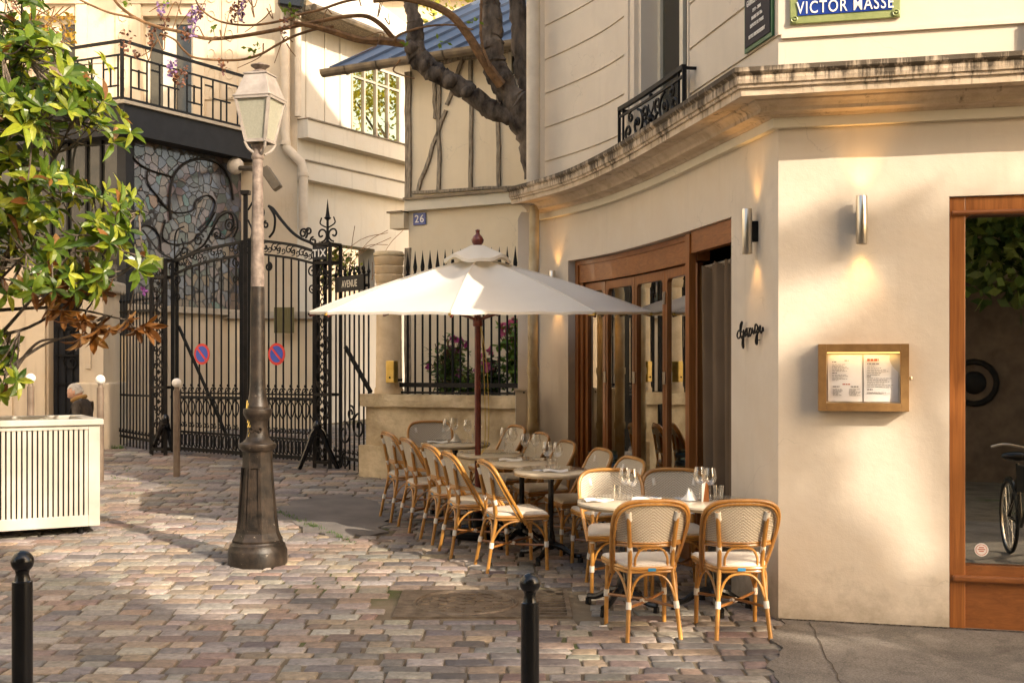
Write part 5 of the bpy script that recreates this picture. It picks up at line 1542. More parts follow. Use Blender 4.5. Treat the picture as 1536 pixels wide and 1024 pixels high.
# ------------------------------------------------------------------ lamp post
lp0 = gp(386.5, 844); ld_ = lp0.y; ls = ld_/F
lp = thing('lamp_post', 'old flaking brown street lamp post with a square frosted glass lantern', 'street lamp', lp0)
lz = lambda py: zz(py, ld_)
def lat_(pr, nm, mt, n=24, sm=True, a0=0, par=None):
    m = MB(); m.lathe([(r*ls, lz(y)) for r, y in pr], (lp0.x, lp0.y, 0), n, a0); return m.build(nm, mt, par or lp, smooth=sm)
lat_([(43, 856), (44, 846), (44, 825), (43, 822), (41.5, 819), (41, 815), (38, 812.5), (37.5, 811)], 'plinth', LAMPP, 32)
lat_([(37.5, 810.9), (38, 808), (35, 803), (32.5, 797), (29.5, 775), (26.5, 745), (24, 715), (22.5, 692), (22.5, 680), (23, 676)], 'pedestal', LAMPP, 8, False, R(22.5))
for k in (-1, 0):
    a = R(-90-22.5+45*(k)+22.5)
    m = MB(); dv = V(math.cos(a), math.sin(a), 0); tv = V(-dv.y, dv.x, 0); c = V(lp0.x, lp0.y, 0)
    cs_ = math.cos(R(22.5))
    def pn(r, y, s): return c+dv*(r*ls*cs_+.006)+tv*s*r*ls*.30+V(0, 0, lz(y))
    fr = [pn(29.3, 790, -1), pn(29.3, 790, 1), pn(23.0, 700, 1), pn(23.0, 700, -1)]
    m.tube(fr, .008, 4, closed=True, sq=True); m.build('moulded_panel', LAMPP, lp)
lat_([(23, 676), (27, 672), (28, 668), (27.5, 665), (22, 662), (18, 658), (16.5, 655)], 'shoulder', LAMPP, 24)
lat_([(16.5, 655), (15.5, 648), (14.6, 640), (15.5, 632), (16, 630)], 'neck', LAMPP)
m = MB()
for sg in (-1, 1): m.tube(scroll(V(lp0.x+sg*6*ls, lp0.y-15.6*ls, lz(643)), 4.5*ls, .008, 180 if sg > 0 else 0, (180 if sg > 0 else 0)+sg*430, V(1, 0, 0)), .007, 6)
m.build('ornament', LAMPP, lp, smooth=True)
lat_([(16, 630), (20.5, 622), (21.5, 618), (21, 613), (16.5, 611.5), (16.5, 609)], 'collar', LAMPP)
lat_([(16.5, 609), (15.5, 606), (14, 598), (12.6, 590), (11.6, 575), (11.2, 540), (10.8, 480), (10.2, 430)], 'lower_shaft', LAMPP)
lat_([(10.2, 430), (9.6, 380), (8.8, 320), (8.0, 270), (7.6, 240)], 'upper_shaft', LAMPT)
lat_([(7.6, 240), (9.2, 238), (9.4, 234), (8, 232), (8, 222), (9.6, 220), (10, 217), (8, 215)], 'capital', LAMPT)
LR = Matrix.Rotation(R(-14), 3, 'Z')
cL = V(lp0.x+.02, lp0.y, 0)
def lv(x, y, py): return cL+LR @ V(x*ls, y*ls, 0)+V(0, 0, lz(py))
def frame4(r, py):
    r *= .84
    return [lv(sx*r, sy*r, py) for sx, sy in ((-1, -1), (1, -1), (1, 1), (-1, 1))]
b4, t4 = frame4(18.5, 213), frame4(32.0, 150)
m = MB()
for i in range(4):
    m.tube([b4[i], t4[i]], .012, 4, sq=True); m.tube([b4[i], b4[(i+1) % 4]], .012, 4, sq=True); m.tube([t4[i], t4[(i+1) % 4]], .014, 4, sq=True)
for sx in (-1, 1):
    for sy in (-1, 1): m.tube(spline([lv(sx*17, sy*17, 214), lv(sx*13, sy*13, 224), lv(sx*5, sy*5, 232)], 4), .011, 6)
m.build('lantern_frame', LANT, lp)
for i in range(4):
    m = MB(); k = .96
    A, B, C_, D_ = b4[i], b4[(i+1) % 4], t4[(i+1) % 4], t4[i]
    ctr = sum((p for p in b4+t4), V(0, 0, 0))/8
    nn = (B-A).cross(D_-A).normalized()
    if nn.dot(A-ctr) < 0: nn = -nn
    m.poly([A, B, C_, D_], -nn*.006); m.build('lantern_pane', FROST, lp)
m = MB()
e0, e1, e2, e3 = frame4(36, 149), frame4(36, 146.5), frame4(33, 146), frame4(20.5, 114)
m.add(e0+e1+e2+e3, [(3, 2, 1, 0)]+[(j*4+i, j*4+(i+1) % 4, j*4+4+(i+1) % 4, j*4+4+i) for j in range(3) for i in range(4)]+[(12, 13, 14, 15)]); m.build('lantern_roof', LANT, lp, bevel=.004)
m = MB(); f0, f1, f2 = frame4(22.5, 114), frame4(22.5, 112), frame4(15, 110); m.add(f0+f1+f2, [(3, 2, 1, 0)]+[(j*4+i, j*4+(i+1) % 4, j*4+4+(i+1) % 4, j*4+4+i) for j in range(2) for i in range(4)]+[(8, 9, 10, 11)]); m.build('roof_rim', LANT, lp)
m = MB(); m.lathe([(r*ls, lz(y)) for r, y in [(14, 110), (11, 107), (7, 105.5), (6.5, 105), (13, 100.5), (14.2, 99.5), (14.2, 98.5), (6, 97), (4, 95), (0, 94.5)]], cL, 20, cap=False); m.build('chimney_cap', LAMPT, lp, smooth=True)
m = MB(); m.lathe([(.02, 0), (.055, .04), (.03, .12), (0, .13)], cL+V(0, 0, lz(200)), 12); m.build('burner', IRON, lp)
m = MB()
for k in range(7): m.tube([lv(-14+2*k+rnd.uniform(-1, 1), -13, 600+k*4), lv(-15+k*.5, -15, 612+k*7)], .004, 4)
m.build('dry_stems', CORD, lp)

# ------------------------------------------------------------------ bollards
def bollard(label, x, d, ztop, rb, rp, white, grp=None):
    z0 = g(d); t = thing('bollard', label, 'bollard', (x, d, z0), group=grp)
    m = MB(); zc = ztop-2*rb
    m.lathe([(rp, z0-.06), (rp, zc-.06), (rp*.98, zc-.035), (rp*.8, zc-.032), (rp*.62, zc-.005), (rp*.7, zc+.01)], (x, d, 0), 20); m.build('post', POST if white else BLACK, t, smooth=True)
    m = MB(); m.ball(V(x, d, ztop-rb), rb, 24, 16); m.build('ball', WBALL if white else BLACK, t, smooth=True)
bollard('black street bollard with a ball top at the left edge of the street', (33.5-CX)/F*4.9, 4.9, zz(825, 4.9), .0455, .041, False)
bollard('black street bollard with a ball top in front of the oval manhole', (795-CX)/F*4.8, 4.8, zz(858, 4.8), .0425, .037, False)
for lb_, px, py, d in (('white-topped bollard standing alone in front of the left gate leaf', 265, 567, 14.8), ('white-topped bollard between the stooping man and the gate', 150.5, 562, 14.4), ('white-topped bollard to the left of the stooping man', 46, 560, 14.2)):
    p = at(px, py, d); bollard(lb_, p.x, d, p.z, .058, .042, True)

# ------------------------------------------------------------------ planter with magnolia
pc = gp(150, 799); ptop = zz(627, pc.y)
du = (gp(0, 812)-pc); du.z = 0; du.normalize(); dn = V(-du.y, du.x, 0)
if dn.y < 0: dn = -dn
pl_ = thing('planter', 'large off-white slatted metal planter box in the dappled sun', 'planter', pc+du*1.1)
Lp, Wp = 2.3, 1.05
zb0 = g(pc.y)+.07
m = MB()
fz0, fz1 = zb0+.1, ptop-.10
m.obox(pc+V(0, 0, zb0-pc.z), du*.10, dn*.05, V(0, 0, ptop-.06-zb0)); m.obox(pc+du*.1+V(0, 0, zb0-pc.z), du*(Lp-.2), dn*.05, V(0, 0, .10)); m.obox(pc+du*.1+V(0, 0, fz1-pc.z), du*(Lp-.2), dn*.05, V(0, 0, ptop-.06-fz1)); m.obox(pc+du*(Lp-.1)+V(0, 0, zb0-pc.z), du*.1, dn*.05, V(0, 0, ptop-.06-zb0))
m.obox(pc+dn*.0505+V(0, 0, zb0-pc.z), du*.04, dn*(Wp-.05), V(0, 0, ptop-.06-zb0)); m.obox(pc+du*(Lp-.04)+dn*.0505+V(0, 0, zb0-pc.z), du*.04, dn*(Wp-.05), V(0, 0, ptop-.06-zb0)); m.obox(pc+du*.041+dn*(Wp-.04)+V(0, 0, zb0-pc.z), du*(Lp-.082), dn*.04, V(0, 0, ptop-.06-zb0))
m.build('frame', PLANT, pl_, bevel=.004)
m = MB(); k = 0; sl = .0440
while .11+k*sl < Lp-.14:
    m.obox(pc+du*(.104+k*sl)+dn*.012+V(0, 0, fz0-pc.z), du*.029, dn*.026, V(0, 0, fz1-fz0)); k += 1
m.build('slats', PLANT, pl_)
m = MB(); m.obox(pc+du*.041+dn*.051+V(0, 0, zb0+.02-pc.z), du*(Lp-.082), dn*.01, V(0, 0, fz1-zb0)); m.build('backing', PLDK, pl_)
m = MB()
m.obox(pc-du*.03-dn*.03+V(0, 0, ptop-.06-pc.z), du*(Lp+.06), dn*.14, V(0, 0, .055)); m.obox(pc-du*.03+dn*(Wp-.1)+V(0, 0, ptop-.06-pc.z), du*(Lp+.06), dn*.14, V(0, 0, .055)); m.obox(pc-du*.03+dn*.11+V(0, 0, ptop-.06-pc.z), du*.14, dn*(Wp-.21), V(0, 0, .055)); m.obox(pc+du*(Lp-.11)+dn*.11+V(0, 0, ptop-.06-pc.z), du*.14, dn*(Wp-.21), V(0, 0, .055))
m.build('rim', PLANT, pl_, bevel=.008)
m = MB(); m.obox(pc+du*.05+dn*.07+V(0, 0, ptop-.14-pc.z), du*(Lp-.1), dn*(Wp-.14), V(0, 0, .05)); m.build('soil', SOIL, pl_)
for a, b in ((.15, .1), (Lp-.2, .1), (.15, Wp-.15), (Lp-.2, Wp-.15)):
    m = MB(); c = pc+du*a+dn*b; m.lathe([(.03, g(c.y)-.01), (.03, zb0+.01)], (c.x, c.y, 0), 10); m.build('foot', IRON, pl_)
# the tree
mroot = pc+du*1.05+dn*.45; mroot.z = ptop-.12
mg = thing('magnolia_tree', 'magnolia with big glossy leaves, some brown, growing in the white planter', 'tree', mroot)
MD = mroot.y
def bigleaf(m, base, d, up, ln, wd, col, droop=.25, fold=.22):
    d = d.normalized(); s = d.cross(up)
    if s.length < 1e-3: s = d.orthogonal()
    s.normalize(); n = s.cross(d).normalized()
    vs = []
    prof = ((0, .04), (.22, .62), (.5, 1.0), (.78, .72), (1.0, .03))
    for t, w in prof:
        c = base+d*ln*t-n*(droop*ln*t*t)
        vs += [c-s*wd*.5*w+n*wd*fold*w, c, c+s*wd*.5*w+n*wd*fold*w]
    fs = []
    for i in range(4):
        a = i*3
        fs += [(a, a+1, a+4, a+3), (a+1, a+2, a+5, a+4)]
    m.add(vs, fs, col)
clusters = []
hub = mroot+V(.1, 0, .75)
def zone(n, poly_, d0, d1, kind):
    xs = [p[0] for p in poly_]; ys = [p[1] for p in poly_]
    P = [V(p[0], p[1], 0) for p in poly_]
    k = tries = 0
    while k < n and tries < 4000:
        tries += 1
        x, y = rnd.uniform(min(xs), max(xs)), rnd.uniform(min(ys), max(ys))
        if inpoly(x, y, P): clusters.append((at(x, y, rnd.uniform(d0, d1)), kind)); k += 1
zone(215, [(-140, 70), (60, 55), (130, 105), (165, 140), (150, 190), (90, 195), (30, 235), (-140, 240)], 9.8, 11.4, 'g')
for p in ((195, 200), (182, 178), (155, 95), (168, 215), (150, 188), (208, 318), (196, 300), (190, 345), (215, 385), (205, 405), (175, 365), (178, 330), (140, 410)): clusters.append((at(p[0], p[1], rnd.uniform(10.1, 10.8)), 'g'))
zone(215, [(-140, 240), (40, 235), (110, 270), (180, 290), (200, 330), (150, 380), (190, 420), (130, 450), (60, 440), (-140, 470)], 9.8, 11.4, 'g')
zone(18, [(60, 425), (130, 415), (190, 470), (170, 495), (100, 490), (60, 470)], 10.2, 10.9, 'b')
for p in ((205, 490), (190, 478), (165, 490), (140, 500), (120, 505), (215, 488)): clusters.append((at(p[0], p[1], rnd.uniform(10.3, 10.7)), 'b'))
zone(24, [(-90, 470), (14, 500), (30, 560), (24, 605), (-90, 615)], 10.4, 11, 'g')
zone(42, [(-160, -60), (55, -60), (50, 40), (95, 90), (-160, 90)], 9.9, 11.2, 'g')
zone(10, [(10, -30), (60, -40), (58, 10), (20, 12)], 10, 10.5, 'd')
zone(90, [(-420, 40), (-140, 60), (-140, 480), (-380, 460)], 9.8, 12, 'g')
lm, bm_, tw = MB(), MB(), MB()
branch_pts = []
for (tx, ty, td) in ((30, 150, 10.6), (110, 180, 10.5), (-60, 160, 10.9), (70, 260, 10.4), (150, 330, 10.5), (40, 380, 10.3), (140, 430, 10.5), (-80, 330, 10.7), (-200, 250, 11), (190, 480, 10.5), (-150, 420, 10.9)):
    e = at(tx, ty, td); q0 = hub+V(0, 0, rnd.uniform(-.05, .5)) if False else None
    h0 = mroot+V(.05, 0, rnd.uniform(.55, 1.1)); sp_l = spline([h0, h0.lerp(e, .5)+V(rnd.uniform(-.1, .1), rnd.uniform(-.1, .1), rnd.uniform(-.15, .1)), e], 6)
    tw.tube(sp_l, [.020, .014, .007], 6); branch_pts += sp_l[4:]
GC = [(.25, .31, .028), (.32, .37, .035), (.15, .225, .022), (.36, .39, .05), (.08, .14, .018), (.11, .18, .02), (.05, .10, .014), (.035, .075, .012), (.10, .17, .02)]
BC = [(.20, .085, .025), (.28, .13, .045), (.34, .19, .08), (.13, .055, .02)]
for (c, kd) in clusters:
    out = (c-(hub+V(0, 0, .9))); out.z = out.z*.4+.35; out = (out.normalized()+rvec()*.35).normalized()
    if kd == 'b': out = (V(.6, -.2, -.7)+rvec()*.5).normalized()
    s0 = out.orthogonal().normalized(); s1 = out.cross(s0)
    n = rnd.randint(6, 9) if kd != 'b' else rnd.randint(5, 8)
    a0 = rnd.uniform(0, 6.28); sz = rnd.uniform(.52, .95)
    for i in range(n):
        a = a0+i*2.4; lift = rnd.uniform(.1, .75)
        d = (s0*math.cos(a)+s1*math.sin(a)+out*lift)
        col = rnd.choice(BC if (kd == 'b' or (kd == 'g' and rnd.random() < .045)) else (GC[2:] if kd == 'd' else GC))
        k = rnd.uniform(.75, 1.25)
        bigleaf(bm_ if kd == 'b' else lm, c+out*.02*i/n, d, out, rnd.uniform(.16, .25)*sz, rnd.uniform(.068, .095)*sz, tuple(x*k for x in col), rnd.uniform(-.1, .75) if kd != 'b' else rnd.uniform(-.5, .6), rnd.uniform(.05, .5) if kd != 'b' else rnd.uniform(.2, .6))
    nds = sorted(branch_pts, key=lambda p: (p-c).length)[:3]; q0 = rnd.choice(nds); 
    if (q0-c).length > .7: q0 = c.lerp(q0, .7/(q0-c).length)
    mid_ = q0.lerp(c, .5)+V(0, 0, -.05); tw.tube(spline([q0, mid_, c], 4), [.009, .007, .004], 5)
    if rnd.random() < .13: branch_pts.append(c)
lm.build('foliage', LEAF, mg, recalc=False); 
o = bm_.build('withered_leaves', LEAF, mg, recalc=False); o['label'] = 'dry brown drooping leaves'
m = MB(); m.tube(spline([mroot, mroot+V(.05, 0, .4), hub, hub+V(-.1, .1, .8)], 5), [.05, .045, .04, .025], 10); m.build('trunk', BARK, mg, smooth=True)
for tr in ([(8, 560), (30, 540), (70, 515), (120, 500)], [(0, 590), (20, 560), (40, 530), (60, 512), (85, 508)], [(-40, 600), (-20, 500), (20, 420), (60, 350)]):
    tw.tube(spline([at(a, b, 10.6) for a, b in tr], 5), [.018, .014, .009], 6)
tw.build('branches', BARK, mg, smooth=True)
m = MB()
c = at(215, 437, 10.4)
for k in range(8): leafquad(m, c, rvec(), rvec(), .05, .03, (.35, .12, .42))
m.build('purple_flower', PETAL, mg, recalc=False)
# ------------------------------------------------------------------ old tree with wisteria between the houses
tb = V(.42, 14.45, g(14.4))
wt = thing('old_wisteria_tree', 'gnarled leaning tree with bare wisteria stems hung over the street', 'tree', tb)
def ap(px, py, d=14.3): return at(px, py, d)
m = MB()
def limb(pts, rad, jit=.012):
    sp = spline(pts, 11); n = len(sp)
    r_ = []
    for i in range(n):
        f = i/(n-1)*(len(rad)-1); k = int(min(f, len(rad)-2)); r_.append((rad[k]+(rad[k+1]-rad[k])*(f-k))*(1+rnd.uniform(-.09, .09)))
    sp = [p+V(rnd.uniform(-jit, jit), 0, rnd.uniform(-jit, jit)) for p in sp]
    m.tube(sp, r_, 16)
limb([tb-V(0, 0, .2), tb+V(.02, 0, 2), ap(812, 270, 14.4), ap(785, 190), ap(740, 166), ap(690, 130), ap(655, 110), ap(630, 90), ap(622, 60), ap(620, 25), ap(616, -20)], [.19, .18, .155, .13, .11, .105, .115, .13, .105, .09, .08])
limb([ap(808, 260, 14.4), ap(790, 175), ap(762, 140), ap(743, 105), ap(738, 60), ap(737, 10), ap(730, -40)], [.17, .17, .155, .14, .13, .125, .11])
limb([ap(812, 250, 14.6), ap(797, 170, 14.6), ap(787, 110, 14.6), ap(780, 50, 14.6), ap(772, -40, 14.6)], [.15, .13, .11, .105, .10])
for (px, py, r) in ((675, 122, .085), (652, 112, .10), (618, 72, .09), (636, 98, .08), (756, 120, .10), (700, 138, .07)): m.ball(ap(px, py, 14.22), r, 10, 8)
for i, v in enumerate(m.v):
    q = Vector(v); k = noise.noise(V(q.x*9, q.y*9, q.z*5))*.030+noise.noise(q*26)*.012
    m.v[i] = (v[0]+k, v[1]-k*.5, v[2]+k*.7)
m.build('trunk', BARK, wt, smooth=True)
m = MB()
def vine(pts, r, d=14.2, d1=None):
    n = len(pts)
    m.tube(spline([at(p[0], p[1], d+((d1 or d)-d)*i/(n-1)) for i, p in enumerate(pts)], 6), [x/F*14 for x in r], 6)
vine([(752, 128), (735, 105), (720, 82), (700, 50), (675, 22), (640, 5), (600, -2), (560, 2)], [8, 7, 6, 5, 3], 14.1, 13.6)
vine([(605, 66), (575, 62), (540, 60), (500, 48), (470, 40), (440, 34)], [6, 6, 5, 4, 3], 14.1, 13.4)
vine([(590, 58), (572, 38), (550, 25), (520, 25), (490, 30), (450, 38), (400, 48), (350, 56), (310, 58), (270, 48), (235, 40), (205, 28), (180, 10), (165, -10)], [4, 3, 3, 2.6, 2.2, 1.8], 14.1, 12.6)
vine([(560, -4), (520, 2), (480, 15), (450, 22), (420, 32), (380, 38), (345, 36), (320, 28), (300, 12), (290, -8)], [2.2, 2, 1.8, 1.4, 1], 13.8, 12.8)
vine([(500, 40), (470, 45), (440, 55), (415, 68), (390, 82), (360, 90), (320, 90), (290, 86), (275, 75), (262, 60), (240, 50)], [2.2, 2, 1.8, 1.6, 1.2], 13.8, 12.7)
vine([(205, 28), (185, 24), (160, 18), (120, 0), (100, -15)], [1.8, 1.5, 1.2], 12.7, 12.3)
vine([(590, 65), (600, 52), (640, 40), (680, 38), (710, 45)], [2, 1.6, 1], 14, 13.8)
vine([(735, 100), (722, 60), (722, 0), (722, -30)], [2, 2, 1.6], 13.9, 13.9)
vine([(600, 90), (590, 105), (600, 112), (622, 118)], [1.5, 1.2, 1], 14, 14)
for k in range(26):
    x = rnd.uniform(190, 600); y = rnd.uniform(-5, 75); dx = rnd.uniform(-40, 40)
    vine([(x, y), (x+dx*.3+rnd.uniform(-8, 8), y+rnd.uniform(-20, 30)), (x+dx, y+rnd.uniform(-30, 40))], [1.1, .8, .5], rnd.uniform(12.8, 13.9))
m.build('wisteria_stems', VINE, wt, smooth=True)
fm, lm2 = MB(), MB()
def raceme(px, py, ln, dens, cols, d=13):
    for i in range(int(dens*.6)):
        f = rnd.random(); p = at(px+rnd.gauss(0, 5*(1-f*.6)), py+f*ln, d+rnd.gauss(0, .04))
        k = rnd.uniform(.7, 1.25); c = rnd.choice(cols)
        leafquad(fm, p, rvec(), rvec(), .042, .034, tuple(min(.8, x*k) for x in c))
PU = [(.33, .20, .42), (.45, .33, .50), (.22, .12, .32)]; RU = [(.20, .09, .05), (.30, .14, .07), (.16, .08, .07)]
for a in ((291, 10, 45, 130, PU), (362, 0, 34, 120, PU+RU), (350, 8, 25, 70, RU), (245, 25, 36, 90, RU), (228, 40, 30, 70, RU), (256, 88, 28, 110, PU), (262, 105, 20, 80, RU), (277, 44, 18, 50, RU), (188, 45, 38, 50, RU), (335, 85, 25, 30, RU), (275, 100, 30, 60, RU), (300, 5, 22, 60, RU+PU), (240, 5, 18, 50, PU), (204, 75, 10, 40, RU), (425, 28, 30, 40, RU), (20, -4, 20, 30, RU)): raceme(*a)
fm.build('blossoms', PETAL, wt, recalc=False)
for (x, y, n) in ((322, 42, 8), (385, 75, 10), (430, 15, 12), (375, 78, 8), (190, 5, 10), (250, 8, 8), (610, 60, 4), (660, 63, 8), (712, 32, 7), (440, 20, 8)):
    for k in range(n): leafquad(lm2, at(x+rnd.gauss(0, 4), y+rnd.gauss(0, 3), 13.2), rvec(), rvec(), .07, .035, (.16, .24, .03))
for k in range(230):
    x, y = rnd.uniform(20, 112), rnd.uniform(20, 68); leafquad(lm2, at(x, y, 13.5+rnd.random()), rvec(), rvec(), .07, .04, rnd.choice(((.45, .27, .03), (.38, .20, .03), (.50, .36, .07))))
lm2.build('young_leaves', LEAFS, wt, recalc=False)
m = MB()
for k in range(9): m.tube(spline([at(rnd.uniform(10, 110), 10, 13.8), at(rnd.uniform(10, 110), 40, 13.8), at(rnd.uniform(10, 110), 66, 13.8)], 4), .008, 4)
m.build('yellow_leaf_twigs', VINE, wt)

# ------------------------------------------------------------------ parasol
UD = 10.85
us_ = UD/F
ux = (717-CX)*us_
T45 = tilt_at(UD)
up0 = V(ux, UD, g(UD))
um = thing('parasol', 'large ivory canvas parasol on a dark red wooden pole over the tables', 'parasol', up0, T45)
Mu = wmat(um)
ze = (zz(468, UD)-g(UD)); za = zz(387, UD)-g(UD)      # edge and apex heights above the foot
RU_ = 256*us_
phi = R(-6)
cor = [V(RU_*math.cos(phi+k*.785398), RU_*math.sin(phi+k*.785398), ze) for k in range(8)]
def upt(v): return Mu @ v
m = MB()
NS = 10
top_r = .10
def canopy_pt(k, s, t):                              # s along the edge of panel k, t from apex to rim
    a, b = cor[k], cor[(k+1) % 8]
    e = a.lerp(b, s); sag = .045*math.sin(math.pi*s)
    e = V(e.x*(1-sag*.22), e.y*(1-sag*.22), e.z-.0)
    p = V(0, 0, za).lerp(e, t)
    p.z += -.14*math.sin(math.pi*t)*math.sin(math.pi*s)*.5+.03*math.sin(math.pi*t)+.006*math.sin(s*19+k)*math.sin(t*11+k*2)*t
    return upt(p)
for k in range(8): m.grid(lambda s, t: canopy_pt(k, s, .06+.94*t), 8, 10)
can = m.build('canopy', CANVAS, um, smooth=True, recalc=False)
for k in range(8):
    m = MB(); m.tube([canopy_pt(k, 0, .06+.94*i/10)+V(0, 0, .002) for i in range(11)], .0055, 5); m.build('seam', CANVAS, can, smooth=True)
m = MB()
for k in range(8):
    pts = [canopy_pt(k, i/8, 1.0) for i in range(9)]
    m.add(pts+[p-V(0, 0, .022) for p in pts], [(i, i+1, 10+i, 9+i) for i in range(8)])
m.build('hem', CANVAS, can, recalc=False)
m = MB()                                             # vent cap with a wavy rim
def vent(u, v):
    a = u*6.28318; r = .06+(50*us_-.06)*v
    z = za+.105-.115*v+.012*math.sin(a*8+1)*v-(.02*math.cos(a*4))*v
    return upt(V(r*math.cos(a), r*math.sin(a), z))
m.grid(vent, 48, 6)
pts = [vent(i/48, 1) for i in range(49)]
m.add(pts+[p-V(0, 0, .03) for p in pts], [(i, i+1, 50+i, 49+i) for i in range(48)])
m.build('vent_cap', CANVAS, um, smooth=True, recalc=False)
m = MB(); m.tube([upt(V(0, 0, 0)), upt(V(0, 0, za+.1))], .029, 14); m.build('pole', POLE, um, smooth=True)
m = MB(); m.lathe([(.0, 0), (.03, .0), (.052, .03), (.056, .055), (.04, .085), (.02, .105), (.017, .125), (.022, .14), (.0, .15)], upt(V(0, 0, za+.10)), 16, cap=False); m.build('finial', POLE, um, smooth=True)
for k in range(8):
    m = MB(); a = upt(V(0, 0, za-.03)); b = upt(cor[k]*1.0-V(0, 0, .035))
    m.tube([a, b], .011, 4, sq=True); o = m.build('rib', POLE, um)
    m = MB(); b2 = upt(V(0, 0, za).lerp(cor[k], .5)-V(0, 0, .06)); m.tube([upt(V(0, 0, ze-.08)), b2], .008, 4, sq=True); m.build('strut', POLE, o)
    m = MB(); e = upt(cor[k]); d_ = (e-upt(V(0, 0, ze))).normalized(); m.obox(e-d_*.06-V(0, 0, .03), d_*.075, d_.cross(UPZ)*.02, V(0, 0, .02)); m.build('rib_pocket', IRON if k in (3, 4) else BRASS, o)
m = MB(); m.lathe([(.04, -.05), (.045, -.04), (.045, .02), (.03, .04)], upt(V(0, 0, ze-.08)), 14); m.build('runner', POLE, um, smooth=True)
m = MB(); m.lathe([(.24, 0), (.25, .02), (.25, .05), (.22, .06), (.05, .065), (.045, .22), (.032, .22)], upt(V(0, 0, 0)), 20); m.build('base', IRON, um, smooth=True)
m = MB()
c = upt(V(0, 0, 0))
for dx in (.055, .085): m.tube(spline([upt(V(.02, -.02, ze-.05)), upt(V(dx, -.03, 1.5)), upt(V(dx+.01, -.03, .9)), upt(V(.03, -.03, .75))], 5), .004, 5)
m.build('cord', CORD, um)

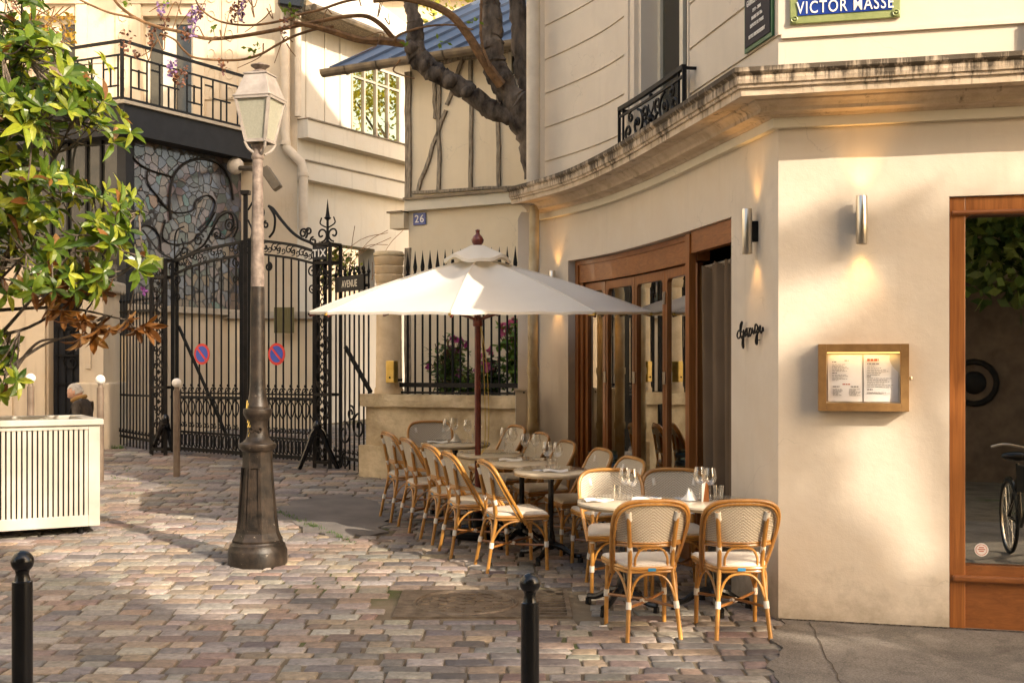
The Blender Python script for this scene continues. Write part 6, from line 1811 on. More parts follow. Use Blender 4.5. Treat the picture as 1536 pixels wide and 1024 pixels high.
# ------------------------------------------------------------------ rattan chairs
def make_chair():
    root = thing('rattan_chair', 'x', 'chair', (0, 0, 0), group='rattan bistro chairs of the terrace')
    leg_r = .0145
    for s in (-1, 1):
        m = MB(); m.tube(spline([V(s*.172, -.285, -.01), V(s*.155, -.245, .2), V(s*.138, -.20, .42), V(s*.140, -.213, .56), V(s*.160, -.252, .80)], 5), leg_r, 9)
        l = m.build('leg', RATTAN, root, smooth=True)
        for bb in (([V(s*.1558, -.247, .19), V(s*.152, -.2385, .235)], leg_r+.004), ([V(s*.1505, -.236, .745), V(s*.160, -.252, .80)], leg_r+.005), ([V(s*.1385, -.203, .535), V(s*.141, -.213, .575)], leg_r+.0035)):
            b = MB(); b.tube(*bb, 10); b.build('binding', WRAP, l, smooth=True)
    for s in (-1, 1):
        m = MB(); m.tube(spline([V(s*.198, .212, -.01), V(s*.196, .205, .2), V(s*.190, .195, .44)], 5), leg_r, 9)
        l = m.build('leg', RATTAN, root, smooth=True)
        for bb in (([V(s*.1965, .206, .185), V(s*.196, .205, .23)], leg_r+.004), ([V(s*.192, .197, .395), V(s*.191, .196, .425)], leg_r+.004)):
            b = MB(); b.tube(*bb, 10); b.build('binding', WRAP, l, smooth=True)
    hoop = [V(.200, .035, .375), V(.216, -.03, .47), V(.232, -.105, .59), V(.242, -.17, .70), V(.236, -.215, .785), V(.20, -.243, .838), V(.13, -.255, .862), V(0, -.26, .868)]
    full = hoop+[V(-p.x, p.y, p.z) for p in reversed(hoop[:-1])]
    m = MB(); hp = spline(full, 6)
    m.tube(hp, .0148, 10)
    ctr = V(0, -.15, .62)
    m.tube([p+V(-.012 if p.x > .05 else (.012 if p.x < -.05 else 0), -.016, -.019) for p in hp[4:-4]], .0085, 8)
    m.build('back_hoop', RATTAN, root, smooth=True)
    # woven panel inside the hoop
    hs_ = spline(hoop, 8)
    def hoopat(z):
        for a, b in zip(hs_, hs_[1:]):
            if a.z <= z <= b.z: 
                t = (z-a.z)/max(1e-6, b.z-a.z); return a.lerp(b, t)
        return hs_[-1]
    def by(x, w, yh, z):
        yc = -.212-(z-.58)*.20
        return yc+(yh-yc)*min(1, abs(x)/max(w, .01))**2.3
    z0, z1 = .585, .858
    def pfn(u, v, off=0):
        z = z0+(z1-z0)*(1-(1-v)**1.4)
        h = hoopat(z); w = max(.03, h.x-.004); x = (u*2-1)*w
        return V(x, by(x, w, h.y, z)+off, z)
    m = MB(); NU, NV = 14, 10
    fr_ = [pfn(i/NU, j/NV, .004) for j in range(NV+1) for i in range(NU+1)]; bk = [pfn(i/NU, j/NV, -.004) for j in range(NV+1) for i in range(NU+1)]
    n = len(fr_); fs = []
    for j in range(NV):
        for i in range(NU):
            a = j*(NU+1)+i; fs.append((a, a+1, a+NU+2, a+NU+1)); fs.append((n+a, n+a+NU+1, n+a+NU+2, n+a+1))
    for j in range(NV):
        for i in (0, NU):
            a = j*(NU+1)+i; fs.append((a, a+NU+1, n+a+NU+1, n+a))
    m.add(fr_+bk, fs); m.build('backrest', WEAVE, root, smooth=True)
    m = MB(); m.tube([pfn(i/16, 0, 0)+V(0, -.002, -.004) for i in range(17)], .0115, 8); m.tube([pfn(i/16, 0, -.012)+V(0, 0, .014) for i in range(17)], .006, 6); m.build('back_rail', RATTAN, root, smooth=True)
    # seat
    out = [V(.19, .215, 0), V(.215, .17, 0), V(.20, 0, 0), V(.17, -.15, 0), V(.13, -.205, 0), V(0, -.215, 0)]
    out = spline(out+[V(-p.x, p.y, 0) for p in reversed(out[:-1])], 3, closed=True)
    n = len(out)
    m = MB(); vs = []
    for k, z in ((.985, .430), (1.0, .442), (.99, .462), (.93, .471), (.6, .474)): vs += [V(p.x*k, p.y*k, z) for p in out]
    vs += [V(0, 0, .472), V(0, 0, .430)]
    fs = [(q_*n+i, q_*n+(i+1) % n, q_*n+n+(i+1) % n, q_*n+n+i) for q_ in range(4) for i in range(n)]+[(4*n+i, 4*n+(i+1) % n, 5*n) for i in range(n)]+[((i+1) % n, i, 5*n+1) for i in range(n)]
    m.add(vs, fs); m.build('seat', SEATM, root, smooth=True)
    m = MB(); m.tube([V(p.x*1.0, p.y*1.0, .437) for p in out], .0125, 8, closed=True); m.tube([V(p.x*.985, p.y*.985, .416) for p in out], .0095, 8, closed=True); m.build('seat_frame', RATTAN, root, smooth=True)
    m = MB(); m.box((0, -.2245, .432), (.05, .006, .02)); m.build('tag', BLUETAG, root)
    m = MB()
    m.tube(spline([V(-.152, -.238, .20), V(0, -.02, .185), V(.192, .203, .20)], 4), .0098, 8); m.tube(spline([V(.152, -.238, .197), V(0, -.02, .204), V(-.192, .203, .197)], 4), .0098, 8); m.build('stretcher', RATTAND, root, smooth=True)
    m = MB(); m.tube([V(-.02, -.035, .195), V(.02, -.005, .195)], .016, 8); m.build('stretcher_binding', WRAP, root, smooth=True)
    A = lambda pts: spline(pts, 5)
    arches = [[V(-.150, -.238, .235), V(-.115, -.225, .34), V(-.055, -.215, .395), V(.055, -.215, .395), V(.115, -.225, .34), V(.150, -.238, .235)],
              [V(-.190, .203, .235), V(-.15, .205, .34), V(-.07, .207, .40), V(.07, .207, .40), V(.15, .205, .34), V(.190, .203, .235)],
              [V(.155, -.238, .24), V(.168, -.18, .335), V(.185, -.09, .395), V(.193, .06, .395), V(.195, .15, .335), V(.195, .202, .24)],
              [V(-.155, -.238, .24), V(-.168, -.18, .335), V(-.185, -.09, .395), V(-.193, .06, .395), V(-.195, .15, .335), V(-.195, .202, .24)],
              [V(-.105, -.205, .455), V(-.10, -.208, .51), V(-.06, -.212, .56), V(.06, -.212, .56), V(.10, -.208, .51), V(.105, -.205, .455)]]
    for a in arches:
        m = MB(); m.tube(A(a), .0085, 7); m.build('brace', RATTAN, root, smooth=True)
    return root
ch0 = make_chair(); ctab = child_table(ch0)
chairs = []
def place(o, x, y, rz, scl=1.0, dz=0):
    o.matrix_basis = Matrix.Translation((x, y, g(y)+dz)) @ (tilt_at(y) @ Matrix.Rotation(rz, 3, 'Z')).to_4x4() @ Matrix.Scale(scl, 4)
fa = R(18-90)                                         # left row looks across the tables
spots = [
 (.832, 7.62, R(8), 'front rattan chair with white seat, seen from behind, left of the two nearest'),
 (1.405, 7.63, R(3), 'front rattan chair with white seat, seen from behind, nearest to the wall corner'),
 (.745, 8.74, R(184), 'rattan chair facing the street across the front tables, left of the facing pair'),
 (1.20, 8.76, R(178), 'rattan chair facing the street across the front tables, beside the curtain'),
 (.02, 9.57, fa, 'nearest chair of the left row, its rattan hoop brightly sunlit'),
 (-.30, 10.12, fa+R(2), 'second chair of the left row, between the nearest and the middle chair'),
 (-.50, 10.70, fa+R(4), 'middle chair of the left row, standing level with the parasol pole'),
 (-.755, 11.28, fa+R(5), 'fourth chair of the left row counting from the street'),
 (-.985, 11.84, fa+R(6), 'farthest chair of the left row, closest to the stone wall'),
 (.75, 9.60, R(108+4), 'nearest chair of the right row, its back close to the folding doors'),
 (.545, 10.22, R(108), 'second chair of the right row, its tall back before the glass doors'),
 (.275, 10.86, R(108), 'third chair of the right row, with its back by the doors end jamb'),
 (.06, 11.58, R(110), 'fourth chair of the right row, before the downpipe'),
 (-.17, 12.32, R(114), 'farthest chair of the right row, its back near the meter box'),
 (-.86, 12.72, R(186), 'chair at the head of the farthest table, backed by the stone wall')]
for i, (x, y, rz, lab) in enumerate(spots):
    o = ch0 if i == 0 else copy_tree(ch0, None, ctab)
    place(o, x, y, rz, .98); o['label'] = lab; chairs.append(o)

# ------------------------------------------------------------------ bistro tables
def make_table():
    root = thing('bistro_table', 'x', 'table', (0, 0, 0), group='round bistro tables of the terrace')
    m = MB(); r = .305
    m.lathe([(0, .712), (r-.01, .712), (r, .718), (r+.002, .726), (r, .735), (r-.008, .739), (0, .7395)], (0, 0, 0), 48, cap=False); m.build('tabletop', MARBLE, root, smooth=True)
    m = MB(); m.lathe([(r-.03, .700), (r-.004, .702), (r+.001, .7118), (r-.03, .7118)], (0, 0, 0), 40, cap=False); m.build('rim', EDGE, root, smooth=True)
    m = MB(); m.lathe([(.10, .699), (.10, .69), (.03, .67), (.023, .64), (.022, .25), (.035, .2), (.04, .13), (.03, .09), (.0, .08)], (0, 0, 0), 16, cap=False); m.build('column', BLACK, root, smooth=True)
    for k in range(4):
        a = R(45+90*k); d = V(math.cos(a), math.sin(a), 0)
        m = MB(); m.tube(spline([V(0, 0, .13), d*.09+V(0, 0, .115), d*.19+V(0, 0, .06), d*.265+V(0, 0, .05)], 5), [.030, .026, .021, .022], 8); m.lathe([(.02, -.005), (.024, 0), (.02, .04), (.0, .045)], d*.262, 10, cap=False); m.build('foot', BLACK, root, smooth=True)
    return root
tb0 = make_table(); ttab = child_table(tb0)
tspots = [(.752, 8.22, R(12), 1.0, 'round marble bistro table just beyond the left front chair'),
          (1.362, 8.20, R(50), .985, 'round marble bistro table nearest the wall corner'),
          (.318, 9.83, R(20), 1.0, 'round bistro table in front of the nearest chair of the left row'),
          (.085, 10.42, R(0), 1.0, 'second bistro table of the row, right of the parasol pole'),
          (-.20, 11.0, R(33), 1.0, 'third bistro table of the row, behind the parasol pole'),
          (-.56, 11.9, R(10), 1.12, 'farthest bistro table, set with glasses before the stone wall')]
tables = []
for i, (x, y, rz, sc_, lab) in enumerate(tspots):
    o = tb0 if i == 0 else copy_tree(tb0, None, ttab)
    o.matrix_basis = Matrix.Translation((x, y, g(y))) @ (tilt_at(y) @ Matrix.Rotation(rz, 3, 'Z')).to_4x4() @ Matrix.Diagonal((sc_, sc_, 1, 1)); o['label'] = lab; tables.append((x, y))
def on_table(i, dx, dy):
    x, y = tables[i]; v = tilt_at(y) @ V(dx, dy, .7402); return V(x, y, g(y))+v
def make_glass():
    root = thing('wine_glass', 'x', 'wine glass', (0, 0, 0), group='wine glasses on the terrace tables')
    m = MB(); m.lathe([(.004, .098), (.020, .103), (.036, .125), (.041, .148), (.038, .175), (.031, .215), (.0300, .215), (.0368, .175), (.0397, .148), (.035, .127), (.019, .106), (.0, .102)], (0, 0, 0), 24, cap=False); m.build('bowl', TUMBL, root, smooth=True)
    m = MB(); m.lathe([(.0, .0), (.036, .0), (.0365, .002), (.012, .006), (.0045, .014), (.0038, .06), (.0042, .098)], (0, 0, 0), 20, cap=False); m.build('stem', TUMBL, root, smooth=True)
    return root
wg0 = make_glass(); wtab = child_table(wg0)
gl_ = [(0, .02, .02, 'left wine glass of the pair on the front left table'), (0, .062, -.05, 'right wine glass of the pair on the front left table'),
       (1, -.075, .07, 'left wine glass of the pair on the table by the wall corner'), (1, -.01, .02, 'right wine glass of the pair on the table by the wall corner'),
       (2, -.03, .04, 'left wine glass on the table before the nearest left-row chair'), (2, .055, .0, 'right wine glass on the table before the nearest left-row chair'),
       (3, .03, .13, 'left wine glass on the second table of the row'), (3, .125, .10, 'right wine glass on the second table of the row'),
       (4, .13, .10, 'wine glass just right of the parasol pole on the third table'), (4, .21, .05, 'wine glass nearer the doors on the third table'),
       (5, -.09, .12, 'leftmost wine glass of the cluster on the farthest table'), (5, -.02, .18, 'wine glass at the back of the farthest table'), (5, .12, .02, 'wine glass in the middle of the farthest table'), (5, .22, .10, 'wine glass just left of the pole on the farthest table')]
for i, (t, dx, dy, lab) in enumerate(gl_):
    o = wg0 if i == 0 else copy_tree(wg0, None, wtab)
    o.matrix_basis = Matrix.Translation(on_table(t, dx, dy)) @ Matrix.Rotation(rnd.random()*3, 4, 'Z') @ Matrix.Scale(1.04, 4); o['label'] = lab
def tumbler(t, dx, dy, lab):
    c = on_table(t, dx, dy); m = MB()
    m.lathe([(.0, .0), (.029, .0), (.031, .004), (.038, .092), (.0365, .092), (.030, .012), (.0, .011)], (0, 0, 0), 20, cap=False)
    m.v = [tuple(V(*v)+c) for v in m.v]
    tag(m.build('tumbler', TUMBL, smooth=True, loc=c), lab, 'tumbler', 'glass tumblers on the terrace tables')
tumbler(0, -.03, .06, 'glass tumbler beside the wine glasses on the front left table'); tumbler(1, .06, .10, 'glass tumbler right of the wine glasses by the wall corner')
tumbler(2, .01, -.03, 'glass tumbler on the table before the nearest left-row chair'); tumbler(4, .17, -.02, 'glass tumbler on the table behind the parasol pole'); tumbler(5, .2, -.06, 'glass tumbler on the farthest table')
def napkin(t, dx, dy, rz, lab, crumple=False):
    c = on_table(t, dx, dy); m = MB(); MR = Matrix.Rotation(rz, 3, 'Z')
    if crumple:
        def f(u, v):
            a = u*6.283; r = .055*(1-.35*v)*(1+.18*math.sin(a*3+v*2)); return c+V(r*math.cos(a)*(1-v*.7), r*math.sin(a)*(1-v*.7), .002+.07*v*(1+.2*math.sin(a*2)))
        m.grid(f, 20, 8)
    else:
        f = lambda u, v: c+MR @ V((u-.5)*.20, (v-.5)*.11, .003+.014*math.sin(math.pi*v)+.006*math.sin(u*7))
        m.grid(f, 12, 8)
    tag(m.build('napkin', NAPK, smooth=True, recalc=False, loc=c), lab, 'napkin', 'white napkins on the terrace tables')
def cutlery(kind, t, dx, dy, rz, lab, dz=.02):
    c = on_table(t, dx, dy)+V(0, 0, dz); m = MB(); d = V(math.cos(rz), math.sin(rz), 0); s = V(-d.y, d.x, 0)
    m.tube([c-d*.10, c-d*.02, c+d*.03], [.005, .003, .003], 6)
    if kind == 'knife': m.obox(c+d*.03-s*.009, d*.085, s*.018, V(0, 0, .003))
    else:
        m.obox(c+d*.03-s*.011, d*.03, s*.022, V(0, 0, .003))
        for k in range(4): m.obox(c+d*.06-s*(.011-k*.0063), d*.04, s*.003, V(0, 0, .003))
    tag(m.build(kind, SILVER, loc=c), lab, kind, 'cutlery on the terrace tables')
napkin(0, -.17, -.02, .3, 'folded white napkin under the cutlery on the front left table'); cutlery('fork', 0, -.15, -.01, 2.4, 'fork on the napkin of the front left table'); cutlery('knife', 0, -.13, .02, 2.2, 'knife on the napkin of the front left table')
napkin(0, .17, .02, -.2, 'folded white napkin at the right of the front left table'); cutlery('fork', 0, .15, .03, 2.7, 'fork on the right napkin of the front left table')
napkin(1, -.15, .03, .2, 'crumpled white napkin beside the glasses by the wall corner', True); cutlery('knife', 1, -.21, .10, 2.8, 'knife beside the crumpled napkin near the wall corner', .004)
napkin(2, .03, -.11, .1, 'white napkin on the table before the nearest left-row chair'); cutlery('knife', 2, -.12, -.06, 3.0, 'knife on the table before the nearest left-row chair', .004)
napkin(3, -.1, .02, .1, 'white napkin on the second table of the row'); cutlery('knife', 3, -.04, -.06, .2, 'knife on the second table of the row', .004)
napkin(5, -.18, -.03, .2, 'white napkin under cutlery at the left of the farthest table'); cutlery('fork', 5, -.15, -.02, .3, 'fork on the left napkin of the farthest table'); cutlery('knife', 5, -.17, .01, .2, 'knife on the left napkin of the farthest table'); napkin(5, .0, .05, .6, 'crumpled white napkin amid the glasses of the farthest table', True)
tm = thing('card_holder', 'small wooden wedge card holder between the glasses by the wall corner', 'card holder', on_table(1, -.045, -.03))
m = MB(); c = on_table(1, -.045, -.03); m.poly([c+V(-.02, 0, 0), c+V(.02, 0, 0), c+V(.012, 0, .12), c+V(-.006, 0, .13)], (0, .025, 0)); m.build('wedge', WOOD, tm)
m = MB(); m.poly([c+V(-.032, -.001, .0), c+V(-.022, -.001, .0), c+V(-.005, -.001, .135), c+V(-.03, -.001, .12)], (0, -.004, 0)); m.build('card', NAPK, tm)
jar = MB(); c = W3(11.0, .26, g(11.0)); 
jar.lathe([(0, 0), (.11, 0), (.12, .01), (.135, .34), (.13, .34), (.115, .02), (0, .02)], (c.x, c.y, c.z+.42), 20, cap=False)
ib = thing('wine_bucket', 'pale blue-banded glass wine bucket on a stand by the door jamb', 'bucket', c)
jar.build('bucket', glassy('bluish_glass', (.72, .80, .82), .08, .6, 3), ib, smooth=True)
m = MB()
for z in (.20, .27): m.lathe([(.131, z), (.133, z), (.137, z+.03), (.135, z+.03)], (c.x, c.y, c.z+.42), 20, cap=False)
m.build('blue_bands', mat('pale_blue_band', (.25, .38, .46), None), ib, smooth=True)
m = MB(); m.tube([V(c.x, c.y, c.z), V(c.x, c.y, c.z+.42)], .012, 8); m.lathe([(.13, 0), (.13, .012), (0, .02)], (c.x, c.y, c.z), 16); m.lathe([(.0, .40), (.12, .40), (.12, .419), (0, .419)], (c.x, c.y, c.z), 16, cap=False); m.build('stand', IRON, ib, smooth=True)
# ------------------------------------------------------------------ the stooping man
def skin_body(name, V_, E_, Rr, mt, parent, root=0, sub=2):
    me = bpy.data.meshes.new(name); me.from_pydata([tuple(v) for v in V_], E_, []); me.materials.append(mt)
    o = bpy.data.objects.new(name, me); COL.objects.link(o); o.parent = parent
    sk = o.modifiers.new('Skin', 'SKIN'); sk.use_smooth_shade = True
    ly = me.skin_vertices[0] if me.skin_vertices else None
    if ly is None:
        bm = bmesh.new(); bm.from_mesh(me); bm.verts.layers.skin.verify(); bm.to_mesh(me); bm.free(); ly = me.skin_vertices[0]
    for i, r in enumerate(Rr): ly.data[i].radius = r if isinstance(r, tuple) else (r, r)
    ly.data[root].use_root = True
    if sub: s = o.modifiers.new('Subdiv', 'SUBSURF'); s.levels = sub; s.render_levels = sub
    return o
pb = V((124-CX)/F*16.2, 16.2, g(16.2))
ps = thing('person', 'stooping grey-haired man in a dark coat with a shoulder strap, behind the planter', 'person', pb)
# local frame: +x right in the picture, man leans and looks to the left
ph = zz(575, 16.2)-pb.z                               # top of the head above the ground
L_ = lambda x, y, z: V(x, y, z)
hx = (113-124)/F*16.2
vb = [L_(.04, 0, .50), L_(.03, 0, .64), L_(-.01, 0, .76), L_(-.045, 0, .84), L_(-.075, 0, .90),   # pelvis, waist, chest, neck base, neck
      L_(-.02, -.10, .47), L_(-.36, -.11, .48), L_(-.33, -.11, .07), L_(-.46, -.11, .035),           # near leg
      L_(-.02, .10, .47), L_(-.38, .11, .48), L_(-.36, .11, .07), L_(-.49, .11, .035),               # far leg
      L_(-.01, -.19, .77), L_(.0, -.24, .56), L_(-.20, -.17, .56),                                # near arm
      L_(-.01, .19, .77), L_(.0, .24, .56), L_(-.20, .17, .56)]
eb = [(0, 1), (1, 2), (2, 3), (3, 4), (0, 5), (5, 6), (6, 7), (7, 8), (0, 9), (9, 10), (10, 11), (11, 12), (2, 13), (13, 14), (14, 15), (2, 16), (16, 17), (17, 18)]
rb_ = [(.14, .13), (.15, .13), (.16, .14), (.08, .09), (.055, .055), (.095, .095), (.065, .065), (.05, .05), (.045, .04), (.095, .095), (.065, .065), (.05, .05), (.045, .04), (.075, .075), (.055, .055), (.038, .038), (.075, .075), (.055, .055), (.038, .038)]
skin_body('coat', vb, eb, rb_, COAT, ps)
hc = L_(hx, 0, ph-.125)
m = MB()
def head(u, v):
    a = u*6.28318; b = (v-.5)*math.pi
    x = math.cos(b)*math.cos(a)*.098; y = math.cos(b)*math.sin(a)*.078; z = math.sin(b)*.125
    if z < 0: x = x*(1-.25*(-z/.125)); y *= 1-.28*(-z/.125)
    f = max(0, -math.cos(a))*math.cos(b)
    x -= .030*math.exp(-((z+.015)/.022)**2)*math.exp(-(math.sin(a)/.22)**2)*(1 if math.cos(a) < 0 else 0)     # nose
    x -= .012*math.exp(-((z-.035)/.02)**2)*f**4                                                               # brow
    x += .010*math.exp(-((z-.012)/.012)**2)*math.exp(-((abs(math.sin(a))-.38)/.16)**2)*(1 if math.cos(a) < 0 else 0)  # eye sockets
    x -= .010*math.exp(-((z+.095)/.025)**2)*f**3                                                              # chin
    x += .006*math.exp(-((z+.060)/.008)**2)*f**5                                                              # mouth
    p = Matrix.Rotation(R(-24), 3, 'Y') @ V(x, y, z)
    return pb+hc+p
m.grid(head, 40, 28); hd = m.build('head', SKIN, ps, smooth=True, recalc=True)
RH = Matrix.Rotation(R(-24), 3, 'Y')
for s in (-1, 1):
    m = MB(); m.ball(pb+hc+RH @ V(.012, s*.078, .0), .03, 8, 6, sc=(.7, .35, 1.1)); m.build('ear', SKIN, hd, smooth=True)
m = MB()
def hair(u, v):
    a = u*6.28318; b = -.25+v*(1.5708+.25)
    k = 1.09+.02*math.sin(a*9)+.015*math.sin(a*17+v*9)
    x = math.cos(b)*math.cos(a)*.098*k; y = math.cos(b)*math.sin(a)*.078*k; z = math.sin(b)*.125*1.06
    if math.cos(a) < -.1 and z < .075: x *= .80; y *= .80
    return pb+hc+RH @ V(x+.004, y, z)
m.grid(hair, 44, 14); m.build('hair', HAIR, ps, smooth=True)
m = MB(); 
def beard(u, v):
    a = math.pi+(u-.5)*2.4; z = -.055-.06*v; rr = .98-.25*v
    return pb+hc+RH @ V(math.cos(a)*.092*rr-.006, math.sin(a)*.072*rr, z)
m.grid(beard, 14, 5); m.build('beard', HAIR, ps, smooth=True, recalc=False)
m = MB(); m.tube([pb+L_(-.05+.085*math.cos(k*.5236), .085*math.sin(k*.5236), .865+.03*math.cos(k*.5236)) for k in range(12)], .028, 8, closed=True); m.build('scarf', SCARF, ps, smooth=True)
m = MB(); m.tube(spline([pb+L_(.03, -.12, .86), pb+L_(-.05, -.17, .80), pb+L_(-.13, -.14, .66)], 4), .015, 6); m.build('shoulder_strap', BLACK, ps)
for s in (-1, 1):
    hb_ = L_(-.225, s*.165, .575)
    vv = [hb_, hb_+L_(-.02, 0, -.07)]; ee = [(0, 1)]; rr = [(.026, .016), (.034, .015)]
    for k, (o_, ln_) in enumerate(((-.030, .062), (-.010, .072), (.010, .068), (.029, .052))):
        i0 = len(vv); vv += [hb_+L_(-.022+.0, o_, -.085), hb_+L_(-.030, o_*1.1, -.085-ln_*.5), hb_+L_(-.022, o_*1.1, -.085-ln_)]; ee += [(1, i0), (i0, i0+1), (i0+1, i0+2)]; rr += [.009, .0085, .0075]
    i0 = len(vv); vv += [hb_+L_(-.03, s*-.034, -.045), hb_+L_(-.045, s*-.045, -.085)]; ee += [(1, i0), (i0, i0+1)]; rr += [.011, .0085]
    skin_body('hand', vv, ee, rr, SKIN, ps, 0, 1)

st_ = thing('low_stool', 'low stool under the stooping man behind the planter', 'stool', pb)
m = MB(); m.lathe([(.0, .37), (.17, .37), (.18, .38), (.18, .405), (.0, .41)], pb+V(.04, 0, 0), 20, cap=False); m.build('seat', WOOD, st_, smooth=True)
for k in range(3):
    a = k*2.094; m = MB(); m.tube([pb+V(.04+.15*math.cos(a), .15*math.sin(a), -.01), pb+V(.04+.10*math.cos(a), .10*math.sin(a), .375)], .014, 6); m.build('leg', WOOD, st_)
# ------------------------------------------------------------------ what the shop windows mirror: a parked bicycle and the house across the street
def bicycle(base, rz, label):
    t = thing('bicycle', label, 'bicycle', base, rz=rz)
    M_ = wmat(t); w = lambda x, y, z: M_ @ V(x, y, z)
    for x in (-.53, .53):
        m = MB(); m.tube([w(x+.33*math.cos(a*.1963), 0, .345+.33*math.sin(a*.1963)) for a in range(32)], .018, 6, closed=True); wh = m.build('wheel', RUBBER, t, smooth=True)
        m = MB(); m.tube([w(x+.30*math.cos(a*.1963), 0, .345+.30*math.sin(a*.1963)) for a in range(32)], .009, 5, closed=True); m.build('rim', STEEL, wh, smooth=True)
        m = MB()
        for k in range(18): a = k*.349; m.tube([w(x, .02*(-1)**k, .345), w(x+.30*math.cos(a), 0, .345+.30*math.sin(a))], .0018, 4)
        m.build('spokes', STEEL, wh)
        m = MB(); m.tube(spline([w(x+.36*math.cos(R(a)), 0, .345+.36*math.sin(R(a))) for a in range(15, 186, 17)], 2), .014, 5); m.build('mudguard', BLACK, t, smooth=True)
    m = MB()
    for a, b in (((-.53, 0, .345), (-.08, 0, .31)), ((-.08, 0, .31), (-.22, 0, .86)), ((-.53, 0, .345), (-.19, 0, .74)), ((-.08, 0, .31), (.34, 0, .72)), ((-.2, 0, .78), (.33, 0, .80)), ((.32, 0, .86), (.40, 0, .58)), ((.40, 0, .58), (.53, 0, .345))): m.tube([w(*a), w(*b)], .016, 8)
    m.build('frame', BLACK, t, smooth=True)
    m = MB(); m.tube([w(.31, 0, .86), w(.29, 0, 1.02)], .013, 8); m.tube(spline([w(.12, -.29, 1.03), w(.24, -.2, 1.06), w(.29, 0, 1.03), w(.24, .2, 1.06), w(.12, .29, 1.03)], 5), .011, 8); m.build('handlebar', STEEL, t, smooth=True)
    m = MB(); m.ball(w(-.25, 0, .92), .1, 12, 8, sc=(1.35, .75, .45)); m.build('saddle', BLACK, t, smooth=True)
    m = MB(); m.obox(w(.46, -.16, .68), M_.to_3x3() @ V(.26, 0, 0), M_.to_3x3() @ V(0, .32, 0), V(0, 0, .22)); m.build('basket', IRONB, t)
bicycle(V(2.95, 4.3, g(4.4)), R(72), 'black parked bicycle seen mirrored in the shop window glass')
bicycle(V(3.65, 4.0, g(4)), R(80), 'second black bicycle mirrored beside the sill of the shop window')
OP = Plane((7.5, -6.5), (-12, -4.0))
oh = thing('opposite_house', 'brown stone house front with carved dark door, mirrored in the shop window', 'house', OP.p(5, 0, -.1))
OP.n = Vector((0, 1))
m = MB(); m.obox(V(-14, -6.6, -.3), (18, 0, 0), (0, .6, 0), (0, 0, 9)); m.obox(V(-1, -6.61, 8.7), (5, 0, 0), (0, .6, 0), (0, 0, 3.6)); m.obox(V(4, -6.6, -.3), (7, 0, 0), (0, .6, 0), (0, 0, 16)); m.build('wall', mat('brown_stone', (.30, .235, .155), (.48, .40, .28), 1.5, .9, 0, .4, 12, bdist=.03), oh)  # stepped heights shaped to hold sky light off the right facade
m = MB()
for x in (-9, -5.5, 0.1, 3.2): m.obox(V(x, -6.0, -.2), (.55, 0, 0), (0, .22, 0), (0, 0, 3.6)); m.obox(V(x-.15, -6.0, 3.4), (.85, 0, 0), (0, .45, 0), (0, 0, .9))
m.obox(V(-14, -5.99, 4.3), (20, 0, 0), (0, .5, 0), (0, 0, .35)); m.build('pilaster', mat('brown_stone_trim', (.36, .29, .20), (.52, .44, .31), 2, .9, 0, .4, 14, bdist=.02), oh)
m = MB(); m.obox(V(.75, -5.98, -.2), (2.4, 0, 0), (0, .1, 0), (0, 0, 3.5)); dr2 = m.build('door', mat('carved_dark_door', (.09, .058, .034), (.16, .11, .07), 4, .5, 0, .3, 30), oh)
m = MB()
for x in (1.3, 2.55): m.tube([V(x+.36*math.cos(a*.3927), -5.86, 1.55+.36*math.sin(a*.3927)) for a in range(16)], .05, 6, closed=True); m.ball(V(x, -5.88, 1.55), .2, 12, 8, sc=(1, .4, 1))
m.build('carving', IRONB, dr2, smooth=True)
m = MB()
for x in (-8.0, -3.9, -1.8, 4.3): m.obox(V(x, -5.99, .9), (1.2, 0, 0), (0, .03, 0), (0, 0, 2.2))
m.build('shutters', mat('dark_green_shutters', (.02, .035, .022), (.04, .06, .035), 4), oh)
lh = thing('left_bounce_house', 'tall unseen cream house front added on the left to bounce sun onto the concave front', 'house', V(-11.5, 9, g(9)))  # out of view, added so its bright wall bounces sun onto the concave front
m = MB(); m.obox(V(-12, 1.5, -.3), (.6, 0, 0), (0, 20, 0), (0, 0, 13)); m.build('wall', plaster('bounce_cream_wall', (.82, .77, .68), (.78, .70, .57), .1), lh)
for y in (3, 6.2, 9.4, 12.6):
    for z in (1.2, 4.6, 7.8):
        m = MB(); m.obox(V(-11.42, y, z), (.03, 0, 0), (0, 1.1, 0), (0, 0, 2.0)); m.build('window', DGLASS, lh)
m = MB(); m.obox(V(-11.4, 1.5, 4.0), (.12, 0, 0), (0, 17, 0), (0, 0, .25)); m.build('ledge', PLL, lh)

# ------------------------------------------------------------------ sun, sky, street trees that dapple the light
SUN = V(1.05, -1.12, .87).normalized()
el = math.asin(SUN.z); az = math.atan2(SUN.x, SUN.y)
sd = bpy.data.lights.new('sun', 'SUN'); sd.energy = 2.0; sd.angle = R(.5); sd.color = (1, .87, .70)
so = bpy.data.objects.new('sun', sd); COL.objects.link(so); so.rotation_euler = SUN.to_track_quat('Z', 'Y').to_euler(); so.location = SUN*30
W = bpy.data.worlds.new('World'); SC.world = W; W.use_nodes = True
nt = W.node_tree; bg = nt.nodes['Background']
sky = nt.nodes.new('ShaderNodeTexSky'); sky.sky_type = 'NISHITA'; sky.sun_disc = False
sky.sun_elevation = el; sky.sun_rotation = az; sky.dust_density = 3.0; sky.ozone_density = .6; sky.air_density = 1.0
mx = nt.nodes.new('ShaderNodeMix'); mx.data_type = 'RGBA'; mx.blend_type = 'MULTIPLY'; mx.inputs[0].default_value = 1.0
mx.inputs[7].default_value = (1.0, .885, .74, 1)
nt.links.new(sky.outputs[0], mx.inputs[6]); nt.links.new(mx.outputs[2], bg.inputs[0]); bg.inputs[1].default_value = .15

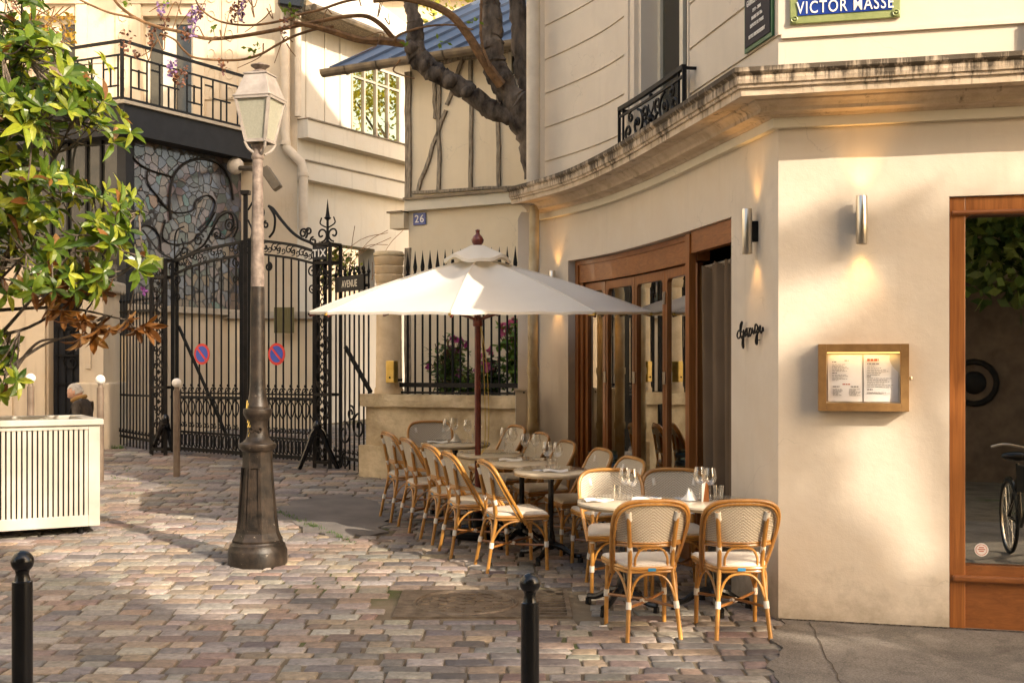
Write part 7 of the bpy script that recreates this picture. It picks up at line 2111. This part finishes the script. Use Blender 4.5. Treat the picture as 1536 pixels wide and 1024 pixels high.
rnd.seed(SEEDX)
def shade_tree(label, crowns, n, ln, base=None):
    """unseen added tree whose crown stands on the sun's way to the given ground or wall points"""
    cs_ = [(P+SUN*k, r) for (P, k, r) in crowns]
    c0 = sum((c for c, r in cs_), V(0, 0, 0))/len(cs_)
    b = base or V(c0.x, c0.y, g(c0.y))
    t = thing('street_tree', label, 'tree', b, group='street trees across the road')
    m = MB(); top = V(c0.x, c0.y, min(c.z for c, r in cs_))
    m.tube(spline([b-V(0, 0, .1), b.lerp(top, .5)+V(.15, .1, 0), top], 5), [.24, .2, .13], 9)
    for c, r in cs_: m.tube(spline([b.lerp(top, .85), top.lerp(c, .6)+V(0, 0, .2), c], 4), [.10, .06, .03], 6)
    m.build('trunk', BARK, t, smooth=True)
    m = MB()
    for c, r in cs_:
        for q_ in range(max(4, int(n*r*r))):
            d = rvec(); rr_ = rnd.random()**.5
            leafy(m, c+d*r*rr_, (.34, .34, .28), 130, ln, [(.06, .10, .02), (.09, .14, .025), (.05, .085, .02)])
    m.build('crown', LEAFS, t, recalc=False)
RW = lambda t_, z: Rw(t_, 0, z)
def GP(px, py): return gp(px, py)
def dapple_tree(label, targets, k0, k1, base):
    """street tree whose leaf clumps stand on the sun's way to a set of wall or ground points"""
    t = thing('street_tree', label, 'tree', base, group='street trees across the road')
    cs_ = [P+SUN*rnd.uniform(k0, k1) for P in targets]
    c0 = sum(cs_, V(0, 0, 0))/len(cs_)
    m = MB(); top = V(c0.x, c0.y, c0.z-1.0)
    m.tube(spline([base-V(0, 0, .1), base.lerp(top, .5)+V(.15, .1, 0), top], 5), [.24, .2, .13], 9)
    for c in rnd.sample(cs_, min(24, len(cs_))): m.tube(spline([base.lerp(top, .85), top.lerp(c, .6)+V(0, 0, .15), c], 3), [.06, .035, .012], 5)
    m.build('trunk', BARK, t, smooth=True)
    m = MB()
    for c in cs_: leafy(m, c, (.15, .15, .13), 36, .17, [(.06, .10, .02), (.09, .14, .025), (.05, .085, .02)])
    m.build('crown', LEAFS, t, recalc=False)
tg = []
for a_ in range(-1, 23):
    for b_ in range(0, 18):
        tt, z = a_*.155+rnd.uniform(-.05, .05), .02+b_*.155+rnd.uniform(-.05, .05)
        u_, w_ = (tt+z)*.707, (z-tt)*.707
        nv = noise.noise(V(u_*.75+OX, w_*1.55, 1.7))+.4*noise.noise(V(u_*1.7, w_*3.6, 7.1))
        if nv < (-.03 if z < 2.45 else -.12): tg.append(Rw(tt, 0, z))
dapple_tree('leafy street tree across the road whose shade dapples the right facade', tg, 17, 20.5, V(14.2, -4.6, g(-4)))
tg = []
for a_ in range(20):
    for b_ in range(17):
        x, y = 1.4+a_*.17+rnd.uniform(-.05, .05), 5.3+b_*.16+rnd.uniform(-.05, .05)
        nv = noise.noise(V(x*.8+3, y*2.2, 4.4))+.4*noise.noise(V(x*2.2, y*5, 9.1))
        if nv < .0: tg.append(V(x, y, g(y)))
dapple_tree('leafy street tree across the road whose shade falls on the pavement', tg, 16, 18.5, V(12.6, -4.2, g(-4)))
tg = []
for a_ in range(34):
    for b_ in range(24):
        x, y = -4.6+a_*.18+rnd.uniform(-.06, .06), 5.2+b_*.18+rnd.uniform(-.06, .06)
        nv = noise.noise(V(x*.55+5, y*1.5, 2.4))+.35*noise.noise(V(x*1.9, y*4.4, 3.1))
        lim = .10 if y < 8.2 else (-.12 if y < 8.75 else -.9)
        if x > .75 and y > 6.9: continue
        if nv < lim: tg.append(V(x, y, g(y)))
dapple_tree('leafy street tree across the road whose shade falls on the cobbles', tg, 16.5, 19.5, V(9.2, -3.9, g(-4)))
def sky_block_tree(label, base, crowns, n, ln):  # unseen dense crowns added to keep sky light off the right facade
    t = thing('street_tree', label, 'tree', base, group='street trees across the road')
    m = MB(); top = V(base.x, base.y, min(c.z for c, r in crowns)-.5)
    m.tube(spline([base-V(0, 0, .1), base.lerp(top, .5)+V(.1, .1, 0), top], 5), [.26, .22, .16], 9)
    for c, r in crowns: m.tube(spline([base.lerp(top, .9), top.lerp(c, .6)+V(0, 0, .3), c], 4), [.12, .07, .03], 6)
    m.build('trunk', BARK, t, smooth=True)
    m = MB()
    for c, r in crowns:
        for q_ in range(int(n*r*r)):
            d = rvec(); leafy(m, c+d*r*rnd.random()**.4, (.5, .5, .42), 26, ln, [(.10, .16, .03), (.16, .22, .04), (.07, .12, .025), (.20, .24, .05)])
    m.build('crown', LEAFS, t, recalc=False)
sky_block_tree('big leafy street tree added to block sky light, mirrored left of the dark door', V(.2, -3.6, g(-3)), [(V(.0, -3.4, 6.2), 2.0), (V(-1.6, -3.6, 7.2), 1.5), (V(1.4, -3.6, 7.6), 1.7), (V(1.5, -4.2, 4.2), 1.2)], 26, .28)
sky_block_tree('big leafy street tree added to block sky light, mirrored right of the dark door', V(4.9, -3.8, g(-3)), [(V(4.6, -3.6, 6.4), 2.1), (V(3.0, -3.7, 8.0), 1.6), (V(6.2, -4, 8.0), 1.7), (V(3.3, -4.4, 4.5), 1.2), (V(2.4, -3.9, 3.3), .6)], 26, .28)
shade_tree('loose unseen tree added behind the restaurant to dapple the balcony house', [(V(-8.6, 21.2, 7.4), 13, 1.2), (V(-5.9, 20.2, 6.3), 13, .9), (V(-6.6, 21.2, 8.2), 13, .8), (V(-4.4, 21.2, 6.2), 13.5, .6)], 6, .22, V(1.2, 15.6, g(15)))  # hidden tree added only to break the sun on the balcony house
# ------------------------------------------------------------------ camera
cd = bpy.data.cameras.new('camera'); cam = bpy.data.objects.new('camera', cd); COL.objects.link(cam)
cam.location = (0, 0, CZ); cam.rotation_euler = (R(90), 0, 0)
cd.sensor_width = 36; cd.sensor_fit = 'HORIZONTAL'; cd.lens = 36*F/1536
cd.shift_x = 0; cd.shift_y = (HZ-512)/1536
cd.clip_end = 400; cd.clip_start = .05
SC.camera = cam
SC.render.engine = 'CYCLES'
SC.render.resolution_x, SC.render.resolution_y = 1024, 682
SC.cycles.use_denoising = True
SC.cycles.max_bounces = 8; SC.cycles.transparent_max_bounces = 24; SC.cycles.diffuse_bounces = 4; SC.cycles.glossy_bounces = 4
SC.cycles.caustics_reflective = False; SC.cycles.caustics_refractive = False
SC.cycles.sample_clamp_indirect = 6
SC.view_settings.view_transform = 'Standard'; SC.view_settings.look = 'None'; SC.view_settings.exposure = 1.85; SC.view_settings.gamma = 1
